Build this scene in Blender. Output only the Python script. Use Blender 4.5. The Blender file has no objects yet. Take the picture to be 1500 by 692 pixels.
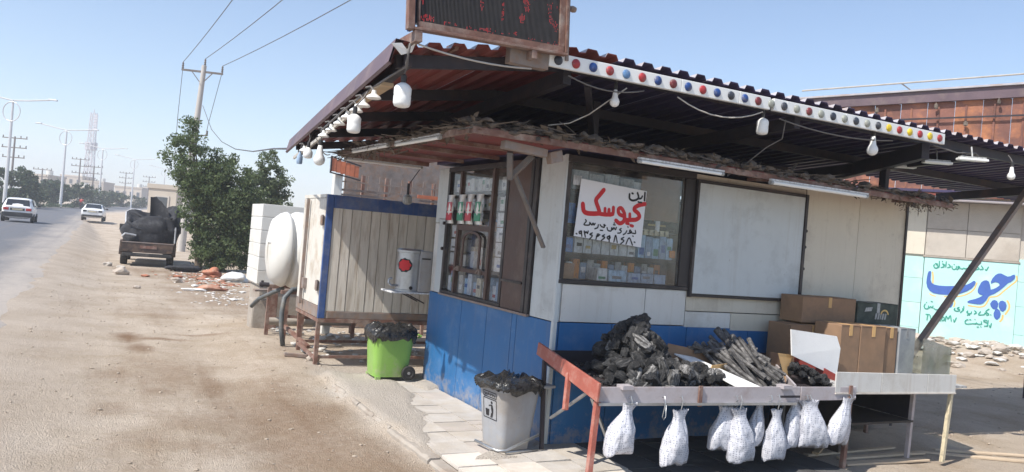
import bpy, bmesh, math, random
import numpy as np
from mathutils import Vector, Matrix, noise
rnd = random.Random(11)
S = bpy.context.scene
COL = S.collection
# ---------------------------------------------------------------- camera
cam_d = bpy.data.cameras.new('camera')
cam = bpy.data.objects.new('camera', cam_d)
COL.objects.link(cam)
S.camera = cam
cam_d.sensor_width = 36.0
cam_d.lens = 36.0 * 1150.0 / 1500.0
cam_d.clip_start = 0.05
cam_d.clip_end = 5000.0
ROLL, PITCH = math.radians(4.8), math.radians(0.4)
_f = Vector((0, math.cos(PITCH), math.sin(PITCH)))
_u0 = Vector((0, -math.sin(PITCH), math.cos(PITCH)))
_r = Vector((1, 0, 0)) * math.cos(ROLL) + _u0 * math.sin(ROLL)
_u = Vector((1, 0, 0)) * -math.sin(ROLL) + _u0 * math.cos(ROLL)
mw = Matrix((_r, _u, -_f)).transposed().to_4x4()
mw.translation = (0, 0, 1.75)
cam.matrix_world = mw
# ---------------------------------------------------------------- light and exposure
SUN_EL = math.radians(51.3)
SUN_DIR = Vector((-0.747, -0.664))          # horizontal direction towards the sun
SUN_DIR.normalize()
W = bpy.data.worlds.new('World')
S.world = W
W.use_nodes = True
nt = W.node_tree
bg = nt.nodes['Background']
sky = nt.nodes.new('ShaderNodeTexSky')
sky.sky_type = 'NISHITA'
sky.sun_disc = False
sky.sun_elevation = SUN_EL
sky.sun_rotation = math.atan2(SUN_DIR.x, SUN_DIR.y)
sky.altitude = 0
sky.air_density = 1.0
sky.dust_density = 0.55
sky.ozone_density = 2.6
nt.links.new(sky.outputs[0], bg.inputs[0])
bg.inputs[1].default_value = 0.125
sd = bpy.data.lights.new('sun', 'SUN')
sd.energy = 4.3
sd.angle = math.radians(0.5)
sd.color = (1.0, 0.95, 0.87)
sun = bpy.data.objects.new('sun', sd)
COL.objects.link(sun)
_sv = Vector((SUN_DIR.x * math.cos(SUN_EL), SUN_DIR.y * math.cos(SUN_EL), math.sin(SUN_EL)))
sun.rotation_euler = _sv.to_track_quat('Z', 'Y').to_euler()
sun.location = (-30, -30, 60)
S.view_settings.view_transform = 'Standard'
S.view_settings.look = 'None'
S.view_settings.gamma = 1.0
S.view_settings.exposure = 0.55
S.view_settings.use_curve_mapping = False
S.cycles.max_bounces = 7
S.cycles.transparent_max_bounces = 12
S.cycles.volume_bounces = 1
# ---------------------------------------------------------------- frames
TH = math.radians(27.6)                      # heading of the kiosk's street front
KO = Vector((0.43468, 6.92902, 0.0))         # kiosk corner on the pavement
UD = Vector((math.cos(TH), math.sin(TH), 0))
VD = Vector((-math.sin(TH), math.cos(TH), 0))
MO = Vector((10.1739, 18.0, 0))              # mural wall
MW = Vector((0.90230, -0.43110, 0))
FR = {'K': (KO, TH), 'W': (Vector((0, 0, 0)), 0.0), 'M': (MO, math.atan2(MW.y, MW.x))}

def place(p, frame):
    o, a = FR[frame]
    c, s = math.cos(a), math.sin(a)
    return Vector((o.x + p[0] * c - p[1] * s, o.y + p[0] * s + p[1] * c, o.z + p[2]))

def w2k(x, y):
    d = Vector((x, y, 0)) - KO
    return d.dot(UD), d.dot(VD)

def sst(a, b, x):
    t = min(1.0, max(0.0, (x - a) / (b - a)))
    return t * t * (3 - 2 * t)

def nz(x, y, z=0.0, s=1.0):
    return noise.noise(Vector((x * s, y * s, z * s)))

# ---------------------------------------------------------------- mesh builder
class MB:
    def __init__(self):
        self.v, self.f, self.m = [], [], []

    def poly(self, pts, m=0):
        n = len(self.v)
        self.v += [tuple(p) for p in pts]
        self.f.append(tuple(range(n, n + len(pts))))
        self.m.append(m)

    def obox(self, c, ax, ay, az, m=0):
        c, ax, ay, az = Vector(c), Vector(ax), Vector(ay), Vector(az)
        n = len(self.v)
        for k in (-1, 1):
            for j in (-1, 1):
                for i in (-1, 1):
                    self.v.append(tuple(c + ax * i + ay * j + az * k))
        for q in ((0, 2, 3, 1), (4, 5, 7, 6), (0, 1, 5, 4), (2, 6, 7, 3), (0, 4, 6, 2), (1, 3, 7, 5)):
            self.f.append(tuple(n + i for i in q))
            self.m.append(m)

    def box(self, a, b, m=0):
        a, b = Vector(a), Vector(b)
        lo = Vector([min(a[i], b[i]) for i in range(3)])
        hi = Vector([max(a[i], b[i]) for i in range(3)])
        h = (hi - lo) / 2
        self.obox((lo + hi) / 2, (h.x, 0, 0), (0, h.y, 0), (0, 0, h.z), m)

    def beam(self, p0, p1, w, h, up=(0, 0, 1), m=0):
        p0, p1, up = Vector(p0), Vector(p1), Vector(up)
        d = p1 - p0
        L = d.length
        d.normalize()
        if abs(d.dot(up)) > 0.98:
            up = Vector((1, 0, 0))
        s = d.cross(up).normalized()
        t = s.cross(d).normalized()
        self.obox((p0 + p1) / 2, d * L / 2, s * w / 2, t * h / 2, m)

    def ring(self, c, x, y, n):
        i0 = len(self.v)
        for i in range(n):
            a = 2 * math.pi * i / n
            self.v.append(tuple(Vector(c) + Vector(x) * math.cos(a) + Vector(y) * math.sin(a)))
        return i0

    def bridge(self, a, b, n, m=0):
        for i in range(n):
            j = (i + 1) % n
            self.f.append((a + i, a + j, b + j, b + i))
            self.m.append(m)

    def cap(self, a, n, flip=False, m=0):
        q = list(range(a, a + n))
        self.f.append(tuple(q[::-1] if flip else q))
        self.m.append(m)

    def tube(self, pts, r, n=6, m=0):
        pts = [Vector(p) for p in pts]
        prev = None
        t0 = (pts[1] - pts[0]).normalized()
        x = t0.orthogonal().normalized()
        for i, p in enumerate(pts):
            if i == 0:
                t = pts[1] - pts[0]
            elif i == len(pts) - 1:
                t = pts[-1] - pts[-2]
            else:
                t = pts[i + 1] - pts[i - 1]
            t.normalize()
            x = (x - t * x.dot(t)).normalized()
            y = t.cross(x)
            rr = r[i] if isinstance(r, (list, tuple)) else r
            k = self.ring(p, x * rr, y * rr, n)
            if prev is None:
                self.cap(k, n, True, m)
            else:
                self.bridge(prev, k, n, m)
            prev = k
        self.cap(prev, n, False, m)

    def cyl(self, p0, p1, r0, r1=None, n=12, m=0):
        self.tube([p0, p1], [r0, r0 if r1 is None else r1], n, m)

    def rev(self, base, axis, prof, n=14, m=0, cap0=True, cap1=True):
        base, axis = Vector(base), Vector(axis).normalized()
        x = axis.orthogonal().normalized()
        y = axis.cross(x)
        prev = None
        for r, h in prof:
            k = self.ring(base + axis * h, x * r, y * r, n)
            if prev is None:
                if cap0:
                    self.cap(k, n, True, m)
            else:
                self.bridge(prev, k, n, m)
            prev = k
        if cap1:
            self.cap(prev, n, False, m)

    def prism(self, pts, vec, m=0):
        n = len(pts)
        a = len(self.v)
        vec = Vector(vec)
        self.v += [tuple(Vector(p)) for p in pts]
        self.v += [tuple(Vector(p) + vec) for p in pts]
        self.f.append(tuple(range(a + n - 1, a - 1, -1)))
        self.m.append(m)
        self.f.append(tuple(range(a + n, a + 2 * n)))
        self.m.append(m)
        self.bridge(a, a + n, n, m)

    def grid(self, rows, m=0, close=False):
        a = len(self.v)
        nr, nc = len(rows), len(rows[0])
        for r in rows:
            self.v += [tuple(p) for p in r]
        for i in range(nr - 1):
            for j in range(nc if close else nc - 1):
                k = (j + 1) % nc
                self.f.append((a + i * nc + j, a + i * nc + k, a + (i + 1) * nc + k, a + (i + 1) * nc + j))
                self.m.append(m)
        return a

    def lump(self, c, r, seed, sc=(1, 1, 1), rough=0.35, sub=2, rot=None):
        bm = bmesh.new()
        bmesh.ops.create_icosphere(bm, subdivisions=sub, radius=1.0)
        a = len(self.v)
        for v in bm.verts:
            p = v.co.copy()
            k = 1 + rough * noise.noise(p * 1.3 + Vector((seed * 7.1, seed * 3.3, seed))) + rough * 0.5 * noise.noise(p * 3.1 + Vector((seed, 0, seed * 2.7)))
            p = Vector((p.x * sc[0], p.y * sc[1], p.z * sc[2])) * (k * r)
            if rot is not None:
                p = rot @ p
            self.v.append(tuple(Vector(c) + p))
        for f in bm.faces:
            self.f.append(tuple(a + v.index for v in f.verts))
            self.m.append(0)
        bm.free()

META = {}

def mesh_of(name, mb, base, mats, smooth=False):
    me = bpy.data.meshes.new(name)
    b = Vector(base)
    me.from_pydata([tuple(Vector(v) - b) for v in mb.v], [], mb.f)
    for m_ in mats:
        me.materials.append(m_)
    if any(mb.m):
        me.polygons.foreach_set('material_index', mb.m)
    bm = bmesh.new()
    bm.from_mesh(me)
    bmesh.ops.recalc_face_normals(bm, faces=bm.faces)
    bm.to_mesh(me)
    bm.free()
    if smooth:
        me.polygons.foreach_set('use_smooth', [True] * len(me.polygons))
        if smooth != 'all':
            try:
                me.set_sharp_from_angle(angle=math.radians(40))
            except Exception:
                pass
    me.update()
    return me

def props(o, label=None, cat=None, group=None, kind=None):
    if label: o['label'] = label
    if cat: o['category'] = cat
    if group: o['group'] = group
    if kind: o['kind'] = kind
    return o

def thing(name, label, cat, base, frame='K', group=None, rz=0.0):
    o = bpy.data.objects.new(name, None)
    o.empty_display_size = 0.1
    COL.objects.link(o)
    o.location = place(base, frame)
    o.rotation_euler = (0, 0, FR[frame][1] + rz)
    META[o.name] = (Vector(base), frame)
    return props(o, label, cat, group)

def add(name, mb, mat, parent=None, base=None, frame='K', label=None, cat=None, group=None, kind=None, smooth=False, bevel=0.0, sub=0):
    """mb holds coordinates in the frame; a child is stored relative to its parent's base"""
    mats = list(mat) if isinstance(mat, (list, tuple)) else [mat]
    if parent is not None:
        base, frame = META[parent.name]
    if base is None:
        base = (0, 0, 0)
    me = mesh_of(name, mb, base, mats, smooth)
    o = bpy.data.objects.new(name, me)
    COL.objects.link(o)
    META[o.name] = (Vector(base), frame)
    if parent is not None:
        o.parent = parent
    else:
        o.location = place(base, frame)
        o.rotation_euler = (0, 0, FR[frame][1])
    if bevel:
        bv = o.modifiers.new('bevel', 'BEVEL')
        bv.width = bevel
        bv.segments = 2
        bv.limit_method = 'ANGLE'
        bv.angle_limit = math.radians(50)
        bv.harden_normals = False
    if sub:
        ss = o.modifiers.new('subdivision', 'SUBSURF')
        ss.levels = sub
        ss.render_levels = sub
    return props(o, label, cat, group, kind)

def piece(name, me, parent, loc, rot=(0, 0, 0), scale=(1, 1, 1), label=None):
    """a repeated part that shares mesh data; loc is in the parent's frame"""
    o = bpy.data.objects.new(name, me)
    COL.objects.link(o)
    b, fr = META[parent.name]
    o.parent = parent
    o.location = Vector(loc) - b
    o.rotation_euler = rot
    o.scale = scale
    META[o.name] = (Vector(loc), fr)
    if label:
        o['label'] = label
    return o

def copy_thing(root, loc, rz=None, label=None, scale=None):
    """copy a thing with copies of its parts and sub-parts"""
    def rec(o, par):
        c = o.copy()
        COL.objects.link(c)
        if par is not None:
            c.parent = par
        META[c.name] = META[o.name]
        for ch in list(o.children):
            rec(ch, c)
        return c
    r = rec(root, None)
    r.location = loc
    if rz is not None:
        r.rotation_euler = (0, 0, rz)
    if label:
        r['label'] = label
    if scale:
        r.scale = (scale,) * 3
    return r

# ---------------------------------------------------------------- materials
def nodes_of(name):
    m = bpy.data.materials.new(name)
    m.use_nodes = True
    return m, m.node_tree.nodes, m.node_tree.links, m.node_tree.nodes['Principled BSDF']

def MAT(name, col, rough=0.6, metal=0.0, var=0.15, scale=6.0, bump=0.1, bscale=30.0, dirt=None, damt=0.4, dscale=2.5, rv=0.0, stretch=(1, 1, 1), spec=0.4, coords='Object', streak=None, splash=None):
    m, N, L, B = nodes_of(name)
    tc = N.new('ShaderNodeTexCoord')
    oi = N.new('ShaderNodeObjectInfo')
    mp = N.new('ShaderNodeMapping')
    mp.inputs['Scale'].default_value = stretch
    addv = N.new('ShaderNodeVectorMath'); addv.operation = 'ADD'
    mul = N.new('ShaderNodeMath'); mul.operation = 'MULTIPLY'; mul.inputs[1].default_value = 37.0
    L.new(oi.outputs['Random'], mul.inputs[0])
    L.new(tc.outputs[coords], addv.inputs[0]); L.new(mul.outputs[0], addv.inputs[1])
    L.new(addv.outputs[0], mp.inputs['Vector'])
    n1 = N.new('ShaderNodeTexNoise'); n1.inputs['Scale'].default_value = scale; n1.inputs['Detail'].default_value = 6; n1.inputs['Roughness'].default_value = 0.6
    L.new(mp.outputs[0], n1.inputs['Vector'])
    mr = N.new('ShaderNodeMapRange'); mr.inputs[1].default_value = 0.25; mr.inputs[2].default_value = 0.75
    mr.inputs[3].default_value = 1 - var; mr.inputs[4].default_value = 1 + var
    L.new(n1.outputs['Fac'], mr.inputs[0])
    rgb = N.new('ShaderNodeRGB'); rgb.outputs[0].default_value = (*col, 1)
    mixd = N.new('ShaderNodeMix'); mixd.data_type = 'RGBA'
    last = rgb.outputs[0]
    if dirt is not None:
        n2 = N.new('ShaderNodeTexNoise'); n2.inputs['Scale'].default_value = dscale; n2.inputs['Detail'].default_value = 8; n2.inputs['Roughness'].default_value = 0.68
        L.new(mp.outputs[0], n2.inputs['Vector'])
        r2 = N.new('ShaderNodeMapRange'); r2.inputs[1].default_value = 0.62 - damt * 0.35; r2.inputs[2].default_value = 0.85 - damt * 0.35
        r2.inputs[3].default_value = 0.0; r2.inputs[4].default_value = 1.0
        L.new(n2.outputs['Fac'], r2.inputs[0])
        L.new(r2.outputs[0], mixd.inputs['Factor'])
        L.new(last, mixd.inputs[6]); mixd.inputs[7].default_value = (*dirt, 1)
        last = mixd.outputs[2]
    if streak is not None:                  # rain and rust runs down the sheet
        ms = N.new('ShaderNodeMapping'); ms.inputs['Scale'].default_value = (9, 9, 0.55); L.new(tc.outputs[coords], ms.inputs[0])
        n4 = N.new('ShaderNodeTexNoise'); n4.inputs['Scale'].default_value = 1.6; n4.inputs['Detail'].default_value = 7; n4.inputs['Roughness'].default_value = 0.7; L.new(ms.outputs[0], n4.inputs['Vector'])
        r4 = N.new('ShaderNodeMapRange'); r4.inputs[1].default_value = 0.53; r4.inputs[2].default_value = 0.78; r4.inputs[4].default_value = streak[1]; L.new(n4.outputs['Fac'], r4.inputs[0])
        mx4 = N.new('ShaderNodeMix'); mx4.data_type = 'RGBA'; L.new(r4.outputs[0], mx4.inputs['Factor']); L.new(last, mx4.inputs[6]); mx4.inputs[7].default_value = (*streak[0], 1); last = mx4.outputs[2]
        # scattered scuffs and chipped spots
        n5 = N.new('ShaderNodeTexNoise'); n5.inputs['Scale'].default_value = 38; n5.inputs['Detail'].default_value = 3; L.new(mp.outputs[0], n5.inputs['Vector'])
        r5 = N.new('ShaderNodeMapRange'); r5.inputs[1].default_value = 0.70; r5.inputs[2].default_value = 0.76; r5.inputs[4].default_value = 0.6; L.new(n5.outputs['Fac'], r5.inputs[0])
        mx5 = N.new('ShaderNodeMix'); mx5.data_type = 'RGBA'; L.new(r5.outputs[0], mx5.inputs['Factor']); L.new(last, mx5.inputs[6]); mx5.inputs[7].default_value = (*[c * .8 for c in streak[0]], 1); last = mx5.outputs[2]
    if splash is not None:                  # dried mud spatter low on the wall
        sx_ = N.new('ShaderNodeSeparateXYZ'); L.new(tc.outputs[coords], sx_.inputs[0])
        n6 = N.new('ShaderNodeTexNoise'); n6.inputs['Scale'].default_value = 7; n6.inputs['Detail'].default_value = 9; n6.inputs['Roughness'].default_value = 0.75; L.new(tc.outputs[coords], n6.inputs['Vector'])
        m6 = N.new('ShaderNodeMath'); m6.operation = 'MULTIPLY_ADD'; m6.inputs[1].default_value = -0.55; L.new(sx_.outputs[2], m6.inputs[0]); L.new(n6.outputs['Fac'], m6.inputs[2])
        r6 = N.new('ShaderNodeMapRange'); r6.inputs[1].default_value = 0.42; r6.inputs[2].default_value = 0.56; r6.inputs[4].default_value = splash[1]; L.new(m6.outputs[0], r6.inputs[0])
        mx6 = N.new('ShaderNodeMix'); mx6.data_type = 'RGBA'; L.new(r6.outputs[0], mx6.inputs['Factor']); L.new(last, mx6.inputs[6]); mx6.inputs[7].default_value = (*splash[0], 1); last = mx6.outputs[2]
    vm = N.new('ShaderNodeVectorMath'); vm.operation = 'SCALE'
    L.new(last, vm.inputs[0])
    if rv:
        ra = N.new('ShaderNodeMapRange'); ra.inputs[3].default_value = 1 - rv; ra.inputs[4].default_value = 1 + rv
        L.new(oi.outputs['Random'], ra.inputs[0])
        mm = N.new('ShaderNodeMath'); mm.operation = 'MULTIPLY'
        L.new(mr.outputs[0], mm.inputs[0]); L.new(ra.outputs[0], mm.inputs[1])
        L.new(mm.outputs[0], vm.inputs['Scale'])
    else:
        L.new(mr.outputs[0], vm.inputs['Scale'])
    L.new(vm.outputs[0], B.inputs['Base Color'])
    rr = N.new('ShaderNodeMapRange'); rr.inputs[1].default_value = 0.3; rr.inputs[2].default_value = 0.7
    rr.inputs[3].default_value = max(0.03, rough - 0.1); rr.inputs[4].default_value = min(1, rough + 0.1)
    L.new(n1.outputs['Fac'], rr.inputs[0]); L.new(rr.outputs[0], B.inputs['Roughness'])
    B.inputs['Metallic'].default_value = metal
    B.inputs['Specular IOR Level'].default_value = spec
    if bump:
        n3 = N.new('ShaderNodeTexNoise'); n3.inputs['Scale'].default_value = bscale; n3.inputs['Detail'].default_value = 4
        L.new(mp.outputs[0], n3.inputs['Vector'])
        bp = N.new('ShaderNodeBump'); bp.inputs['Strength'].default_value = bump; bp.inputs['Distance'].default_value = 0.02
        L.new(n3.outputs['Fac'], bp.inputs['Height']); L.new(bp.outputs[0], B.inputs['Normal'])
    return m

def GLASS(name, tint=(0.8, 0.85, 0.85), refl=1.0, dust=0.06):
    m, N, L, B = nodes_of(name)
    out = N['Material Output']
    tr = N.new('ShaderNodeBsdfTransparent'); tr.inputs[0].default_value = (*tint, 1)
    gl = N.new('ShaderNodeBsdfGlossy'); gl.inputs['Roughness'].default_value = 0.03
    df = N.new('ShaderNodeBsdfDiffuse'); df.inputs[0].default_value = (0.6, 0.57, 0.52, 1)
    lw = N.new('ShaderNodeFresnel'); lw.inputs[0].default_value = 1.5
    mu = N.new('ShaderNodeMath'); mu.operation = 'MULTIPLY'; mu.inputs[1].default_value = refl; mu.use_clamp = True
    L.new(lw.outputs[0], mu.inputs[0])
    mx = N.new('ShaderNodeMixShader'); L.new(mu.outputs[0], mx.inputs[0]); L.new(tr.outputs[0], mx.inputs[1]); L.new(gl.outputs[0], mx.inputs[2])
    tc = N.new('ShaderNodeTexCoord'); n = N.new('ShaderNodeTexNoise'); n.inputs['Scale'].default_value = 5; n.inputs['Detail'].default_value = 8
    L.new(tc.outputs['Object'], n.inputs['Vector'])
    mr = N.new('ShaderNodeMapRange'); mr.inputs[1].default_value = 0.35; mr.inputs[2].default_value = 0.75; mr.inputs[3].default_value = 0.0; mr.inputs[4].default_value = dust * 2
    L.new(n.outputs['Fac'], mr.inputs[0])
    m2 = N.new('ShaderNodeMixShader'); L.new(mr.outputs[0], m2.inputs[0]); L.new(mx.outputs[0], m2.inputs[1]); L.new(df.outputs[0], m2.inputs[2])
    L.new(m2.outputs[0], out.inputs['Surface'])
    return m

def LEAF(name, col, var=0.35, trans=0.3):
    m, N, L, B = nodes_of(name)
    out = N['Material Output']
    ge = N.new('ShaderNodeNewGeometry')
    cr = N.new('ShaderNodeValToRGB')
    c = Vector(col)
    cr.color_ramp.elements[0].color = (*(c * (1 - var)), 1)
    cr.color_ramp.elements[1].color = (c.x * (1 + var) * 1.15, c.y * (1 + var), c.z * (1 + var * 0.4), 1)
    e_ = cr.color_ramp.elements.new(0.965); e_.color = (c.x * 1.3, c.y * 1.2, c.z, 1)
    cr.color_ramp.elements[2].color = (0.26, 0.19, 0.09, 1)      # a few dry leaves
    at = N.new('ShaderNodeAttribute'); at.attribute_name = 'tone'
    mt_ = N.new('ShaderNodeMath'); mt_.operation = 'MULTIPLY_ADD'; mt_.inputs[1].default_value = 0.55
    L.new(ge.outputs['Random Per Island'], mt_.inputs[0]); L.new(at.outputs['Fac'], mt_.inputs[2])
    L.new(mt_.outputs[0], cr.inputs[0])
    B.inputs['Roughness'].default_value = 0.5
    B.inputs['Specular IOR Level'].default_value = 0.35
    L.new(cr.outputs[0], B.inputs['Base Color'])
    tl = N.new('ShaderNodeBsdfTranslucent'); L.new(cr.outputs[0], tl.inputs[0])
    mx = N.new('ShaderNodeMixShader'); mx.inputs[0].default_value = trans
    L.new(B.outputs[0], mx.inputs[1]); L.new(tl.outputs[0], mx.inputs[2])
    L.new(mx.outputs[0], out.inputs['Surface'])
    return m

def EMIT(name, col, strength):
    m, N, L, B = nodes_of(name)
    B.inputs['Base Color'].default_value = (*col, 1)
    B.inputs['Emission Color'].default_value = (*col, 1)
    B.inputs['Emission Strength'].default_value = strength
    B.inputs['Roughness'].default_value = 0.4
    return m

DUST = (0.42, 0.35, 0.27)
m_blue = MAT('blue_paint', (0.026, 0.135, 0.33), 0.5, var=0.12, scale=2.0, bump=0.12, bscale=3, dirt=(0.09, 0.19, 0.36), damt=0.3, dscale=3, streak=((0.13, 0.17, 0.25), .5), splash=((0.34, 0.29, 0.235), .55))
m_navy = MAT('navy_paint', (0.018, 0.05, 0.16), 0.5, var=0.2, scale=4, dirt=(0.12, 0.12, 0.14), damt=0.35)
m_white = MAT('white_panel_paint', (0.63, 0.62, 0.59), 0.5, var=0.07, scale=2, bump=0.1, bscale=3, streak=((0.40, 0.33, 0.26), .45), dirt=(0.46, 0.43, 0.38), damt=0.3, dscale=2.2, rv=0.03)
m_cream = MAT('cream_panel_paint', (0.62, 0.57, 0.47), 0.55, var=0.07, scale=2, bump=0.1, bscale=3, streak=((0.38, 0.30, 0.22), .45), dirt=(0.42, 0.37, 0.30), damt=0.3, dscale=1.8)
m_ltblue = MAT('pale_blue_panel_paint', (0.54, 0.575, 0.58), 0.5, var=0.07, scale=2, bump=0.1, bscale=3, streak=((0.36, 0.33, 0.29), .4), dirt=(0.38, 0.40, 0.40), damt=0.3)
m_frame = MAT('dark_window_frame', (0.035, 0.03, 0.03), 0.5, var=0.25, dirt=(0.12, 0.10, 0.09), damt=0.3)
m_brown = MAT('brown_door_paint', (0.085, 0.05, 0.04), 0.5, var=0.2, dirt=(0.14, 0.10, 0.08), damt=0.35)
m_maroon = MAT('maroon_red_primer', (0.19, 0.034, 0.030), 0.55, var=0.25, scale=2.5, dirt=(0.15, 0.06, 0.05), damt=0.35, dscale=1.5, stretch=(1, 0.3, 1))
m_roofveil = MAT('veil_tinted_roof_underside', (0.055, 0.043, 0.10), 0.6, var=0.3, scale=3, dirt=(0.05, 0.035, 0.05), damt=0.35)  # blue cast of the lens veil is mixed into this sheet colour
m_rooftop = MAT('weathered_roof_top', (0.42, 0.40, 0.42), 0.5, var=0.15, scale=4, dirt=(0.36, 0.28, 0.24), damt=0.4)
m_flash = MAT('purple_grey_flashing', (0.13, 0.09, 0.105), 0.55, var=0.2, scale=2, dirt=(0.20, 0.15, 0.14), damt=0.35)
m_steel = MAT('dark_steel', (0.042, 0.037, 0.044), 0.55, metal=0.2, var=0.3, dirt=(0.085, 0.055, 0.045), damt=0.3)
m_rustpaint = MAT('rusty_brown_steel', (0.19, 0.10, 0.075), 0.65, var=0.3, scale=9, bump=0.2, dirt=(0.33, 0.26, 0.22), damt=0.45, dscale=6)
m_angle = MAT('grey_brown_angle_iron', (0.24, 0.20, 0.18), 0.6, var=0.25, scale=8, bump=0.15, dirt=(0.28, 0.17, 0.11), damt=0.45, dscale=7)
m_redpaint = MAT('red_painted_board', (0.36, 0.105, 0.075), 0.6, var=0.2, scale=7, bump=0.15, dirt=(0.36, 0.22, 0.18), damt=0.4, dscale=7)
m_apron = MAT('pinkish_grey_apron', (0.44, 0.40, 0.41), 0.6, var=0.12, scale=5, bump=0.1, dirt=(0.30, 0.24, 0.22), damt=0.4, dscale=5)
m_wood = MAT('bare_wood', (0.50, 0.36, 0.22), 0.7, var=0.2, scale=10, bump=0.15, dirt=(0.34, 0.25, 0.17), damt=0.4, stretch=(0.3, 3, 3))
m_coal = MAT('charcoal', (0.015, 0.015, 0.016), 0.55, var=0.5, scale=2.2, bump=0.8, bscale=5, dirt=(0.10, 0.096, 0.092), damt=0.40, dscale=1.5, spec=0.5, rv=0.5, stretch=(.35, 2.2, 2.2))
m_ash = MAT('ashy_charcoal', (0.05, 0.048, 0.046), 0.8, var=0.5, scale=2.2, bump=1.0, bscale=3.5, dirt=(0.34, 0.33, 0.32), damt=0.55, dscale=1.5, rv=0.3, stretch=(.5, 1.5, 1.5))
m_coalstick = MAT('stick_charcoal', (0.055, 0.052, 0.052), 0.65, var=0.4, scale=16, bump=0.5, dirt=(0.20, 0.19, 0.18), damt=0.5, dscale=9, rv=0.35)
m_card = MAT('brown_cardboard', (0.30, 0.185, 0.112), 0.85, var=0.16, scale=6, bump=0.12, bscale=9, dirt=(0.24, 0.155, 0.10), damt=0.5, dscale=4, rv=0.12)
m_cardlight = MAT('fresh_cardboard', (0.60, 0.37, 0.16), 0.85, var=0.08, scale=5, bump=0.05)
m_cardwhite = MAT('white_card', (0.80, 0.79, 0.77), 0.8, var=0.04, scale=4, bump=0.04, dirt=(0.62, 0.58, 0.54), damt=0.2)
m_cardgreen = MAT('dark_green_carton', (0.035, 0.05, 0.042), 0.7, var=0.25, scale=5, bump=0.06, dirt=(0.10, 0.12, 0.10), damt=0.35, dscale=4)
m_cardgrey = MAT('grey_board', (0.28, 0.29, 0.30), 0.7, var=0.12, scale=5, dirt=(0.40, 0.40, 0.38), damt=0.4)
m_bag = MAT('white_woven_bag', (0.78, 0.78, 0.80), 0.6, var=0.05, scale=30, bump=0.1, bscale=60)
m_blackbag = MAT('black_plastic_bag', (0.02, 0.02, 0.02), 0.28, var=0.3, scale=8, bump=0.9, bscale=22, spec=0.6, dirt=(.09, .085, .08), damt=.25, dscale=9)
m_green = MAT('lime_green_plastic', (0.24, 0.43, 0.085), 0.42, var=0.08, scale=4, bump=0.05, dirt=(0.26, 0.42, 0.12), damt=0.35, streak=((0.16, 0.26, 0.09), .4), splash=((0.40, 0.36, 0.27), .5))
m_greybin = MAT('grey_plastic', (0.33, 0.34, 0.36), 0.45, var=0.08, scale=4, bump=0.05, dirt=(0.30, 0.275, 0.25), damt=0.4, streak=((0.20, 0.19, 0.18), .35), splash=((0.40, 0.35, 0.29), .5))
m_rubber = MAT('black_rubber', (0.025, 0.024, 0.023), 0.75, var=0.3, scale=9, dirt=(0.16, 0.13, 0.10), damt=0.35)
m_rim = MAT('grey_rim', (0.30, 0.29, 0.28), 0.45, metal=0.4, dirt=(0.2, 0.17, 0.14))
m_plank = MAT('weathered_white_planks', (0.66, 0.61, 0.54), 0.75, var=0.14, scale=5, bump=0.2, bscale=18, dirt=(0.36, 0.27, 0.19), damt=0.33, dscale=4, stretch=(3, 3, 0.35), rv=0.08)
m_sidewhite = MAT('dirty_white_door', (0.62, 0.59, 0.53), 0.55, var=0.08, scale=4, dirt=(0.40, 0.31, 0.22), damt=0.35, dscale=2.5)
m_cblue = MAT('cabin_blue_paint', (0.045, 0.095, 0.27), 0.55, var=0.2, dirt=(0.16, 0.19, 0.28), damt=0.45, streak=((0.25, 0.2, 0.17), .4))
m_tank = MAT('white_polyethylene', (0.66, 0.65, 0.61), 0.45, var=0.05, scale=3, bump=0.03, dirt=(0.58, 0.53, 0.45), damt=0.3, dscale=2)
m_concrete = MAT('concrete', (0.36, 0.32, 0.275), 0.85, var=0.15, scale=6, bump=0.3, dirt=(0.27, 0.21, 0.16), damt=0.4)
m_galv = MAT('galvanised_metal', (0.45, 0.46, 0.47), 0.38, metal=0.75, var=0.12, scale=8, bump=0.03, dirt=(0.28, 0.26, 0.24), damt=0.25)
m_whiteplastic = MAT('white_plastic', (0.80, 0.80, 0.78), 0.35, var=0.03, bump=0.0)
m_cable = MAT('grey_cable', (0.14, 0.13, 0.125), 0.6, var=0.2, bump=0.0)
m_cablelight = MAT('pale_cable', (0.45, 0.42, 0.38), 0.6, var=0.2, bump=0.0)
m_wire = MAT('overhead_wire', (0.10, 0.10, 0.11), 0.5, var=0.1, bump=0.0)
m_hose = MAT('dark_grey_hose', (0.10, 0.11, 0.115), 0.5, var=0.2, dirt=(0.25, 0.22, 0.18), damt=0.35)
m_twig = MAT('dry_brush', (0.165, 0.135, 0.11), 0.9, var=0.35, scale=8, bump=0.3, rv=0.15, dirt=(0.09, 0.07, 0.055), damt=0.45, dscale=12)
m_bark = MAT('tree_bark', (0.13, 0.10, 0.075), 0.9, var=0.3, scale=8, bump=0.6)
m_carwhite = MAT('white_car_paint', (0.76, 0.76, 0.76), 0.25, var=0.03, bump=0.0, spec=0.5, dirt=(0.55, 0.51, 0.46), damt=0.15)
m_carglass = MAT('dark_car_glass', (0.025, 0.03, 0.035), 0.08, var=0.1, bump=0.0, spec=0.6)
m_carblack = MAT('black_car_trim', (0.03, 0.03, 0.032), 0.55, var=0.2, bump=0.0, dirt=(0.10, 0.09, 0.08))
m_redlens = MAT('red_lamp_lens', (0.40, 0.02, 0.02), 0.2, var=0.1, bump=0.0)
m_truck = MAT('dusty_grey_truck_paint', (0.34, 0.33, 0.31), 0.5, var=0.12, dirt=(0.26, 0.20, 0.15), damt=0.45, dscale=3)
m_tail = MAT('brown_tailgate_paint', (0.06, 0.042, 0.036), 0.6, var=0.25, dirt=(0.17, 0.11, 0.075), damt=0.4)
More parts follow.
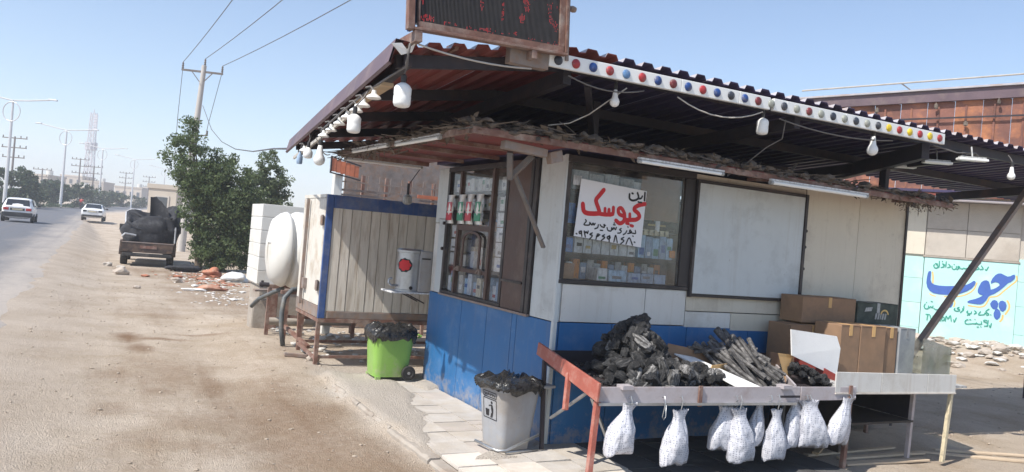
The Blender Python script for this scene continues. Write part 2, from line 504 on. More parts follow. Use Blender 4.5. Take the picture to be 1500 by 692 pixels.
m_tarp = MAT('black_tarpaulin', (0.024, 0.025, 0.030), 0.85, var=0.3, scale=5, bump=0.4, bscale=12, dirt=(0.085, 0.085, 0.09), damt=0.35, dscale=3)
m_tile = MAT('dusty_pavement_tile', (0.50, 0.465, 0.425), 0.85, var=0.12, scale=5, bump=0.3, bscale=40, dirt=(0.46, 0.41, 0.35), damt=0.7, dscale=3.5, rv=0.07)
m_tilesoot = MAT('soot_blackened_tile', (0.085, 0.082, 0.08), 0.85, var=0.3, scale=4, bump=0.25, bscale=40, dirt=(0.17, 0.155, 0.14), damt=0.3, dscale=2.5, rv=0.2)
m_tilenew = MAT('pale_pavement_tile', (0.64, 0.58, 0.51), 0.8, var=0.08, scale=5, bump=0.2, bscale=40, dirt=(0.50, 0.43, 0.35), damt=0.4, dscale=3)
m_tilered = MAT('faded_red_pavement_tile', (0.47, 0.415, 0.375), 0.85, var=0.12, scale=5, bump=0.25, bscale=40, dirt=(0.46, 0.41, 0.35), damt=0.7, dscale=3.5, rv=0.06)
m_stone = MAT('pale_stone', (0.42, 0.36, 0.30), 0.9, var=0.2, scale=8, bump=0.5, rv=0.15)
m_brick = MAT('pale_brick', (0.40, 0.33, 0.27), 0.9, var=0.15, scale=6, bump=0.3, rv=0.14, dirt=(0.46, 0.41, 0.36), damt=0.4)
m_render = MAT('pale_plaster', (0.47, 0.425, 0.37), 0.9, var=0.1, scale=3, bump=0.2, dirt=(0.38, 0.33, 0.28), damt=0.35, dscale=1.2)
m_mural = MAT('mint_painted_block', (0.44, 0.70, 0.66), 0.8, var=0.05, scale=3, bump=0.12, dirt=(0.55, 0.66, 0.61), damt=0.3, dscale=2, rv=0.03)
m_ink = MAT('mural_blue_ink', (0.06, 0.13, 0.42), 0.7, var=0.12, scale=5, bump=0.05)
m_yel = MAT('mural_yellow_ink', (0.68, 0.47, 0.17), 0.7, var=0.1, bump=0.05)
m_grn = MAT('mural_green_ink', (0.03, 0.30, 0.22), 0.7, var=0.1, bump=0.05)
m_redink = MAT('poster_red_ink', (0.56, 0.022, 0.028), 0.6, var=0.08, bump=0.0)
m_blackink = MAT('poster_black_ink', (0.015, 0.015, 0.018), 0.6, var=0.08, bump=0.0)
m_poster = MAT('poster_white', (0.74, 0.74, 0.76), 0.55, var=0.03, bump=0.02)
m_rust = MAT('rusty_orange_sheet', (0.20, 0.088, 0.066), 0.7, var=0.4, scale=1.6, bump=0.2, dirt=(0.50, 0.20, 0.085), damt=0.42, dscale=1.1, rv=0.1)
m_orange = MAT('orange_red_sheet', (0.52, 0.16, 0.08), 0.6, var=0.2, dirt=(0.36, 0.14, 0.09), damt=0.4, rv=0.08)
m_rubble = MAT('rubble', (0.46, 0.40, 0.34), 0.9, var=0.2, scale=6, bump=0.4, rv=0.2)
m_lamppole = MAT('pale_lamp_pole', (0.55, 0.56, 0.58), 0.45, metal=0.2, var=0.06, bump=0.0)
m_greysteel = MAT('grey_painted_strut', (0.135, 0.125, 0.12), 0.6, var=0.25, scale=8, bump=0.15, dirt=(0.22, 0.15, 0.11), damt=0.35, dscale=7)
m_utility = MAT('dark_utility_pole', (0.16, 0.14, 0.13), 0.8, var=0.2, bump=0.0)
m_concpole = MAT('concrete_power_pole', (0.46, 0.43, 0.40), 0.85, var=0.1, scale=4, bump=0.1)
m_tower = MAT('tower_paint', (0.50, 0.48, 0.50), 0.5, var=0.1, bump=0.0)
m_bldA = MAT('beige_building_plaster', (0.46, 0.40, 0.33), 0.9, var=0.08, scale=0.6, bump=0.0, rv=0.12)
m_window = MAT('dark_window_pane', (0.05, 0.06, 0.07), 0.15, var=0.2, bump=0.0)
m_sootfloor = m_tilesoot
m_chip = MAT('scattered_chips', (0.40, 0.33, 0.26), 0.9, var=0.25, scale=20, bump=0.3)
m_litter = MAT('pale_litter', (0.66, 0.64, 0.60), 0.7, var=0.2, bump=0.1, rv=0.2)
m_redsack = MAT('reddish_sack', (0.42, 0.16, 0.09), 0.8, var=0.25, scale=6, bump=0.4, dirt=(0.45, 0.32, 0.24), damt=0.45)
m_whitesack = MAT('white_sack', (0.66, 0.66, 0.65), 0.7, var=0.1, scale=6, bump=0.4, dirt=(0.48, 0.43, 0.37), damt=0.35)
m_skin = MAT('skin', (0.36, 0.21, 0.14), 0.6, var=0.05, bump=0.0)
m_redshirt = MAT('red_shirt', (0.50, 0.035, 0.04), 0.8, var=0.1, bump=0.0)
m_trouser = MAT('dark_trousers', (0.035, 0.035, 0.045), 0.8, var=0.1, bump=0.0)
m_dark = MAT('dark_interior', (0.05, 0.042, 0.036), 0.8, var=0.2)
m_led = MAT('led_panel_black', (0.022, 0.022, 0.024), 0.5, var=0.2, bump=0.0)
m_slat = MAT('led_grille', (0.075, 0.07, 0.07), 0.45, var=0.25, scale=30, bump=0.0)
m_leddot = EMIT('lit_red_led', (0.75, 0.03, 0.035), 0.35)
m_glass = GLASS('window_glass', (0.93, 0.95, 0.96), 0.6, 0.07)
m_glassleft = GLASS('left_window_glass', (0.95, 0.96, 0.97), 0.22, 0.04)
m_glassbox = GLASS('side_glass', (0.82, 0.88, 0.86), 0.8, 0.28)
m_leafA = LEAF('leaf_deep_green', (0.13, 0.185, 0.09), .5, .4)
m_leafB = LEAF('leaf_mid_green', (0.125, 0.182, 0.082), .5, .4)
m_leafC = LEAF('leaf_grey_green', (0.145, 0.195, 0.11), .45, .4)
m_leafFar = LEAF('leaf_dark_avenue', (0.045, 0.075, 0.035), 0.3, 0.2)
# ---------------------------------------------------------------- terrain
_FV = [-60, 6, 45, 64, 95, 130, 190, 300, 900]
_FZ = [0.0, 0.0, 0.42, 0.50, 0.86, 1.2, 2.1, 3.2, 6.0]

def far_z(v):
    return float(np.interp(v, _FV, _FZ))

def bend(v):
    return 0.12 * max(0.0, v - 100.0)

def gh(u, v):
    b = bend(v)
    ur = u - b
    w = max(sst(-3.2, -5.0, ur), sst(38, 80, v))
    z = -0.07 * (1 - w) + far_z(v) * w
    near = math.exp(-((u + 3) ** 2 + v * v) / 500.0)
    n = 0.022 * nz(u, v, 0, 0.9) + 0.012 * nz(u, v, 3, 3.1) + 0.006 * nz(u, v, 5, 9.0)
    z += n * near * (1 - 0.8 * sst(-4.4, -5.2, ur))
    # soft bank of dirt beside the cabin stand
    z += 0.05 * math.exp(-((u + 1.35) / 0.5) ** 2) * sst(2.6, 3.4, v) * sst(10, 6, v)
    # shallow wheel track between shoulder and bank
    z -= 0.03 * math.exp(-((u + 2.2) / 0.35) ** 2) * sst(-3, 0, v) * sst(14, 8, v)
    if -1.25 < u < 5.4 and -4.2 < v < 3.3:
        # the dirt spills over the worn edge of the paving in places
        e = -0.95 + 0.50 * sst(-0.3, 1.6, v) + 0.22 * nz(u, v, 6, 1.1) + 0.10 * nz(u, v, 4, 4.0)
        k = sst(e - .10, e + .10, u) * sst(3.3, 2.7, v) * sst(2.9, 2.3, u if v < 0 else min(u, 2.0))
        eo = -1.13 + .10 * nz(v, 3, 0, 1.4) + .05 * nz(v, 8, 0, 5.0)
        z = (max(z, -.075) + (0.074 * sst(eo - .05, eo + .04, u) * sst(-1.2, .6, v + .5 * nz(u, v, 2, 1.0)))) * (1 - k) + (-0.075 + 0.088 * sst(.12, .42, nz(u, v, 9, 1.7) + .3 * nz(u, v, 3, 6.0)) * sst(1.4, .2, u)) * k
    # rubble bank in front of the mural wall
    p = place((u, v, 0), 'K')
    d = Vector((p.x - MO.x, p.y - MO.y, 0))
    s = d.dot(MW)
    dist = -(d.x * -MW.y + d.y * MW.x)
    if -6 < s < 14 and -1 < dist < 5:
        z += (0.42 + 0.10 * nz(s, dist, 1, 1.3)) * sst(3.0, 0.9, dist) * sst(-5, -3, s)
        z += 0.07 * abs(nz(s, dist, 7, 3.0)) * sst(4.2, 1.0, dist)
    return z

def axis_lines(dense0, dense1, step, lo, hi, growth=1.16):
    xs = list(np.arange(dense0, dense1 + 1e-6, step))
    d, x = step, dense1
    while x < hi:
        d = min(d * growth, 60)
        x += d
        xs.append(x)
    d, x = step, dense0
    while x > lo:
        d = min(d * growth, 60)
        x -= d
        xs.insert(0, x)
    return xs

us = axis_lines(-6.5, 5.5, 0.075, -700, 700, 1.12)
vs = axis_lines(-4.0, 11.0, 0.075, -60, 800, 1.09)
g = MB()
g.grid([[(u, v, gh(u, v)) for u in us] for v in vs])
m_ground, N, L, B = nodes_of('dry_dirt')
tc = N.new('ShaderNodeTexCoord')
at = N.new('ShaderNodeAttribute'); at.attribute_name = 'stain'
at2 = N.new('ShaderNodeAttribute'); at2.attribute_name = 'tar'
n1 = N.new('ShaderNodeTexNoise'); n1.inputs['Scale'].default_value = 0.9; n1.inputs['Detail'].default_value = 10; n1.inputs['Roughness'].default_value = 0.65
n2 = N.new('ShaderNodeTexNoise'); n2.inputs['Scale'].default_value = 14; n2.inputs['Detail'].default_value = 8; n2.inputs['Roughness'].default_value = 0.7
n3 = N.new('ShaderNodeTexNoise'); n3.inputs['Scale'].default_value = 90; n3.inputs['Detail'].default_value = 4
for n_ in (n1, n2, n3):
    L.new(tc.outputs['Object'], n_.inputs['Vector'])
cr = N.new('ShaderNodeValToRGB')
cr.color_ramp.elements[0].position = 0.36; cr.color_ramp.elements[0].color = (0.45, 0.36, 0.268, 1)
cr.color_ramp.elements[1].position = 0.62; cr.color_ramp.elements[1].color = (0.585, 0.495, 0.40, 1)
L.new(n1.outputs['Fac'], cr.inputs[0])
mx = N.new('ShaderNodeMix'); mx.data_type = 'RGBA'; mx.blend_type = 'MIX'
mth = N.new('ShaderNodeMath'); mth.operation = 'ADD'
sub = N.new('ShaderNodeMath'); sub.operation = 'SUBTRACT'; sub.inputs[1].default_value = 0.5
L.new(n2.outputs['Fac'], sub.inputs[0])
mul = N.new('ShaderNodeMath'); mul.operation = 'MULTIPLY'; mul.inputs[1].default_value = 0.85
L.new(sub.outputs[0], mul.inputs[0])
trk = N.new('ShaderNodeMapping'); trk.inputs['Scale'].default_value = (2.6, .16, 1); L.new(tc.outputs['Object'], trk.inputs[0])
tn = N.new('ShaderNodeTexNoise'); tn.inputs['Scale'].default_value = 1.0; tn.inputs['Detail'].default_value = 7; tn.inputs['Roughness'].default_value = .6; L.new(trk.outputs[0], tn.inputs[0])
tr = N.new('ShaderNodeMapRange'); tr.inputs[1].default_value = .52; tr.inputs[2].default_value = .75; tr.inputs[4].default_value = .32; L.new(tn.outputs['Fac'], tr.inputs[0])
t2 = N.new('ShaderNodeMath'); t2.operation = 'ADD'; L.new(tr.outputs[0], t2.inputs[0]); L.new(mul.outputs[0], t2.inputs[1])
L.new(at.outputs['Fac'], mth.inputs[0]); L.new(t2.outputs[0], mth.inputs[1]); mth.use_clamp = True
L.new(mth.outputs[0], mx.inputs['Factor']); L.new(cr.outputs[0], mx.inputs[6]); mx.inputs[7].default_value = (0.25, 0.158, 0.095, 1)
mx2 = N.new('ShaderNodeMix'); mx2.data_type = 'RGBA'
L.new(at2.outputs['Fac'], mx2.inputs['Factor']); L.new(mx.outputs[2], mx2.inputs[6]); mx2.inputs[7].default_value = (0.47, 0.405, 0.345, 1)
vs_ = N.new('ShaderNodeVectorMath'); vs_.operation = 'SCALE'
mr = N.new('ShaderNodeMapRange'); mr.inputs[1].default_value = 0.3; mr.inputs[2].default_value = 0.7; mr.inputs[3].default_value = 0.82; mr.inputs[4].default_value = 1.18
L.new(n3.outputs['Fac'], mr.inputs[0]); at3 = N.new('ShaderNodeAttribute'); at3.attribute_name = 'cement'
mx3 = N.new('ShaderNodeMix'); mx3.data_type = 'RGBA'; L.new(at3.outputs['Fac'], mx3.inputs['Factor']); L.new(mx2.outputs[2], mx3.inputs[6]); mx3.inputs[7].default_value = (.56, .51, .45, 1)
L.new(mr.outputs[0], vs_.inputs['Scale']); L.new(mx3.outputs[2], vs_.inputs[0])
L.new(vs_.outputs[0], B.inputs['Base Color'])
B.inputs['Roughness'].default_value = 0.95
B.inputs['Specular IOR Level'].default_value = 0.15
bp = N.new('ShaderNodeBump'); bp.inputs['Strength'].default_value = 0.9; bp.inputs['Distance'].default_value = 0.035
ad = N.new('ShaderNodeMath'); ad.operation = 'ADD'
L.new(n2.outputs['Fac'], ad.inputs[0]); L.new(n3.outputs['Fac'], ad.inputs[1])
L.new(ad.outputs[0], bp.inputs['Height']); L.new(bp.outputs[0], B.inputs['Normal'])
ground = add('ground', g, m_ground, frame='K', kind='structure', label='pale dusty dirt shoulder with brown stains', smooth='all')
# oil and spill marks: (u, v, radius_u, radius_v, strength)
SP = [(-2.0, 1.2, .75, 2.2, .62), (-1.55, -0.6, .6, 1.3, .6), (-2.7, 3.6, .5, 1.3, .42), (-2.3, -1.2, .5, .9, .45), (-3.3, -0.3, .35, .8, .35), (-1.2, 12.5, .8, 2.5, .5), (-2.6, 9.6, .6, 1.2, .3), (-3.15, 6.5, .22, .5, 1.0), (-3.0, 5.6, .16, .45, .8), (-2.75, 6.45, .5, .10, .75), (-2.1, 6.9, .5, .10, .55), (-2.45, 3.0, .38, .8, .5), (-2.15, 1.9, .42, .8, .55),
      (-1.95, 0.9, .38, .7, .6), (-2.6, 1.6, .4, .5, .4), (-2.9, 2.77, .25, .3, .5), (-3.3, 3.7, .2, .4, .4), (-1.75, 0.0, .35, .6, .55), (-3.2, 0.9, .3, .4, .3), (-1.7, -0.9, .4, .7, .5),
      (-1.2, 14.5, 1.0, 2.2, .6), (-0.9, 18.5, 1.4, 2.0, .75), (-2.2, 20.5, .9, 1.4, .6), (-3.4, 2.0, .2, .3, .4), (-1.1, 5.2, .2, .4, .25)]
co = np.empty(len(ground.data.vertices) * 3)
ground.data.vertices.foreach_get('co', co)
co = co.reshape(-1, 3)
st = np.zeros(len(co))
wob = np.array([0.5 * nz(c[0], c[1], 2, 2.2) + 0.3 * nz(c[0], c[1], 8, 6.0) if abs(c[0]) < 8 and -5 < c[1] < 26 else 0 for c in co])
for (a, b, ra, rb, k) in SP:
    q = np.sqrt(((co[:, 0] - a) / ra) ** 2 + ((co[:, 1] - b) / rb) ** 2) + wob * 0.9
    st = np.maximum(st, k * np.clip(1.35 - q, 0, 1))
a_ = ground.data.attributes.new('stain', 'FLOAT', 'POINT')
a_.data.foreach_set('value', st.astype(np.float32))
tar = np.array([0.35 * sst(-3.0, -4.4, c[0] - bend(c[1]) + 0.5 * nz(c[0], c[1], 4, 0.5)) for c in co])
a_ = ground.data.attributes.new('tar', 'FLOAT', 'POINT')
a_.data.foreach_set('value', tar.astype(np.float32))

cem = np.array([.75 * sst(-1.35, -1.0, c[0] + .25 * nz(c[0], c[1], 1, 2.0)) * sst(6, 3, c[1]) * sst(.6, .2, c[0]) if -2 < c[0] < 1 and -5 < c[1] < 7 else 0 for c in co])
a_ = ground.data.attributes.new('cement', 'FLOAT', 'POINT')
a_.data.foreach_set('value', cem.astype(np.float32))

# road surface
m_road, N, L, B = nodes_of('dusty_asphalt')
tc = N.new('ShaderNodeTexCoord')
sx = N.new('ShaderNodeSeparateXYZ'); L.new(tc.outputs['Object'], sx.inputs[0])
n1 = N.new('ShaderNodeTexNoise'); n1.inputs['Scale'].default_value = 0.35; n1.inputs['Detail'].default_value = 8; n1.inputs['Roughness'].default_value = 0.65
mp = N.new('ShaderNodeMapping'); mp.inputs['Scale'].default_value = (1.6, 0.5, 1); L.new(tc.outputs['Object'], mp.inputs[0]); L.new(mp.outputs[0], n1.inputs[0])
n2 = N.new('ShaderNodeTexNoise'); n2.inputs['Scale'].default_value = 60; n2.inputs['Detail'].default_value = 3; L.new(tc.outputs['Object'], n2.inputs[0])
ad = N.new('ShaderNodeMath'); ad.operation = 'MULTIPLY_ADD'; ad.inputs[1].default_value = 3.4
at = N.new('ShaderNodeAttribute'); at.attribute_name = 'lane'
L.new(n1.outputs['Fac'], ad.inputs[0]); L.new(at.outputs['Fac'], ad.inputs[2])
cr = N.new('ShaderNodeValToRGB')
mr = N.new('ShaderNodeMapRange'); mr.inputs[1].default_value = -4.9; mr.inputs[2].default_value = -2.6
L.new(ad.outputs[0], mr.inputs[0]); L.new(mr.outputs[0], cr.inputs[0])
cr.color_ramp.elements[0].position = 0.05; cr.color_ramp.elements[0].color = (0.125, 0.127, 0.138, 1)
cr.color_ramp.elements[1].position = 0.85; cr.color_ramp.elements[1].color = (0.41, 0.357, 0.305, 1)
vs_ = N.new('ShaderNodeVectorMath'); vs_.operation = 'SCALE'
mr2 = N.new('ShaderNodeMapRange'); mr2.inputs[1].default_value = 0.3; mr2.inputs[2].default_value = 0.7; mr2.inputs[3].default_value = 0.85; mr2.inputs[4].default_value = 1.15
L.new(n2.outputs['Fac'], mr2.inputs[0]); L.new(mr2.outputs[0], vs_.inputs['Scale']); L.new(cr.outputs[0], vs_.inputs[0])
# cracks, bitumen patches and tyre streaks
cvo = N.new('ShaderNodeTexVoronoi'); cvo.feature = 'DISTANCE_TO_EDGE'; cvo.inputs['Scale'].default_value = 0.55
wn = N.new('ShaderNodeTexNoise'); wn.inputs['Scale'].default_value = 2.5; wn.inputs['Detail'].default_value = 5; L.new(tc.outputs['Object'], wn.inputs[0])
wv = N.new('ShaderNodeVectorMath'); wv.operation = 'MULTIPLY_ADD'; wv.inputs[1].default_value = (.5, .5, .5); L.new(wn.outputs['Color'], wv.inputs[0]); L.new(tc.outputs['Object'], wv.inputs[2]); L.new(wv.outputs[0], cvo.inputs['Vector'])
cm = N.new('ShaderNodeMapRange'); cm.inputs[1].default_value = .004; cm.inputs[2].default_value = .02; cm.inputs[3].default_value = .22; cm.inputs[4].default_value = 0; L.new(cvo.outputs['Distance'], cm.inputs[0])
cx = N.new('ShaderNodeMix'); cx.data_type = 'RGBA'; L.new(cm.outputs[0], cx.inputs['Factor']); L.new(vs_.outputs[0], cx.inputs[6]); cx.inputs[7].default_value = (.07, .065, .06, 1)
sm = N.new('ShaderNodeMapping'); sm.inputs['Scale'].default_value = (2.4, .03, 1); L.new(tc.outputs['Object'], sm.inputs[0])
sn = N.new('ShaderNodeTexNoise'); sn.inputs['Scale'].default_value = 1.0; sn.inputs['Detail'].default_value = 4; L.new(sm.outputs[0], sn.inputs[0])
sr = N.new('ShaderNodeMapRange'); sr.inputs[1].default_value = .5; sr.inputs[2].default_value = .72; sr.inputs[4].default_value = .45; L.new(sn.outputs['Fac'], sr.inputs[0])
sx2 = N.new('ShaderNodeMix'); sx2.data_type = 'RGBA'; L.new(sr.outputs[0], sx2.inputs['Factor']); L.new(cx.outputs[2], sx2.inputs[6]); sx2.inputs[7].default_value = (.16, .145, .135, 1)
L.new(sx2.outputs[2], B.inputs['Base Color'])
B.inputs['Roughness'].default_value = 0.8
bp = N.new('ShaderNodeBump'); bp.inputs['Strength'].default_value = 0.3; bp.inputs['Distance'].default_value = 0.01
L.new(n2.outputs['Fac'], bp.inputs['Height']); L.new(bp.outputs[0], B.inputs['Normal'])
rvs = [-20 + 0.5 * i for i in range(90)] + [25 + 2 * i for i in range(60)] + [145 + 8 * i for i in range(60)]
rus = [-10.55 + 0.5 * i for i in range(10)] + [-5.6, -5.3, -5.1, -4.8, -4.62]
gh_road = lambda u, v: road_z(u, v)
rd = MB()
lanes = []
for v in rvs:
    for u in rus:
        lanes.append(u)
def road_z(u, v):
    k = sst(-3.2, -5.0, u)
    wv = max(k, sst(38, 80, v))
    return -0.07 * (1 - wv) + far_z(v) * wv
def edge_u(u, v):
    k = max(0.0, (u + 5.3) / .68)
    return u + k * (.42 * nz(v, 2, 0, .55) + .20 * nz(v, 5, 0, 2.3))
rd.grid([[(edge_u(u, v) + bend(v), v, gh_road(edge_u(u, v), v) + (-0.03 if u > -4.7 else .006 if u > -4.9 else 0.016 + .0004 * max(0, v))) for u in rus] for v in rvs])
road = add('road', rd, m_road, frame='K', kind='structure', label='dusty grey asphalt road curving away', smooth='all')
a_ = road.data.attributes.new('lane', 'FLOAT', 'POINT')
a_.data.foreach_set('value', np.array(lanes, dtype=np.float32))
# median strip with kerb, bare soil on top
md = MB()
mprof = [(-10.5, -0.05), (-10.5, 0.17), (-10.75, 0.18), (-10.8, 0.12), (-12.2, 0.14), (-12.25, 0.18), (-12.5, 0.17), (-12.5, -0.05)]
md.grid([[(u + bend(v), v, far_z(v) + z + (0.05 * nz(u, v, 1, .6) if -12.2 < u < -10.8 else 0)) for u, z in mprof] for v in rvs if v > 20])
add('median_strip', md, m_concrete, frame='K', kind='structure', label='raised median strip with pale kerb', smooth=True)
# loose stones on the shoulder
ch = MB()
for i in range(1500):
    u = rnd.uniform(-4.4, -0.9); v = rnd.uniform(-4, 14) if rnd.random() < .7 else rnd.uniform(8, 24)
    if -1.15 < u and v < 3.0: continue
    r = rnd.choice([.004, .005, .006, .008, .009, .014]) * rnd.uniform(.7, 1.3)
    ch.lump((u, v, gh(u, v) + r * .35), r, i, (1.2, 1, .65), .4, 1)
for i in range(500):
    u = rnd.uniform(4.8, 12); v = rnd.uniform(-2, 6)
    r = rnd.uniform(.008, .02)
    ch.lump((u, v, gh(u, v) + r * .3), r, i, (1.2, 1, .6), .4, 1)
for i in range(110):      # scraps and clods
    u = rnd.uniform(-4.0, -1.0); v = rnd.uniform(-2.5, 16)
    if -1.15 < u and v < 3.0: continue
    r = rnd.uniform(.008, .02)
    ch.lump((u, v, gh(u, v) + r * .2), r, i, (1.4, 1, .5), .7, 1)
add('gravel', ch, m_chip, frame='K', kind='stuff', label='small loose stones strewn over the dirt shoulder')
# ---------------------------------------------------------------- pavement of tiles
pv = MB()
pv.box((-1.04, -3.2, -0.16), (0, 2.95, -0.045))
pave = add('pavement', pv, m_concrete, frame='K', kind='structure', label='dusty tiled pavement in front of the kiosk')
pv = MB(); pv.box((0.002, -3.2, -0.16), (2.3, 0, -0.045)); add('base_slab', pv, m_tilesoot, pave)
tl = {}
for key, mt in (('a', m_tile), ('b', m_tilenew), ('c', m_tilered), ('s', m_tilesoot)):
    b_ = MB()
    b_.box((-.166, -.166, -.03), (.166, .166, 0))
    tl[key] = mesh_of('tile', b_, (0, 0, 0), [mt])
for iu in range(10):
    for iv in range(18):
        u = -0.87 + iu * 0.34; v = 2.75 - iv * 0.34
        if u > -.1 and v > 0.1: continue
        if u > 2.2: continue
        worn = sst(-0.4, -1.0, u) * .03
        key = 'b' if (iu, iv) in ((0, 9), (1, 10), (0, 11), (2, 11), (1, 12), (0, 12), (2, 12), (3, 11), (0, 10)) else ('c' if rnd.random() < .28 else 'a')
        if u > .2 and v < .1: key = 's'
        z = 0.0 - rnd.uniform(0, .010) - (0.012 if iv < 3 else 0)
        piece('tile', tl[key], pave, (u, v, z), (rnd.uniform(-.012, .012), rnd.uniform(-.012, .012), rnd.uniform(-.012, .012)))
kb = []
for q in range(3):
    b_ = MB()
    n_ = 6
    rows = []
    for i in range(n_ + 1):
        y = -.24 + .48 * i / n_
        w_ = .012 * nz(y * 9, q, 1)
        rows.append([(-.06 + w_, y, -.16), (-.065 + w_, y, -.02), (-.045 + w_ * 2, y, .0 + w_), (.045, y, .002 + w_), (.05, y, -.16)])
    b_.grid(rows)
    b_.poly(rows[0][::-1]); b_.poly(rows[-1])
    kb.append(mesh_of('kerb_stone', b_, (0, 0, 0), [m_concrete]))
for i in range(12):
    v = 2.55 - i * 0.5
    piece('kerb_stone', kb[i % 3], pave, (-1.10 + rnd.uniform(-.012, .012), v, -.012 - rnd.uniform(0, .012)), (rnd.uniform(-.02, .02), rnd.uniform(-.03, .03), rnd.uniform(-.015, .015)))
# ---------------------------------------------------------------- kiosk
kiosk = thing('kiosk', 'small street kiosk with blue base, pale panels and display windows', 'kiosk', (0, 0, 0))
KL, KD, KH, WT = 4.62, 2.98, 2.58, 0.05

def panel(name, a, b, mt, gap=0.004, label=None, bev=0.004):
    """wall panel between two corners, edges recessed by a small joint"""
    m = MB()
    lo = [min(a[i], b[i]) for i in range(3)]; hi = [max(a[i], b[i]) for i in range(3)]
    thin = min(range(3), key=lambda i: hi[i] - lo[i])
    for i in range(3):
        if i != thin:
            lo[i] += gap; hi[i] -= gap
    m.box(lo, hi)
    return add(name, m, mt, kiosk, bevel=bev, label=label)

# left face (u = 0), blue base panels
for v0, v1 in ((0.0, .70), (.70, .80), (.80, 1.36), (1.36, 2.0), (2.0, 2.98)):
    panel('blue_panel', (0, v0, -0.04), (WT, v1, 1.07), m_blue)
# left face, pale strips at the rear end
panel('wall_panel', (0.004, 2.63, 1.07), (WT, 2.86, 1.95), m_ltblue)
panel('wall_panel', (0.0, 2.63, 1.95), (WT, 2.86, 2.56), m_ltblue)
panel('wall_panel', (0.007, 2.86, 1.07), (WT, 2.98, 1.9), m_white)
panel('wall_panel', (0.003, 2.86, 1.9), (WT, 2.98, 2.56), m_ltblue)
panel('wall_panel', (0, 0.0, 1.07), (WT, 0.46, 2.56), m_ltblue)
# right face (v = 0)
for u0, u1 in ((0.052, .62), (.62, 1.5), (1.5, 2.3), (2.3, 3.0)):
    panel('blue_panel', (u0, 0, -0.04), (u1, WT, 1.075), m_blue)
panel('wall_panel', (0.052, -.004, 1.075), (.97, WT, 1.42), m_white)
panel('wall_panel', (.97, -.002, 1.075), (1.46, WT, 1.42), m_white)
panel('wall_panel', (1.46, -.004, 1.22), (2.98, WT, 1.42), m_cream)
panel('wall_panel', (1.46, -.003, 1.06), (2.05, WT, 1.22), m_white)
panel('wall_panel', (2.05, -.002, 1.04), (2.98, WT, 1.22), m_cream)
panel('wall_panel', (1.46, 0.008, 1.42), (2.98, WT, 2.56), m_cream)
panel('wall_panel', (2.98, 0, 0.02), (3.82, WT, 2.58), m_cream)
panel('wall_panel', (3.82, 0.003, 0.02), (KL, WT, 2.60), m_cream)
# rear and end walls, floor, roof
panel('wall_panel', (KL - WT, WT + .002, 0.02), (KL, KD, 2.58), m_cream)
panel('wall_panel', (WT + .002, KD - WT, 0.02), (KL - WT - .002, KD, 2.56), m_cream)
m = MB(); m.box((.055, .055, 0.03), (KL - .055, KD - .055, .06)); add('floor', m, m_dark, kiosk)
m = MB(); m.box((-.03, -.03, 2.605), (KL + .03, KD + .03, 2.66)); add('roof_slab', m, m_roofveil, kiosk, bevel=.006)
# corner trim strips
m = MB(); m.box((-.012, -.014, 0), (.022, -.005, 2.56)); m.box((-.014, -.004, 0), (-.003, .03, 2.56))
add('corner_trim', m, m_ltblue, kiosk)
m = MB(); m.box((KL - .02, -.014, 0), (KL + .012, -.003, 2.6)); add('corner_trim', m, m_frame, kiosk)
# sill ledge over the blue base, left face
m = MB(); m.box((-.035, .46, 1.062), (-.002, 2.63, 1.085)); add('sill', m, m_angle, kiosk, bevel=.004)

# ---- front display window (right face)
def bars(m, lst):
    for a, b in lst: m.box(a, b)
win = add('window', (lambda m: (bars(m, [((.0, -.02, 1.42), (1.46, .045, 1.455)), ((.0, -.02, 2.50), (1.46, .045, 2.56)),
      ((.003, -.018, 1.457), (.045, .043, 2.498)), ((1.335, -.018, 1.457), (1.46, .043, 2.498))]), m)[1])(MB()), m_frame, kiosk, bevel=.004)
m = MB(); m.box((.046, .008, 1.457), (1.334, .013, 2.498)); add('glass', m, m_glass, win)
# sliding shutter
m = MB(); m.box((1.49, -.036, 1.395), (2.93, -.012, 2.47))
sh = add('shutter', m, m_ltblue, kiosk, bevel=.004, label='pale blue sliding shutter panel')
m = MB(); bars(m, [((1.462, -.044, 1.36), (1.49, -.008, 2.50)), ((2.932, -.05, 1.34), (2.965, -.008, 2.50)), ((1.492, -.042, 2.472), (2.93, -.008, 2.50)), ((1.492, -.042, 1.365), (2.93, -.008, 1.392))])
add('shutter_frame', m, m_frame, sh)
for z in (2.12, 1.72, 1.95):
    m = MB(); m.cyl((2.966, -.03, z), (2.985, -.03, z), .018, n=8); add('latch', m, m_frame, sh)

# ---- left display window
fl = MB()
bars(fl, [((-.02, 1.06, 1.087), (.04, 2.63, 1.12)), ((-.02, 1.06, 2.50), (.04, 2.63, 2.555)), ((-.018, 1.062, 1.122), (.038, 1.115, 2.498)), ((-.018, 2.575, 1.122), (.038, 2.628, 2.498))])
winl = add('window', fl, m_frame, kiosk, bevel=.004)
MULL = [(1.40, 1.45), (2.24, 2.29)]
for a, b in MULL:
    m = MB(); m.box((-.016, a, 1.122), (.034, b, 2.498)); add('mullion', m, m_brown, winl)
for z0, z1 in ((1.83, 1.89), (1.37, 1.41)):
    m = MB(); m.box((-.014, 1.452, z0), (.032, 2.238, z1)); add('mullion', m, m_brown, winl)
m = MB(); m.box((.006, 1.117, 1.124), (.011, 2.573, 2.496)); add('glass', m, m_glassleft, winl)
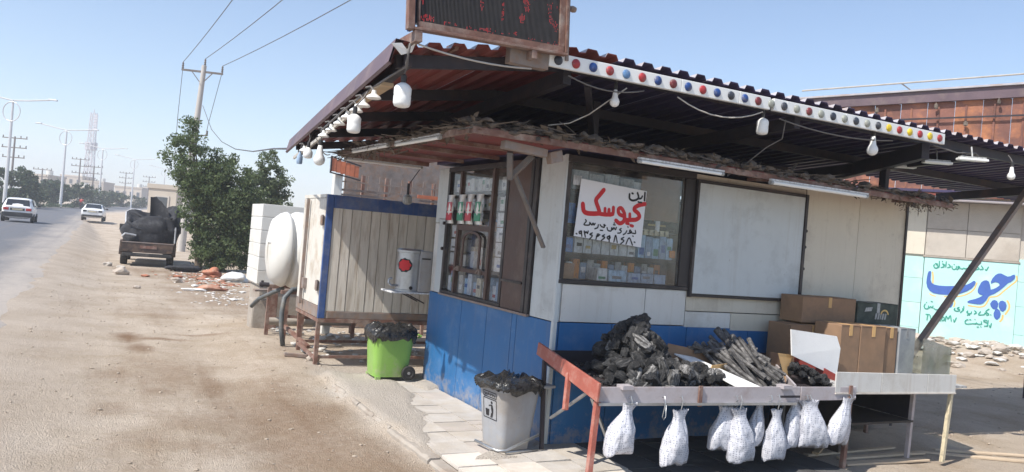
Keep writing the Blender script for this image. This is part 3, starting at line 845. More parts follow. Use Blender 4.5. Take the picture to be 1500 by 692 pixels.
# serving hatch with arched top
ht = MB()
pts_o = [(1.60, 1.412), (1.60, 1.74)] + [(1.84 + .24 * math.cos(math.pi - a), 1.74 + .085 * math.sin(a)) for a in np.linspace(0.15, math.pi - .15, 9)] + [(2.08, 1.74), (2.08, 1.412)]
pts_i = [(1.64, 1.43), (1.64, 1.73)] + [(1.84 + .20 * math.cos(math.pi - a), 1.73 + .07 * math.sin(a)) for a in np.linspace(0.15, math.pi - .15, 9)] + [(2.04, 1.73), (2.04, 1.43)]
rows = []
for o_, i_ in zip(pts_o, pts_i):
    rows.append([(-.026, o_[0], o_[1]), (-.026, i_[0], i_[1]), (-.012, i_[0], i_[1]), (-.012, o_[0], o_[1])])
ht.grid(rows, close=True)
hatch = add('hatch', ht, m_brown, winl, label='brown arched serving hatch')
m = MB()
for v in (1.56, 2.12):
    m.box((-.04, v - .012, 1.37), (-.017, v + .012, 1.43)); m.tube([(-.04, v, 1.43), (-.06, v + .04, 1.38)], .007)
add('hook', m, m_angle, hatch)
# brown shutter leaf and jamb at the corner end
m = MB(); m.box((-.012, .60, 1.087), (.03, 1.058, 2.555)); leaf = add('door_leaf', m, m_brown, kiosk, bevel=.004, label='brown shutter leaf beside the display window')
m = MB(); m.box((-.03, .62, 1.35), (-.013, 1.05, 1.372)); add('handle', m, m_frame, leaf)
m = MB(); bars(m, [((-.03, .545, 1.087), (.03, .598, 2.555)), ((-.022, .47, 1.07), (.03, .540, 2.555))]); add('jamb', m, m_frame, kiosk, bevel=.004)
m = MB()
for z in (1.9, 1.6): m.cyl((-.03, 2.655, z), (-.005, 2.655, z), .02, n=8)
add('latch', m, m_frame, kiosk)
# inner shelves behind both windows
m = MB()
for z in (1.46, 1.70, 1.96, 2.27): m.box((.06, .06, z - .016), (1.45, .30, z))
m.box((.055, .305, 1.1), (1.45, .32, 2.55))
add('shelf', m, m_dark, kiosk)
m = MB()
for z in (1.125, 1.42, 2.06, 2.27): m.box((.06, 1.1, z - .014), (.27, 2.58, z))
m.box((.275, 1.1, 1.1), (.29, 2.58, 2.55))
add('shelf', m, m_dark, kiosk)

# ---- awning of brush-covered sheet round the kiosk
awn = MB()
AZ = 2.62
awn.prism([(-1.16, -.5, AZ - .03), (4.6, -.52, AZ - .06), (4.6, -.034, AZ - .02), (-.034, -.034, AZ - .01), (-.034, 3.25, AZ + .02), (-1.16, 3.25, AZ + .02)], (0, 0, .02))
aw = add('awning', awn, m_maroon, kiosk, label='low awning sheet heaped with dry brush along its edge')
m = MB()
m.beam((-1.17, -.51, AZ - .05), (4.62, -.53, AZ - .08), .03, .05)
m.beam((-1.17, -.48, AZ - .05), (-1.17, 3.25, AZ), .03, .05)
m.beam((-1.15, 3.26, AZ - .01), (-.04, 3.26, AZ), .03, .05)
for v in (.45, 1.3, 2.2): m.beam((-1.14, v, AZ - .045 + .012 * v), (-.04, v, AZ - .045 + .012 * v), .035, .035)
for u in (1.0, 2.1, 3.3, 4.3): m.beam((u, -.5, AZ - .07), (u, -.036, AZ - .05), .035, .035)
add('beam', m, m_rustpaint, aw)
m = MB(); m.beam((-.62, -.18, 2.33), (-.19, -.03, 1.72), .038, .02); add('brace', m, m_greysteel, aw)
m = MB(); m.beam((-.86, -.42, 2.505), (-.47, -.42, 2.48), .08, .065); m.obox((-.37, -.40, 2.465), (.055, 0, .018), (0, .04, 0), (-.012, 0, .045)); add('bracket', m, m_angle, aw, label='grey steel channel end hanging at the awning corner', bevel=.004)
for p0, p1, w_ in (((-.76, -.36, 2.46), (-.70, -.28, 2.25), .045), ((-.54, -.34, 2.46), (-.66, -.22, 2.28), .055)):
    m = MB(); m.beam(p0, p1, w_, .04); add('brace', m, m_greysteel, aw)
# dry twigs and leaves lying on the awning edge: cannot be counted
tw = MB()
def twig(p, L, a, el, r):
    d = Vector((math.cos(a) * math.cos(el), math.sin(a) * math.cos(el), math.sin(el)))
    q = Vector(p) + d * L
    w = d.orthogonal().normalized()
    tw.tube([p, (Vector(p) + q) / 2 + w * L * rnd.uniform(-.08, .08), q], [r, r, r * .6], 3)
def frond(p, L, a, el, wd):
    d = Vector((math.cos(a) * math.cos(el), math.sin(a) * math.cos(el), math.sin(el)))
    s = Vector((-math.sin(a), math.cos(a), rnd.uniform(-.6, .6))).normalized() * wd
    p = Vector(p)
    tw.poly([p - s * .4, p + d * L * .5 - s, p + d * L, p + d * L * .5 + s])
for i in range(1800):
    if rnd.random() < .66:
        u = rnd.uniform(-1.18, 4.7); v = -.5 + abs(rnd.gauss(0, .13)) - .04; a = rnd.gauss(0.1, .45) + (math.pi if rnd.random() < .4 else 0)
    else:
        v = rnd.uniform(-.5, 3.3); u = -1.16 + abs(rnd.gauss(0, .13)) - .04; a = math.pi / 2 + rnd.gauss(0, .45)
    hgt = .025 + .05 * nz(u, v, 3, 2.5)
    z = AZ - .01 + rnd.uniform(-.02, max(.03, hgt + .02)) - .01 * max(0, u)
    if rnd.random() < .28: twig((u, v, z), rnd.uniform(.12, .32), a, rnd.gauss(0, .12), rnd.uniform(.004, .009))
    else: frond((u, v, z), rnd.uniform(.05, .15), a + rnd.gauss(0, .5), rnd.gauss(-.05, .35), rnd.uniform(.012, .03))
for i in range(420):   # ragged dusty tuft at the far right end
    u = rnd.gauss(4.22, .15); v = rnd.uniform(-.56, -.25); z = AZ - .06 + rnd.gauss(0, .05) - .25 * max(0, .12 - abs(u - 4.3))
    frond((u, v, z), rnd.uniform(.02, .08), rnd.uniform(0, 6.28), rnd.gauss(-.2, .7), rnd.uniform(.004, .012))
for i in range(420):   # clods of leaf litter caught in the brush
    if rnd.random() < .7: u = rnd.uniform(-1.15, 4.6); v = -.5 + abs(rnd.gauss(0, .08)) - .03
    else: v = rnd.uniform(-.5, 3.2); u = -1.15 + abs(rnd.gauss(0, .08)) - .03
    tw.lump((u, v, AZ + rnd.uniform(-.03, .05) - .01 * max(0, u)), rnd.uniform(.018, .045), i, (1.6, 1.2, .7), .8, 1)
add('brush', tw, m_twig, aw, kind='stuff')

# ---- goods behind the glass
def goods(name, label, cat, group, items, frame='K'):
    """items: (corner a, corner b, material)"""
    for a, b, mt in items:
        m = MB(); m.box(a, b)
        base = (min(a[0], b[0]), min(a[1], b[1]), min(a[2], b[2]))
        o = add(name, m, mt, base=base, label=label, cat=cat, group=group, bevel=.003)
        # printed band and mark on the face towards the glass
        lo = [min(a[i], b[i]) for i in range(3)]; hi = [max(a[i], b[i]) for i in range(3)]
        if rnd.random() < .85 and 'cardboard' not in name and 'sticker' not in name:
            ax = 1 if lo[0] > .052 and lo[1] < .25 and hi[0] - lo[0] < .5 and lo[0] != .045 and lo[1] in (.045, .21, .03, .07, .05) else 0
            c_ = rnd.choice(PRINTS); f0 = rnd.uniform(.1, .5); f1 = f0 + rnd.uniform(.15, .35)
            z0 = lo[2] + (hi[2] - lo[2]) * f0; z1 = lo[2] + (hi[2] - lo[2]) * f1
            m = MB()
            if ax == 1:
                w_ = hi[0] - lo[0]; x0 = lo[0] + w_ * rnd.uniform(.08, .3); x1 = hi[0] - w_ * rnd.uniform(.08, .3)
                m.poly([(x0, lo[1] - .0015, z0), (x1, lo[1] - .0015, z0), (x1, lo[1] - .0015, z1), (x0, lo[1] - .0015, z1)])
            else:
                w_ = hi[1] - lo[1]; y0 = lo[1] + w_ * rnd.uniform(.08, .3); y1 = hi[1] - w_ * rnd.uniform(.08, .3)
                m.poly([(lo[0] - .0015, y0, z0), (lo[0] - .0015, y1, z0), (lo[0] - .0015, y1, z1), (lo[0] - .0015, y0, z1)])
            add('print_band', m, c_, o)
def flat(name, c, rough=.55): return MAT(name, c, rough, var=.12, scale=28, bump=0.0, rv=.12, dirt=tuple(x * .35 + .03 for x in c), damt=.42, dscale=19, stretch=(1.6, 1.6, .8))
m_cartw = flat('white_carton', (.62, .63, .64)); m_cartb = flat('blue_grey_carton', (.26, .36, .50)); m_cartblue = flat('blue_pack', (.06, .20, .50))
m_cartg = flat('grey_carton', (.42, .42, .41)); m_carto = flat('orange_pack', (.72, .25, .04)); m_cartc = flat('cream_carton', (.60, .52, .36)); m_lblue = flat('light_blue_carton', (.38, .55, .72))
Vf = .045
PRINTS = [MAT('print_' + n_, c_, .6, var=.4, scale=60, bump=0) for n_, c_ in (('grey', (.16, .16, .17)), ('red', (.36, .05, .05)), ('blue', (.06, .13, .34)), ('black', (.03, .03, .03)), ('gold', (.42, .30, .10)), ('green', (.05, .22, .11)), ('white', (.68, .68, .68)))]
goods('cigarette_carton', 'white carton standing in the row beneath the hand lettered poster', 'carton', 'white cartons under the poster', [((.17 + .098 * i, Vf, 1.70), (.17 + .098 * i + .088, .2, 1.70 + .14 - .006 * (i % 2)), m_cartw) for i in range(7)])
goods('carton', 'blue grey carton in the upright row right of the poster', 'carton', 'blue grey cartons right of the poster', [((.88 + .082 * i, Vf, 1.70), (.88 + .082 * i + .075, .2, 1.70 + .215 - .01 * (i % 3)), m_cartb if i % 2 else m_lblue) for i in range(5)])
goods('cigarette_pack', 'small cream pack lined up on the blue grey cartons', 'pack', 'cream packs on the blue grey cartons', [((.88 + .062 * i, Vf + .01, 1.918), (.88 + .062 * i + .045, .11, 1.972), m_cartc) for i in range(6)])
goods('snack_pack', 'orange pack at the right end of the carton row', 'pack', None, [((1.243, .03, 1.72), (1.31, .043, 1.79), m_carto)])
goods('carton', 'blue carton on the shelf left of the poster', 'carton', None, [((.055, Vf, 1.96), (.15, .2, 2.14), m_cartblue)])
goods('carton', 'blue carton low at the left edge of the front window', 'carton', None, [((.06, Vf, 1.70), (.155, .2, 1.83), m_cartblue)])
goods('carton', 'brown box at the left of the bottom window shelf', 'box', None, [((.08, Vf, 1.46), (.19, .2, 1.60), m_card)])
goods('carton', 'white carton alone on the bottom shelf of the front window', 'carton', None, [((.44, Vf, 1.46), (.55, .2, 1.575), m_cartw)])
goods('carton', 'light blue carton on the bottom shelf beside the white one', 'carton', None, [((.57, Vf, 1.46), (.77, .2, 1.565), m_lblue)])
goods('carton', 'low blue grey carton on the bottom shelf towards the right', 'carton', 'low cartons on the bottom shelf', [((.79 + .15 * i, Vf, 1.46), (.79 + .15 * i + .14, .2, 1.55), m_cartb) for i in range(3)])
goods('carton', 'grey carton stacked high above the poster', 'carton', 'grey cartons above the poster', [((.10 + .17 * i, Vf, 2.27), (.10 + .17 * i + .16, .2, 2.44 - .02 * (i % 2)), m_cartg) for i in range(4)])
goods('cardboard_sheet', 'brown cardboard sheet standing upper right behind the front window', 'cardboard', None, [((.86, .05, 2.06), (1.33, .058, 2.47), m_card)])
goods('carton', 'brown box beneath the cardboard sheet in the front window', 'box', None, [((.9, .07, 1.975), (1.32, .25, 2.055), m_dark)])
m = MB(); m.rev((1.10, .08, 1.96), (0, 0, 1), [(.028, 0), (.03, .1), (.014, .13), (.014, .16)], 10); add('bottle', m, m_whiteplastic, base=(1.10, .08, 1.96), label='white bottle on the right shelf of the front window', cat='bottle', smooth=True)
goods('snack_box', 'small printed box on the shelf between poster and window edge', 'box', 'small boxes behind the poster shelf', [((.17 + .075 * i, .21, 1.96), (.17 + .075 * i + .066, .29, 1.96 + .12 + .03 * (i % 3)), (m_cartc, m_cartblue, m_cartw, m_carto, m_cartg)[i % 5]) for i in range(16)])
goods('snack_box', 'small printed box in the second row of the bottom window shelf', 'box', 'second row of the bottom window shelf', [((.2 + .078 * i, .21, 1.46), (.2 + .078 * i + .07, .29, 1.46 + .15 + .03 * (i % 2)), (m_cartw, m_cartg, m_cartb, m_carto)[(i * 3) % 4]) for i in range(14)])
goods('carton', 'small white carton leaning high beside the cardboard sheet', 'carton', None, [((.74, Vf, 2.27), (.85, .2, 2.40), m_cartw)])
goods('sticker', 'small white sticker on the upper left of the front window', 'sticker', None, [((.075, -.0005, 2.30), (.165, .0065, 2.385), m_cartw)])
goods('snack_box', 'printed box on the middle shelf of the left window', 'box', 'printed boxes on the middle shelf of the left window', [((.05 + .05 * (i % 2), 1.47 + .105 * i, 1.425), (.2, 1.47 + .105 * i + .095, 1.425 + .13 + .05 * (i % 3)), (m_cartw, m_cartc, m_cartg, m_lblue)[i % 4]) for i in range(7)])
goods('snack_box', 'small bright packet in the upper shelf row of the left window', 'packet', 'bright packets in the left window', [((.06, 1.47 + .08 * i, 1.84), (.18, 1.47 + .08 * i + .07, 1.84 + .10 + .03 * (i % 2)), (m_carto, m_cartblue, m_cartw, m_cartc)[i % 4]) for i in range(9)])
# left window goods
goods('cigarette_carton', 'white carton in the upper rows of the left window', 'carton', 'white cartons in the left window', [((.045, 1.16 + .097 * i, z), (.2, 1.16 + .097 * i + .088, z + .15 - .01 * (i % 3)), m_cartw if (i + k) % 4 else m_cartg) for k, z in enumerate((2.27, 2.06)) for i in range(14) if not (1.39 < 1.2 + .097 * i < 1.46)])
goods('cigarette_carton', 'white carton in the column beside the brown shutter leaf', 'carton', 'white cartons beside the shutter leaf', [((.045, 1.13, 1.425 + .155 * i), (.2, 1.38, 1.425 + .155 * i + .145), m_cartw) for i in range(4)])
goods('carton', 'white carton in the column by the rear window edge', 'carton', 'white cartons by the rear window edge', [((.045, 2.31, 1.425 + .16 * i), (.2, 2.55, 1.425 + .16 * i + .14), m_cartw if i else m_cartg) for i in range(3)])
goods('snack_pack', 'printed pack heaped along the bottom of the left window', 'pack', 'packs at the bottom of the left window', [((.035 + .02 * (i % 2), 1.16 + .118 * i, 1.125), (.16, 1.16 + .118 * i + .108, 1.125 + (.2, .15, .23, .17)[i % 4]), (m_cartb, m_cartw, m_lblue, m_cartg, m_cartc)[i % 5]) for i in range(12) if not 2.22 < 1.16 + .118 * i < 2.3])
m_packred = MAT('red_foil_pack', (.50, .03, .05), .35, var=.2, bump=.0); m_packgreen = MAT('green_foil_pack', (.03, .24, .13), .35, var=.2, bump=.0)
for i, (v, mt, nm) in enumerate(((2.46, m_packred, 'red and white pouch hanging alone nearest the rear window edge'), (2.15, m_packgreen, 'green and white pouch hanging left of the middle red pouch'), (1.93, m_packred, 'red and white pouch hanging between two green ones'), (1.69, m_packgreen, 'green and white pouch hanging nearest the shutter leaf'))):
    t = thing('hanging_pouch', nm, 'pouch', (-.012, v, 1.93))
    m = MB(); rows = []
    for k in range(7):
        z = 1.90 + .33 * k / 6; hw = .085 + .02 * math.cos(k * 2.1); th = .004 + .016 * math.sin(math.pi * k / 6)
        rows.append([(-.022 - th, v - hw, z), (-.026 - th * 1.6, v, z), (-.022 - th, v + hw, z), (-.020, v, z)])
    m.grid(rows, close=True); add('pouch_body', m, m_whiteplastic, t, smooth='all')
    m = MB()
    for z0, z1, wd in ((1.935, 2.02, .075), (2.04, 2.145, .06)): m.box((-.052, v - wd, z0), (-.044, v + wd, z1))
    add('print_panel', m, mt, t)

# ---- poster (hand lettered)
CR = lambda p, t: p
def catmull(pts, n=5):
    if len(pts) < 3: return [Vector((p[0], p[1], 0)) for p in pts]
    P = [Vector((p[0], p[1], 0)) for p in pts]
    P = [P[0] * 2 - P[1]] + P + [P[-1] * 2 - P[-2]]
    out = []
    for i in range(1, len(P) - 2):
        for k in range(n):
            t = k / n
            a, b, c, d = P[i - 1], P[i], P[i + 1], P[i + 2]
            out.append(.5 * ((2 * b) + (c - a) * t + (2 * a - 5 * b + 4 * c - d) * t * t + (3 * b - a - 3 * c + d) * t ** 3))
    out.append(P[-2])
    return out

def stroke(m, pts, wd, to3, depth):
    """brush stroke as a flat ribbon with rounded ends, standing off its sheet by depth"""
    c = catmull(pts)
    if len(pts) == 2:
        c = [c[0], c[0].lerp(c[1], .5), c[1]]
    n = len(c)
    left, right = [], []
    for i in range(n):
        t = (c[min(n - 1, i + 1)] - c[max(0, i - 1)])
        if t.length < 1e-6: t = Vector((1, 0, 0))
        t.normalize()
        s = Vector((-t.y, t.x, 0)) * wd / 2
        left.append(c[i] + s); right.append(c[i] - s)
    def capts(p, frm, to, d):
        mid = d * wd / 2
        return [p + (frm - p) * .7 + mid * .7, p + mid, p + (to - p) * .7 + mid * .7]
    t0 = (c[0] - c[1]).normalized(); t1 = (c[-1] - c[-2]).normalized()
    for i in range(n - 1):
        m.poly([to3(left[i], depth), to3(left[i + 1], depth), to3(right[i + 1], depth), to3(right[i], depth)])
    k0 = capts(c[0], right[0], left[0], t0); k1 = capts(c[-1], left[-1], right[-1], t1)
    m.poly([to3(q, depth) for q in [right[0]] + k0 + [left[0]]])
    m.poly([to3(q, depth) for q in [left[-1]] + k1 + [right[-1]]])

BIG=[[(-0.52,1.868),(-0.479,1.883),(-0.466,1.857),(-0.466,1.769),(-0.464,1.673),(-0.438,1.611),(-0.386,1.576),(-0.287,1.562),(-0.147,1.565),(-0.008,1.579),(0.128,1.599),(0.263,1.636),(0.342,1.688),(0.393,1.737),(0.423,1.735),(0.438,1.705),(0.42,1.64),(0.364,1.556),(0.274,1.484),(0.141,1.415),(0.005,1.378),(-0.133,1.364),(-0.273,1.362),(-0.386,1.376),(-0.467,1.423),(-0.522,1.498),(-0.547,1.6),(-0.545,1.713),(-0.535,1.81)],[(-0.121,1.192),(-0.084,1.267),(-0.051,1.298),(-0.008,1.275),(0.025,1.231),(0.021,1.159),(-0.003,1.101),(-0.029,1.079),(-0.072,1.101),(-0.103,1.146)],[(1.172,1.952),(1.187,1.918),(1.179,1.855),(1.112,1.779),(1.061,1.751),(0.988,1.658),(0.914,1.573),(0.814,1.485),(0.737,1.443),(0.705,1.411),(0.671,1.325),(0.616,1.249),(0.564,1.219),(0.496,1.215),(0.401,1.22),(0.312,1.231),(0.303,1.254),(0.342,1.289),(0.448,1.329),(0.526,1.372),(0.578,1.409),(0.597,1.428),(0.535,1.44),(0.494,1.483),(0.488,1.537),(0.509,1.626),(0.549,1.724),(0.594,1.763),(0.64,1.775),(0.688,1.756),(0.712,1.701),(0.73,1.632),(0.741,1.571),(0.793,1.592),(0.857,1.637),(0.906,1.689),(0.884,1.733),(0.822,1.751),(0.771,1.73),(0.738,1.703),(0.729,1.749),(0.757,1.83),(0.811,1.913),(0.862,1.949),(0.915,1.954),(0.97,1.928),(1.038,1.896),(1.09,1.908),(1.14,1.944)],[(0.749,1.255),(0.785,1.329),(0.83,1.35),(0.878,1.332),(0.908,1.273),(0.9,1.194),(0.864,1.136),(0.81,1.145),(0.767,1.195)],[(0.914,1.289),(0.943,1.339),(0.989,1.352),(1.044,1.319),(1.069,1.244),(1.055,1.158),(1.006,1.101),(0.958,1.123),(0.92,1.197)],[(0.83,1.047),(0.852,1.127),(0.889,1.17),(0.945,1.122),(0.97,1.047),(0.955,0.968),(0.906,0.908),(0.865,0.934),(0.837,0.985)]]
YELLOW=[(0.0323,[(-0.437,1.86),(-0.419,1.741),(-0.414,1.613)]),(0.0235,[(-0.463,1.355),(-0.404,1.323),(-0.339,1.313)]),(0.0235,[(-0.158,1.323),(-0.074,1.325)]),(0.0264,[(0.036,1.332),(0.145,1.36),(0.252,1.403),(0.356,1.477),(0.425,1.57),(0.463,1.7)]),(0.0294,[(1.213,1.92),(1.216,1.82),(1.129,1.719),(1.006,1.583),(0.883,1.446),(0.74,1.399),(0.705,1.318),(0.646,1.202),(0.554,1.16),(0.432,1.162),(0.33,1.167)]),(0.0382,[(1.075,1.353),(1.117,1.265),(1.113,1.172),(1.058,1.057)]),(0.0382,[(1.011,1.021),(1.003,0.943),(0.968,0.884)]),(0.0294,[(0.034,1.272),(0.06,1.195),(0.045,1.114)])]
GREEN=[(0.0196,[(0.603,2.019),(0.625,2),(0.66,2.079)]),(0.0196,[(0.524,2.09),(0.562,2.026),(0.506,2.005)]),(0.0196,[(0.506,2.159),(0.437,2.082),(0.484,2.024),(0.429,2),(0.401,2.008)]),(0.0196,[(0.392,2.036),(0.369,2.045),(0.385,2.002),(0.41,1.993),(0.384,1.956)]),(0.0196,[(0.338,2.042),(0.343,1.987),(0.317,1.937)]),(0.0196,[(0.279,2.092),(0.291,1.99)]),(0.0196,[(0.237,2.009),(0.211,1.994),(0.182,2.012),(0.157,1.986),(0.117,1.995)]),(0.0196,[(0.103,2.021),(0.073,2.042),(0.061,2.014),(0.092,2.004),(0.048,1.963)]),(0.0196,[(0.031,2.038),(0.031,1.99),(-0.014,1.961),(-0.051,1.989),(-0.057,2.033)]),(0.0196,[(-0.02,2.078),(-0.012,2.069)]),(0.0196,[(-0.126,2.072),(-0.087,2.02),(-0.142,1.991)]),(0.0196,[(-0.179,2.123),(-0.18,2)]),(0.0196,[(-0.201,2.046),(-0.252,2.072),(-0.212,2.013),(-0.274,1.984)]),(0.0196,[(-0.259,2.129),(-0.251,2.12)]),(0.0196,[(-0.319,2.127),(-0.315,2.007),(-0.344,1.977)]),(0.0196,[(-0.347,2.055),(-0.397,2.064),(-0.338,2.013),(-0.363,1.961),(-0.407,1.973),(-0.428,2.013),(-0.412,2.039)]),(0.0196,[(0.775,1.012),(0.784,1.007)]),(0.0196,[(0.737,1.137),(0.678,1.073),(0.741,1.021),(0.701,0.988)]),(0.0196,[(0.693,1.01),(0.666,1.04),(0.649,0.998)]),(0.0196,[(0.64,0.996),(0.542,0.985),(0.575,1.061)]),(0.0196,[(0.459,1.067),(0.498,1.029),(0.455,0.992)]),(0.0196,[(0.4,1.036),(0.392,0.999),(0.338,0.987)]),(0.0196,[(0.362,0.958),(0.37,0.956)]),(0.0196,[(0.326,1.047),(0.306,1.018),(0.337,0.998),(0.356,0.984),(0.322,0.949)]),(0.0196,[(0.242,1.144),(0.242,1.054)]),(0.0196,[(0.219,1.087),(0.223,1.044),(0.184,0.993)]),(0.0196,[(0.151,1.111),(0.112,1.079),(0.169,1.054),(0.127,1.018),(0.057,1.037),(0.069,1.078)]),(0.0196,[(-0.088,1.063),(-0.079,1.058)]),(0.0196,[(-0.12,1.083),(-0.115,1.033),(-0.15,1.01),(-0.185,1.014)]),(0.0196,[(-0.15,0.978),(-0.142,0.976)]),(0.0196,[(-0.188,1.152),(-0.17,1.016)]),(0.0196,[(-0.217,1.077),(-0.219,1.026),(-0.261,0.997)]),(0.0196,[(-0.269,1.008),(-0.318,1.007),(-0.355,1.03)]),(0.0196,[(-0.373,1.084),(-0.388,1.039),(-0.418,1.063),(-0.444,1.031)]),(0.0196,[(-0.422,1.187),(-0.393,1.175)]),(0.0196,[(-0.464,1.074),(-0.472,1.013),(-0.527,1.007),(-0.555,1.052),(-0.538,1.111)]),(0.0196,[(-0.515,1.152),(-0.507,1.146)]),(0.0196,[(-0.507,0.876),(-0.429,0.876)]),(0.0196,[(-0.467,0.876),(-0.475,0.744)]),(0.0196,[(-0.417,0.855),(-0.384,0.751),(-0.356,0.854)]),(0.0196,[(-0.279,0.756),(-0.274,0.879)]),(0.0196,[(-0.274,0.879),(-0.221,0.866),(-0.234,0.82),(-0.276,0.807),(-0.194,0.758)]),(0.0196,[(-0.16,0.853),(-0.185,0.81),(-0.161,0.77),(-0.125,0.798),(-0.135,0.844),(-0.161,0.853)]),(0.0196,[(-0.105,0.768),(-0.092,0.885),(-0.053,0.822),(-0.01,0.902),(0.017,0.775)]),(0.0196,[(0.059,0.815),(0.076,0.769),(0.111,0.864)]),(0.0196,[(0.711,0.877),(0.668,0.879),(0.65,0.851),(0.729,0.813),(0.725,0.758),(0.671,0.744)]),(0.0196,[(0.737,0.883),(0.73,0.751)]),(0.0196,[(0.604,0.836),(0.614,0.785),(0.543,0.775),(0.512,0.798),(0.5,0.772),(0.466,0.777),(0.325,0.75),(0.288,0.787),(0.305,0.833),(0.345,0.852)]),(0.0196,[(0.375,0.856),(0.402,0.856)]),(0.0196,[(0.529,0.706),(0.561,0.709)]),(0.0196,[(0.602,0.726),(0.609,0.722)]),(0.0196,[(0.477,0.874),(0.484,0.869)]),(0.0196,[(0.769,0.767),(0.785,0.73),(0.803,0.821)])]
RED_INK=[(0.0336,[(0.857,2.201),(0.796,2.185),(0.751,2.16),(0.744,2.135),(0.786,2.11),(0.807,2.077),(0.774,2.049),(0.715,2.04),(0.668,2.035),(0.641,2.045)]),(0.0257,[(0.701,2.041),(0.696,2.094)]),(0.0297,[(0.644,2.041),(0.635,2.093),(0.597,2.137),(0.565,2.125),(0.578,2.083),(0.632,2.067)]),(0.0316,[(0.633,2.093),(0.641,2.05),(0.629,2.015),(0.59,1.998),(0.547,2.021)]),(0.0237,[(0.665,2.006),(0.69,2.002)]),(0.0237,[(0.716,1.989),(0.74,1.985)]),(0.0277,[(0.508,2.136),(0.507,2.081),(0.467,2.066),(0.462,2.113)]),(0.0257,[(0.467,2.068),(0.425,2.069),(0.418,2.118)]),(0.0316,[(0.506,2.075),(0.433,2.064),(0.353,2.066)]),(0.0336,[(0.388,2.283),(0.352,2.238),(0.315,2.19),(0.323,2.155),(0.343,2.119),(0.358,2.084),(0.353,2.066)]),(0.0356,[(0.352,2.067),(0.297,2.06),(0.229,2.059),(0.192,2.078),(0.177,2.136)])]
BLACK_INK=[(0.0178,[(0.848,2.306),(0.85,2.233)]),(0.0178,[(0.763,2.295),(0.779,2.257),(0.758,2.231),(0.711,2.22),(0.679,2.236),(0.675,2.276)]),(0.0158,[(0.702,2.286),(0.714,2.283)]),(0.0158,[(0.821,2.27),(0.808,2.249),(0.776,2.243)]),(0.0148,[(0.779,2.213),(0.794,2.21)]),(0.0148,[(0.806,2.211),(0.818,2.21)]),(0.0109,[(0.773,1.947),(0.778,1.92),(0.739,1.92)]),(0.0109,[(0.749,1.894),(0.756,1.891)]),(0.0109,[(0.732,1.93),(0.713,1.947),(0.709,1.93),(0.73,1.922),(0.69,1.912)]),(0.0109,[(0.684,1.974),(0.69,1.97)]),(0.0109,[(0.678,1.937),(0.664,1.912),(0.641,1.898)]),(0.0109,[(0.613,1.953),(0.596,1.94),(0.617,1.929),(0.604,1.911),(0.579,1.907)]),(0.0109,[(0.559,1.958),(0.549,1.936),(0.531,1.954),(0.521,1.934),(0.507,1.952),(0.504,1.922),(0.47,1.923),(0.456,1.948)]),(0.0109,[(0.524,1.98),(0.543,1.979)]),(0.0109,[(0.529,1.996),(0.534,1.995)]),(0.0109,[(0.437,1.964),(0.419,1.973),(0.427,1.948),(0.396,1.951)]),(0.0109,[(0.396,1.951),(0.379,1.967)]),(0.0109,[(0.385,1.918),(0.411,1.918)]),(0.0109,[(0.359,1.966),(0.354,1.939),(0.325,1.926)]),(0.0109,[(0.324,1.975),(0.313,1.959),(0.301,1.976),(0.291,1.957),(0.269,1.975)]),(0.0109,[(0.266,1.979),(0.262,1.955),(0.206,1.954),(0.228,1.986),(0.217,2)]),(0.0109,[(0.132,1.869),(0.141,1.865)]),(0.0109,[(0.183,1.895),(0.162,1.886),(0.17,1.871),(0.187,1.883),(0.183,1.895),(0.194,1.849)]),(0.0109,[(0.215,1.897),(0.222,1.877),(0.235,1.892),(0.251,1.878),(0.256,1.9)]),(0.0109,[(0.215,1.897),(0.231,1.845)]),(0.0109,[(0.302,1.888),(0.277,1.871),(0.305,1.863),(0.278,1.829)]),(0.0109,[(0.371,1.884),(0.37,1.865),(0.345,1.858),(0.385,1.877)]),(0.0109,[(0.357,1.883),(0.346,1.833)]),(0.0109,[(0.435,1.881),(0.411,1.866),(0.44,1.857),(0.405,1.827)]),(0.0109,[(0.488,1.876),(0.465,1.86),(0.482,1.845),(0.499,1.859),(0.488,1.876),(0.492,1.82)]),(0.0109,[(0.543,1.824),(0.556,1.886),(0.581,1.822)]),(0.0109,[(0.649,1.874),(0.621,1.855),(0.654,1.844),(0.618,1.81)]),(0.0109,[(0.679,1.814),(0.71,1.874),(0.753,1.81)]),(0.0109,[(0.769,1.84),(0.779,1.836)])]
pst = MB(); pc = [(.142, 2.36), (.869, 2.321), (.853, 1.795), (.112, 1.845)]
pst.prism([(u, -.026, z) for u, z in pc], (0, .004, 0))
poster = add('poster', pst, m_poster, base=(.11, -.026, 1.79), label='white hand lettered for sale poster taped on the kiosk window', cat='poster')
m = MB()
to3 = lambda q, d: (q.x, -.0275 - d, q.y)
for i, (wd, s) in enumerate(RED_INK): stroke(m, s, wd * 1.22, to3, i * .00012)
add('red_lettering', m, m_redink, poster)
m = MB()
for i, (wd, s) in enumerate(BLACK_INK): stroke(m, s, wd * 1.15, to3, i * .00008)
add('black_lettering', m, m_blackink, poster)

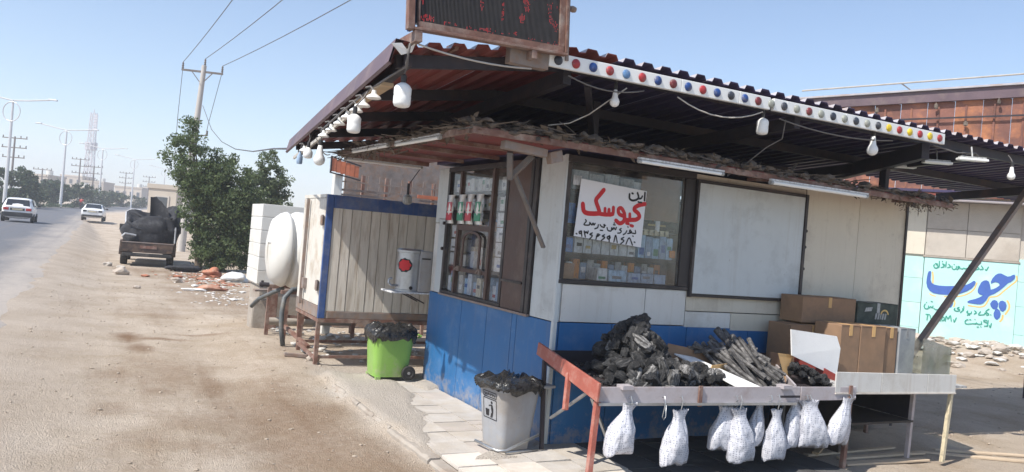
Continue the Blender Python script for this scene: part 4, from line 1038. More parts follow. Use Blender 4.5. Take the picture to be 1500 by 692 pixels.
# ---- tube lamps under the awning edge
def tube_lamp(label, p0, p1, r=.016):
    t = thing('tube_lamp', label, 'lamp', p0)
    d = (Vector(p1) - Vector(p0)); L_ = d.length; d.normalize()
    m = MB(); m.cyl(Vector(p0) + d * .03, Vector(p1) - d * .03, r, n=10); add('tube', m, m_whiteplastic, t, smooth=True)
    m = MB(); m.cyl(p0, Vector(p0) + d * .03, r * 1.15, n=10); m.cyl(Vector(p1) - d * .03, p1, r * 1.15, n=10); add('end_cap', m, m_cartg, t)
    m = MB(); m.beam(Vector(p0) + Vector((0, .0, .026)), Vector(p1) + Vector((0, .0, .026)), .03, .016); add('batten', m, m_cartw, t)
tube_lamp('long white tube lamp above the lettered poster', (.36, -.545, 2.515), (1.30, -.555, 2.51))
tube_lamp('long white tube lamp above the pale blue shutter and cream wall', (1.87, -.56, 2.50), (3.20, -.57, 2.50), .019)
tube_lamp('pale tube lamp under the left awning edge nearest the corner', (-1.20, .05, 2.55), (-1.20, 1.15, 2.565))
tube_lamp('pale tube lamp under the left awning edge farther back', (-1.20, 1.35, 2.575), (-1.20, 2.6, 2.59))
tube_lamp('pale tube lamp along the rear edge of the left awning', (-1.1, 3.30, 2.56), (-.1, 3.30, 2.57))

# ---- water heater on its bracket shelf at the rear corner
sf = MB(); sf.box((-.47, 3.02, 1.015), (.03, 3.42, 1.035)); 
shelf = add('bracket_shelf', sf, m_cartw, base=(-.2, 3.2, 1.0), label='white bracket shelf under the steel water heater', cat='shelf', bevel=.004)
m = MB(); m.beam((-.25, 3.1, 1.008), (-.01, 3.1, .90), .015, .015); m.beam((-.25, 3.34, 1.008), (-.01, 3.34, .90), .015, .015); add('brace', m, m_steel, shelf)
wh = thing('water_heater', 'stainless water heater with red emblem on the white shelf', 'water heater', (-.2, 3.2, 1.036))
m = MB(); m.rev((-.20, 3.2, 1.036), (0, 0, 1), [(.165, 0), (.165, .02), (.158, .025), (.158, .47), (.168, .475), (.168, .50), (.15, .52)], 24); add('tank_body', m, m_galv, wh, smooth=True)
m = MB(); m.box((-.13, 3.03, 1.04), (.03, 3.34, 1.54)); add('control_panel', m, m_greybin, wh, bevel=.008)
m = MB(); m.box((-.11, 3.024, 1.44), (.0, 3.029, 1.455)); add('handle', m, m_blackink, wh)
m = MB(); m.tube([(-.35, 3.17, 1.10), (-.43, 3.16, 1.10), (-.47, 3.15, 1.13), (-.47, 3.15, 1.17), (-.43, 3.15, 1.19)], .014, 8); add('tap', m, m_galv, wh, smooth=True)
def cyl_pt(a, z, r=.160): return (-.20 + r * math.cos(a), 3.2 + r * math.sin(a), z)
m = MB(); a0 = math.radians(226)
for ring_, mt_ in ((1.0, 0),):
    rows = []
    for j in range(5):
        rr = j / 4
        rows.append([cyl_pt(a0 + .62 * rr * (1 + .06 * math.sin(9 * b)) * math.cos(b), 1.355 + .085 * rr * (1 + .06 * math.sin(9 * b)) * math.sin(b), .161) for b in np.linspace(0, 2 * math.pi, 21)])
    m.grid(rows)
add('emblem_border', m, m_blackink, wh)
m = MB(); rows = []
for j in range(5):
    rr = j / 4
    rows.append([cyl_pt(a0 + .50 * rr * (1 + .14 * math.sin(7 * b + 1)) * math.cos(b), 1.355 + .066 * rr * (1 + .14 * math.sin(7 * b + 1)) * math.sin(b), .1625) for b in np.linspace(0, 2 * math.pi, 21)])
m.grid(rows); add('emblem', m, m_redink, wh)
m = MB(); m.cyl(cyl_pt(math.radians(262), 1.085, .156), cyl_pt(math.radians(262), 1.085, .172), .022, n=10); add('thermostat_knob', m, m_blackink, wh)
# ---------------------------------------------------------------- big canopy roof
def ue(v): return -1.95 + 0.079 * (v + 0.9)
def zr(u, v):
    return 3.20 - 0.158 * max(0.0, -0.5 - u) - 0.055 * (v + 0.9)
roof = thing('steel_canopy', 'wide corrugated steel canopy roof over the kiosk and stall', 'canopy', (1.5, 1.5, 2.6))
PITCHC = 0.18
PROF = [(0.0, 0.0), (0.055, 0.0), (0.075, 0.036), (0.155, 0.036), (0.175, 0.0)]
def roof_sheet(k0, k1, v0, v1, nv=5):
    m = MB(); lo = []; up = []
    cols = []
    for k in range(k0, k1):
        for a, h in PROF[:-1] if k < k1 - 1 else PROF:
            cols.append((k * PITCHC + a, h))
    for j in range(nv + 1):
        v = v0 + (v1 - v0) * j / nv
        r0, r1 = [], []
        for u, h in cols:
            uu = max(u, ue(v) + (u - cols[0][0]) * .02) if k0 * PITCHC < -1.4 else u
            wav = .004 * nz(u, v, 2, 1.7)
            r0.append((uu, v, zr(uu, v) + h + wav)); r1.append((uu, v, zr(uu, v) + h + .007 + wav))
        lo.append(r0); up.append(r1)
    a = m.grid(lo, 0); b = m.grid(up, 1)
    nc = len(cols)
    for j in (0, nv):
        for i in range(nc - 1):
            m.f.append((a + j * nc + i, a + j * nc + i + 1, b + j * nc + i + 1, b + j * nc + i)); m.m.append(0)
    for j in range(nv):
        for i in (0, nc - 1):
            m.f.append((a + j * nc + i, a + (j + 1) * nc + i, b + (j + 1) * nc + i, b + j * nc + i)); m.m.append(1)
    return m
k = -11
first = True
while k < 56:
    k1 = min(56, k + 5)
    v1 = 4.3 if k * PITCHC < 4.5 else 1.5
    mt = [m_maroon if k < -1 else m_roofveil, m_rooftop]
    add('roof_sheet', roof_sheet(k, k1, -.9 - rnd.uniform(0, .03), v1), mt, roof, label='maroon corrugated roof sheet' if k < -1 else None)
    k = k1
# purlins across, rafters along
for v in (-.72, .55, 1.75, 2.95, 4.1):
    m = MB()
    u1 = 9.9 if v < 1.4 else 4.5
    us_ = [ue(v) + .05, -.5, u1]
    for a, b in zip(us_[:-1], us_[1:]):
        m.beam((a, v, zr(a, v) - .05), (b, v, zr(b, v) - .05), .05, .09)
    add('purlin', m, m_steel, roof)
for u in (-.55, 1.9, 4.35, 7.2):
    m = MB(); v1 = 4.2 if u < 4.5 else 1.4
    m.beam((u, -.8, zr(u, -.8) - .155), (u, v1, zr(u, v1) - .155), .07, .11)
    add('rafter', m, m_steel, roof)
m = MB(); m.beam((ue(-.8) + .12, -.8, 2.93), (ue(4.2) + .12, 4.2, zr(ue(4.2), 4.2) - .09), .06, .08); add('eave_beam', m, m_steel, roof)
m = MB(); m.beam((4.65, 1.2, 2.93), (3.75, -.78, 3.02), .08, .16); add('rafter', m, m_steel, roof)
# flashing along the left eave, and rafter end plank
m = MB(); rows = []
for j in range(9):
    v = -.93 + 5.25 * j / 8; u = ue(v); z = zr(u, v)
    rows.append([(u + .10, v, z + .05), (u - .012, v, z + .058 + .006 * nz(v, 0, 0, 3)), (u - .05, v, z - .10 + .008 * nz(v, 1, 0, 3)), (u - .03, v, z - .115), (u - .035, v, z - .10), (u + .0, v, z + .045)])
m.grid(rows); add('flashing', m, m_flash, roof)
m = MB(); m.prism([(ue(-.9) - .05, -.96, 2.985), (ue(-.9) + .02, -.955, 3.0), (ue(-.9) + .06, -.95, 2.965), (ue(-.9) + .12, -.945, 3.02), (ue(-.9) + .10, -.94, 2.955), (ue(-.9) + .03, -.94, 2.925)], (0, .012, 0)); add('end_cap', m, m_whiteplastic, roof, label='bent white sheet end at the front left corner')
m = MB(); m.beam((ue(-.5) + .06, -.5, 2.80), (ue(.35) + .04, .35, 2.78), .09, .025); add('plank', m, m_wood, roof)
m = MB(); m.beam((ue(.2) + .03, .2, 2.73), (ue(4.0) + .02, 4.0, 2.56), .02, .035); add('lamp_rail', m, m_cablelight, roof)
# supports
def post(p0, p1, w, mt=m_steel, name='post'):
    m = MB(); m.beam(p0, p1, w, w, up=(0, 1, 0)); return add(name, m, mt, roof)
post((.4, .25, 2.662), (.4, .25, zr(.4, .25) - .02), .07); post((4.22, .02, 2.6), (4.22, .02, 3.0), .06); post((4.56, .3, 2.662), (4.56, .3, 2.98), .07)
post((1.95, 1.7, 2.662), (1.95, 1.7, 2.94), .07); post((.1, 2.9, 2.662), (.1, 2.9, 2.94), .07); post((4.35, 2.9, 2.662), (4.35, 2.9, 2.9), .07)
m = MB(); m.beam((.45, .3, 2.67), (-.3, -.7, 3.03), .05, .05); add('brace', m, m_steel, roof)
m = MB(); m.beam((.1, 2.2, 2.67), (-.45, 1.6, 2.95), .05, .05); add('brace', m, m_steel, roof)
post((9.7, -.7, -.1), (9.7, -.7, 3.0), .09); post((9.7, 1.3, -.1), (9.7, 1.3, 2.9), .09)
m = MB(); m.beam((4.66, -.12, .78), (7.0, .0, 3.02), .075, .05); add('strut', m, m_angle, roof, label='long slanting steel strut holding up the right end of the canopy')
# loose wires on the underside
def wire(name, label, pts, r, mt, n=8, frame='K', sag=None):
    c = [Vector(p) for p in pts]
    if sag is not None:
        a, b = c[0], c[-1]
        c = [a.lerp(b, i / n) - Vector((0, 0, sag * 4 * (i / n) * (1 - i / n))) for i in range(n + 1)]
    m = MB(); m.tube(c, r, 5)
    return add(name, m, mt, base=tuple(c[0]), frame=frame, label=label, cat='cable', smooth='all')
wire('cable', 'pale cable slung from under the sign to the lamp bar', [(-1.83, -1.0, 3.0), (-.95, -.96, 3.0)], .007, m_cablelight, sag=.03)
wire('cable', 'pale cable hanging from the lamp bar down to the awning brush', [(-.05, -.88, 3.02), (-.2, -.6, 2.82), (-.32, -.5, 2.74), (-.5, -.48, 2.70)], .006, m_cablelight)
wire('cable', 'pale cable loop drooping below the middle of the lamp bar', [(.42, -.92, 3.02), (1.35, -.92, 3.04)], .006, m_cablelight, sag=.10)
wire('cable', 'dark cable hanging in a loop right of the jar bulb', [(1.7, -.85, 3.03), (1.78, -.75, 2.88), (1.70, -.65, 2.80), (1.55, -.5, 2.60)], .006, m_cable)
wire('cable', 'tangled cable behind the first lenses of the lamp bar', [(-.6, -.9, 3.02), (.1, -.9, 3.02)], .006, m_cable, sag=.055)
wire('cable', 'cable stretched behind the right half of the lamp bar', [(1.6, -.88, 3.02), (3.1, -.88, 3.03)], .007, m_cable, sag=.05)
wire('cable', 'bent cable end beyond the right end of the lamp bar', [(3.7, -.9, 3.06), (4.1, -.88, 3.04), (4.45, -.86, 3.08), (4.55, -.86, 3.03), (4.45, -.84, 2.99)], .008, m_cable)
wire('cable', 'twisted cable dropping from the sign corner along the eave', [(-1.88, -.98, 3.0), (-1.87, -.9, 2.86), (-1.93, -.7, 2.80), (-1.88, -.2, 2.81), (-1.86, .6, 2.74), (-1.80, 1.6, 2.66)], .009, m_cable)
wire('cable', 'pale thin cable draped above the rear of the eave', [(-1.75, 2.0, 2.62), (-1.2, 3.6, 2.62)], .006, m_cablelight, sag=.06)
# ---------------------------------------------------------------- lamp bar with coloured lenses
bar = thing('lamp_bar', 'white lamp bar with a row of coloured lenses under the front eave', 'lamp bar', (-.8, -.94, 3.07))
UB0 = -.80
for a, b in ((UB0, .43), (.434, 1.05), (1.054, 1.41), (1.45, 1.60), (1.604, 2.35), (2.354, 3.80)):
    m = MB(); za = 3.052 + .028 * (a + .8) / 4.6; zb = 3.052 + .028 * (b + .8) / 4.6
    m.prism([(a, -.945, za), (b, -.945, zb), (b, -.945, zb + .105), (a, -.945, za + .105)], (0, .035, 0))
    add('housing', m, m_whiteplastic, bar, bevel=.004)
m = MB(); m.box((-1.12, -.945, 3.02), (-.804, -.87, 3.14)); add('end_beam', m, m_angle, bar)
LC = 'd r b r l r b R b r b d b R c d c R c d c d c d y r y r y r'.split()
lens_cols = {'d': (.035, .04, .055), 'r': (.34, .035, .04), 'b': (.02, .06, .22), 'l': (.10, .22, .42), 'R': (.16, .03, .035), 'c': (.30, .31, .27), 'y': (.68, .50, .03)}
lens_mesh = {}
for kx, c in lens_cols.items():
    m = MB(); m.rev((0, 0, 0), (0, -1, 0), [(.036, 0), (.036, .006), (.031, .012), (.019, .017), (.006, .019)], 14)
    lens_mesh[kx] = mesh_of('lens', m, (0, 0, 0), [MAT('lens_' + {'d': 'dark', 'r': 'red', 'b': 'blue', 'l': 'light_blue', 'R': 'dull_red', 'c': 'clear', 'y': 'yellow'}[kx], c, .38, var=.3, scale=25, bump=0.15, dirt=(.22, .20, .18), damt=.28, dscale=14)], smooth='all')
names_ = {'d': 'dark lens', 'r': 'red lens', 'b': 'blue lens', 'l': 'light blue lens', 'R': 'dull red lens', 'c': 'clear lens', 'y': 'yellow lens'}
for i, kx in enumerate(LC):
    u = UB0 + .075 + i * .153
    piece('lens', lens_mesh[kx], bar, (u, -.946, 3.104 + .028 * (u + .8) / 4.6), label=names_[kx])
# ---------------------------------------------------------------- LED sign
sg = thing('led_sign', 'large framed LED message board with red dots on the roof corner', 'sign', (-1.92, -1.02, 3.03))
SX = Vector((1.23, 0, .045)).normalized(); SY = Vector((-.06, 0, 1)).normalized(); SB = Vector((-1.92, -1.02, 3.085)); SW, SH = 1.225, .72
def sq(a, b, d): return SB + SX * a + SY * b + Vector((0, d, 0))
def sbox(m, a0, a1, b0, b1, d0, d1): m.obox(sq((a0 + a1) / 2, (b0 + b1) / 2, (d0 + d1) / 2), SX * (a1 - a0) / 2, SY * (b1 - b0) / 2, Vector((0, (d1 - d0) / 2, 0)))
m = MB(); sbox(m, 0, .045, 0, SH, -.012, .05); sbox(m, .047, SW, 0, .018, -.014, .05); sbox(m, .047, SW, SH - .03, SH, -.014, .05); sbox(m, SW - .022, SW + .0, .02, SH - .032, -.012, .05)
add('frame', m, m_rustpaint, sg, bevel=.003)
m = MB(); sbox(m, .075, SW - .03, .02, .062, .0, .03); sbox(m, SW - .068, SW - .024, .064, SH - .032, .0, .03); sbox(m, .075, .084, .064, SH - .032, .0, .03)
add('bezel', m, m_rustpaint, sg)
m = MB(); sbox(m, .085, SW - .07, .064, SH - .034, .035, .12); add('screen', m, m_led, sg)
m = MB(); sbox(m, .05, .073, .02, SH - .034, .06, .16); sbox(m, SW - .066, SW - .004, .02, SH - .034, .052, .16); add('case', m, m_navy, sg)
m = MB()
a = .09
while a < SW - .073:
    sbox(m, a, a + .0035, .064, SH - .034, .012, .026); a += .0098
add('grille', m, m_slat, sg, kind='stuff')
m = MB()
blobs = [(302, 15, 22, 12), (300, 85, 26, 9), (330, 163, 16, 42), (672, 80, 32, 11), (815, 70, 15, 10), (815, 130, 40, 9), (968, 20, 40, 26), (978, 75, 34, 18), (945, 135, 26, 20), (900, 215, 12, 18), (1140, 85, 36, 12), (1150, 140, 25, 20), (1185, 165, 28, 16), (1190, 60, 12, 10), (700, 205, 10, 40), (470, 185, 8, 20)]
rows_bottom = lambda x: 178 + (x - 290) * .088
a = .0905
while a < SW - .075:
    b = .07
    while b < .42:
        X = 290 + (a - .085) / (SW - .155) * 920
        Y = rows_bottom(X) + 6 - (b - .064) * 166 * 4.41
        lit = False
        for bx, by, ry, rx in blobs:
            q = ((X - bx) / rx) ** 2 + ((Y - by) / ry) ** 2
            if q < 1 and rnd.random() < .7 - .3 * q: lit = True
        if Y > rows_bottom(X) - 12 and rnd.random() < .12: lit = True
        if .42 > b > .31 and rnd.random() < .06: lit = True
        if lit: sbox(m, a + .0042, a + .0092, b, b + .0062, .018, .030)
        b += .0085
    a += .0098
add('led_dots', m, m_leddot, sg, kind='stuff')
m = MB(); sbox(m, SW + .025, SW + .05, -.02, SH, .06, .09); sbox(m, SW + .026, SW + .030, -.018, SH - .002, .10, .15); add('support_post', m, m_angle, sg)
m = MB(); m.rev(sq(SW + .062, .37, .08), (1, 0, 0), [(.02, 0), (.026, .02), (.02, .045)], 8); add('bolt', m, m_angle, sg)
for a0, a1, b0, d0 in ((.05, .10, -.075, -.01), (.93, .97, -.06, -.01), (.4, .43, -.05, .15)):
    m = MB(); sbox(m, a0, a1, b0, -.003, d0, .30); add('bracket', m, m_rustpaint, sg)
# ---------------------------------------------------------------- bulbs
def hanging_bulb(label, p, kind, top, s=1.0, group=None):
    """p = middle of the globe"""
    p = Vector(p); t = thing('bulb', label, 'light bulb', p, group=group)
    m = MB()
    if kind == 'jar': pr = [(.022, .085), (.045, .07), (.060, .05), (.060, .01), (.058, .0), (.060, -.01), (.060, -.055), (.052, -.075), (.03, -.083), (.005, -.085)]
    elif kind == 'cone': pr = [(.018, .075), (.022, .06), (.030, .0), (.046, -.03), (.050, -.05), (.043, -.078), (.024, -.095), (.004, -.10)]
    else: pr = [(.016, .07), (.03, .05), (.052, .02), (.055, -.01), (.05, -.05), (.03, -.06), (.005, -.062)]
    m.rev(p, (0, 0, 1), [(r * s, h * s) for r, h in pr[::-1]], 18); add('globe', m, m_whiteplastic, t, smooth='all')
    z0 = pr[0][1] * s
    m = MB(); m.rev(p + Vector((0, 0, z0)), (0, 0, 1), [(.018 * s, 0), (.02 * s, .02), (.02 * s, .05), (.008, .06)], 10); add('socket', m, m_carblack, t)
    m = MB(); m.tube([p + Vector((0, 0, z0 + .055)), (p + Vector(top)) / 2 + Vector((.01, 0, (z0 + .055) / 2)), Vector(top)], .006, 5); add('cord', m, m_cable, t)
    return t
hanging_bulb('big jar shaped white bulb hanging below the sign corner', (-1.85, -.82, 2.68), 'jar', (-1.86, -.9, 2.95))
hanging_bulb('white bulb hanging under the left eave, second from the sign', (-1.98, -.15, 2.53), 'jar', (-1.88, -.15, 2.82), .85)
hanging_bulb('white bulb at the far left eave, nearest of the low pair', (-1.72, 1.93, 2.46), 'cone', (-1.74, 1.93, 2.72), 1.15)
hanging_bulb('small white bulb at the far left eave, last but one', (-1.72, 2.45, 2.50), 'dome', (-1.72, 2.45, 2.70), .9)
hanging_bulb('small cone bulb hanging beneath the third red lens of the lamp bar', (-.1, -.80, 2.95), 'cone', (-.1, -.80, 3.08), .78)
hanging_bulb('jar shaped white bulb hanging by the gap in the lamp bar', (1.42, -.86, 2.93), 'jar', (1.42, -.86, 3.10), .86)
hanging_bulb('cone shaped white bulb hanging above the cream wall end', (2.85, -.86, 2.96), 'cone', (2.85, -.86, 3.12), 1.05)
hanging_bulb('cone shaped white bulb farthest right under the canopy', (4.95, -.95, 2.93), 'cone', (4.95, -.9, 3.12), .8)
for i, (v, dz) in enumerate(((-.35, .02), (.0, .0), (.25, .0), (.6, -.01), (.95, -.01), (1.35, -.02), (1.75, -.02), (3.0, -.05))):
    u = ue(v) + .0; z = zr(ue(v), v) - .225
    t = thing('spot_lamp', 'small white spot lamp on the left eave rail, %s from the sign' % ('first', 'second', 'third', 'fourth', 'fifth', 'sixth', 'seventh', 'eighth')[i], 'spot lamp', (u, v, z), group='spot lamps along the left eave')
    m = MB(); m.rev((u, v, z), (0, 0, -1), [(.016, -.045), (.02, -.02), (.05, 0), (.056, .012), (.045, .018), (.01, .02)], 14); add('reflector', m, m_whiteplastic, t, smooth=True)
    m = MB(); m.tube([(u, v, z + .04), (u - .02, v + .03, z + .075), (u - .04, v + .08, z + .07)], .008, 5); add('clip', m, m_cable, t)
t = thing('plastic_bottle', 'small grey bottle dangling at the rear tip of the eave', 'bottle', (-1.68, 3.02, 2.42))
m = MB(); m.rev((-1.68, 3.02, 2.42), (0, 0, 1), [(.03, 0), (.034, .02), (.034, .08), (.014, .12), (.014, .14)], 10); add('bottle_body', m, m_cartb, t, smooth=True)
m = MB(); m.tube([(-1.68, 3.02, 2.555), (-1.67, 3.01, 2.66)], .004, 4); add('string', m, m_cable, t)
for i, (p, nm) in enumerate((((4.30, -.12, 2.955), 'flat white tube fitting under the canopy nearest the kiosk end'), ((4.18, -.62, 2.96), 'flat grey fitting in the middle of three under the right canopy'), ((4.18, -1.0, 2.97), 'flat white fitting nearest the front under the right canopy'))):
    t = thing('flat_lamp', nm, 'lamp', p)
    m = MB(); d = Vector((.886, -.463, .0)); c = Vector(p)
    m.obox(c, d * .15, Vector((.463, .886, 0)) * .04, Vector((0, 0, .012))); add('diffuser', m, m_whiteplastic, t, bevel=.006)
    m = MB(); m.obox(c + Vector((0, 0, .021)), d * .13, Vector((.463, .886, 0)) * .03, Vector((0, 0, .008))); m.tube([c + Vector((0, 0, .02)), c + Vector((.05, .05, .14))], .008, 5); add('housing', m, m_cartg, t)
# ---------------------------------------------------------------- charcoal stall
st_ = thing('charcoal_stall', 'steel charcoal stall table with red end board and grey apron', 'stall', (1.1, -.65, 0))
TZ = 0.70
# outline of the tray: front edge runs from FL to FR, back edge near the wall
FL, FR_, BR, BL_ = (-.22, -1.08), (2.46, -1.20), (2.50, -.10), (-.12, -.10)
def tz(v): return TZ + .09 * (v + 1.1)
m = MB(); m.prism([(FL[0], FL[1], tz(FL[1]) - .07), (FR_[0], FR_[1], tz(FR_[1]) - .07), (BR[0], BR[1], tz(BR[1]) - .07), (BL_[0], BL_[1], tz(BL_[1]) - .07)], (0, 0, .02))
add('tray', m, m_steel, st_)
def apron(a, b, z0, z1, mt, name='apron'):
    m = MB(); m.prism([(a[0], a[1], z0[0]), (b[0], b[1], z0[1]), (b[0], b[1], z1[1]), (a[0], a[1], z1[0])], (0, .012, 0)); return add(name, m, mt, st_, bevel=.003)
mid = (1.80, -1.17)
apron((FL[0] + .01, FL[1] - .004), mid, (.60, .585), (.722, .718), m_apron)
apron((mid[0] + .004, mid[1] - .004), (FR_[0], FR_[1] - .004), (.598, .60), (.718, .715), m_apron)
m = MB(); m.beam((FL[0], FL[1] - .012, .595), (1.74, -1.182, .578), .03, .02); add('edge_rail', m, m_galv, st_)
for u, c in ((.02, 0), (.72, 1), (1.62, 0), (2.38, 1)):
    m = MB(); vv = FL[1] + (u - FL[0]) * (FR_[1] - FL[1]) / (FR_[0] - FL[0])
    if c: m.box((u - .018, vv - .022, .565), (u + .018, vv - .009, .73))
    else: m.box((u - .05, vv - .035, .705), (u + .05, vv + .05, .735))
    add('clamp', m, m_rustpaint if c else m_apron, st_)
m = MB(); m.prism([(BL_[0], BL_[1], tz(BL_[1]) - .05), (BR[0], BR[1], tz(BR[1]) - .05), (BR[0], BR[1], tz(BR[1]) + .05), (BL_[0], BL_[1], tz(BL_[1]) + .05)], (0, -.015, 0)); add('back_rail', m, m_steel, st_)
# red end board
m = MB(); m.prism([(-.235, -1.12, .615), (-.225, -1.12, .755), (-.135, -.02, .895), (-.145, -.02, .79)], (-.022, 0, 0)); eb = add('end_board', m, m_redpaint, st_, bevel=.004, label='red painted end board')
# legs
def leg(p0, p1, mt, w=.035):
    m = MB(); m.beam(p0, p1, w, w, up=(0, 1, 0)); add('leg', m, mt, st_)
leg((-.215, -1.07, .61), (-.265, -1.10, -.03), m_redpaint, .04)
leg((-.20, -.62, .74), (-.27, -.72, .47), m_redpaint, .035)
leg((-.15, -.14, .76), (-.12, -.16, 0), m_steel, .03)
leg((2.42, -1.17, .6), (2.36, -1.2, -.03), m_rustpaint, .04)
leg((2.36, -.5, .68), (2.33, -.5, 0), m_galv, .025)
leg((2.44, -.14, .76), (2.42, -.16, 0), m_steel, .03)
m = MB(); m.beam((-.22, -1.0, .62), (.12, -.75, .25), .02, .02); m.beam((-.2, -.9, .64), (-.14, -.3, .3), .02, .02); add('brace', m, m_galv, st_)
# dividers of card and board in the tray
def card(name, label, pts, vec, mt, cat='cardboard'):
    m = MB(); m.prism(pts, vec)
    b = min(pts, key=lambda p: p[2])
    return add(name, m, mt, base=b, label=label, cat=cat, bevel=0)
card('divider_board', 'white dusty board dividing lump from stick charcoal', [(1.04, -.40, .86), (1.26, -.42, .83), (1.44, -1.06, .69), (1.20, -1.07, .685)], (0, 0, .012), m_cardwhite, 'board')
card('cardboard_sheet', 'brown cardboard standing behind the lump charcoal heap', [(.95, -.35, .74), (1.62, -.42, .72), (1.62, -.42, .86), (1.02, -.33, .95)], (0, .008, 0), m_card)
card('cardboard_sheet', 'yellow brown cardboard flap between the sticks and the white divider', [(1.18, -.72, .70), (1.50, -.62, .71), (1.50, -.62, .82), (1.2, -.72, .82)], (0, .008, 0), m_cardlight)
card('cardboard_sheet', 'bright cardboard flap standing right of the stick charcoal', [(1.93, -.88, .69), (2.06, -.80, .70), (2.14, -.74, .92), (1.87, -.82, .95)], (.006, .006, 0), m_cardlight)
card('divider_board', 'pinkish board dividing sticks from the small charcoal', [(1.80, -1.10, .665), (2.14, -.55, .71), (2.14, -.55, .80), (1.80, -1.10, .72)], (.015, -.008, 0), m_apron, 'board')
card('cardboard_sheet', 'brown cardboard piece behind the small charcoal heap', [(2.20, -.42, .74), (2.48, -.46, .74), (2.48, -.46, .86), (2.2, -.42, .90)], (0, .008, 0), m_card)
card('divider_board', 'maroon board sloping along the right end of the stall', [(2.44, -1.17, .70), (2.50, -.35, .76), (2.50, -.35, .93), (2.44, -1.17, .735)], (.015, 0, 0), m_maroon, 'board')
# ---- lumps of charcoal
lumps = []
for q in range(8):
    m = MB()
    el = (1.3, 1.5, 1.9, 2.3, 1.6, 1.2, 2.6, 1.5)[q]
    m.lump((0, 0, 0), 1.0, q + 3, (el * 1.25, .95, .85), .42, 3)
    m.v = [tuple(Vector(p) * (1 + .13 * nz(p[0] * .4, p[1] * 1.8, p[2] * 1.8 + q) - .04 * abs(nz(p[0] * .5, p[1] * 4, p[2] * 4 + q)))) for p in m.v]
    m.v = [(max(-.82 * el + .12 * p[1], min(.86 * el + .18 * p[2], p[0])), p[1], p[2]) for p in m.v]   # snapped ends

    lumps.append(mesh_of('charcoal_lump', m, (0, 0, 0), [m_ash if q in (1, 6) else m_coal], smooth=True))
def pile_z(u, v):
    c = max(0.0, 1 - math.hypot((u - .46) / .38, (v + .56) / .44)) ** .85
    c2 = .28 * math.exp(-(((u - 1.0) / .28) ** 2 + ((v + .75) / .25) ** 2))
    return tz(v) - .05 + .57 * c + c2 * .45
def coal(me, p, s, rot, label, group, cat='charcoal'):
    o = bpy.data.objects.new(me.name, me); COL.objects.link(o)
    o.location = place(p, 'K'); o.rotation_euler = rot; o.scale = (s, s, s)
    META[o.name] = (Vector(p), 'K')
    props(o, label, cat, group)
    return o
LL = 'rough black charcoal lump in the tall heap on the left of the stall'
LG = 'charcoal lumps heaped on the left of the stall'
n = 0
while n < 175:
    u = rnd.gauss(.45, .155); v = rnd.gauss(-.66, .17)
    if not (-.12 < u < .95 and -1.02 < v < -.16): continue
    h = math.exp(-(((u - .46) / .4) ** 2 + ((v + .56) / .4) ** 2))
    t = rnd.uniform(.2, 1.0) ** .6
    floor = tz(v) - .04
    top = pile_z(u, v)
    s = rnd.uniform(.038, .062) * (1.0 if h > .3 else .65)
    coal(lumps[rnd.choice((0, 1, 2, 3, 4, 5, 6, 7, 0, 3, 4, 5))], (u, v, floor + (top - floor) * t), s, (rnd.uniform(-.6, .6), rnd.choice((-1, 1)) * rnd.uniform(.1, 1.3), rnd.uniform(0, 6.3)), LL, LG)
    n += 1
for i in range(26):
    u = rnd.gauss(1.0, .13); v = rnd.gauss(-.82, .12)
    coal(lumps[rnd.choice((0, 1, 4, 5))], (u, v, pile_z(u, v) + .01), rnd.uniform(.028, .045), (rnd.uniform(-1, 1), rnd.uniform(-1, 1), rnd.uniform(0, 6.3)), 'small charcoal lump in the low heap beside the white divider board', 'small charcoal lumps beside the divider')
# two ashy forked lumps that stand out
coal(lumps[6], (.50, -.93, .82), .052, (.3, 1.1, .4), 'pale ashy bone shaped charcoal lump at the front of the heap', None)
coal(lumps[1], (.74, -.93, .80), .065, (.2, .4, 1.2), 'pale rounded ashy lump at the front right of the heap', None)
coal(lumps[6], (.38, -.78, 1.02), .048, (.5, -.35, 2.2), 'pale ashy lump near the top of the heap', None)
coal(lumps[2], (.47, -.62, 1.14), .05, (.4, .25, .3), 'jagged dark lump on the very top of the heap', None)
# crumbs under the heap, cannot be counted
cb = MB()
for i in range(520):
    u = rnd.uniform(-.15, 1.2); v = rnd.uniform(-1.05, -.2)
    r = rnd.uniform(.006, .016); cb.lump((u, v, tz(v) - .045 + r * .5 + .02 * rnd.random()), r, i, (1.4, 1, .8), .5, 1)
add('charcoal_crumbs', cb, m_coal, base=(.5, -.6, .66), label='small black charcoal crumbs spread under the lump heap', kind='stuff')
# ---- stick charcoal
sticks = []
for q in range(5):
    m = MB(); pts = []
    for k in range(6):
        pts.append((-.5 + k * .2, .012 * nz(k, q, 0, .8), .012 * nz(k, q, 5, .8)))
    m.tube(pts, [.055 * (1 + .25 * nz(k * 1.3, q, 9)) for k in range(6)], 6)
    sticks.append(mesh_of('charcoal_stick', m, (0, 0, 0), [m_coalstick]))
for i in range(92):
    a = rnd.gauss(0, 1)
    layer = i / 92
    u = 1.66 + rnd.uniform(-.24, .24) * (1.05 - .5 * layer); v = -.62 + rnd.uniform(-.26, .22) * (1.05 - .4 * layer)
    z = tz(v) - .02 + .20 * layer * math.exp(-((u - 1.66) / .26) ** 2) + (.16 * (v + .85) if v > -.85 else 0)
    L_ = rnd.uniform(.30, .5)
    o = coal(sticks[i % 5], (u, v, z), 1, (rnd.gauss(0, .15), rnd.gauss(.52, .14), TH + math.radians(-84) + rnd.gauss(0, .20)), 'thin grey charcoal stick in the sloping bundle mid stall', 'charcoal sticks in the sloping bundle')
    o.scale = (L_, .30 + .12 * rnd.random(), .30 + .12 * rnd.random())
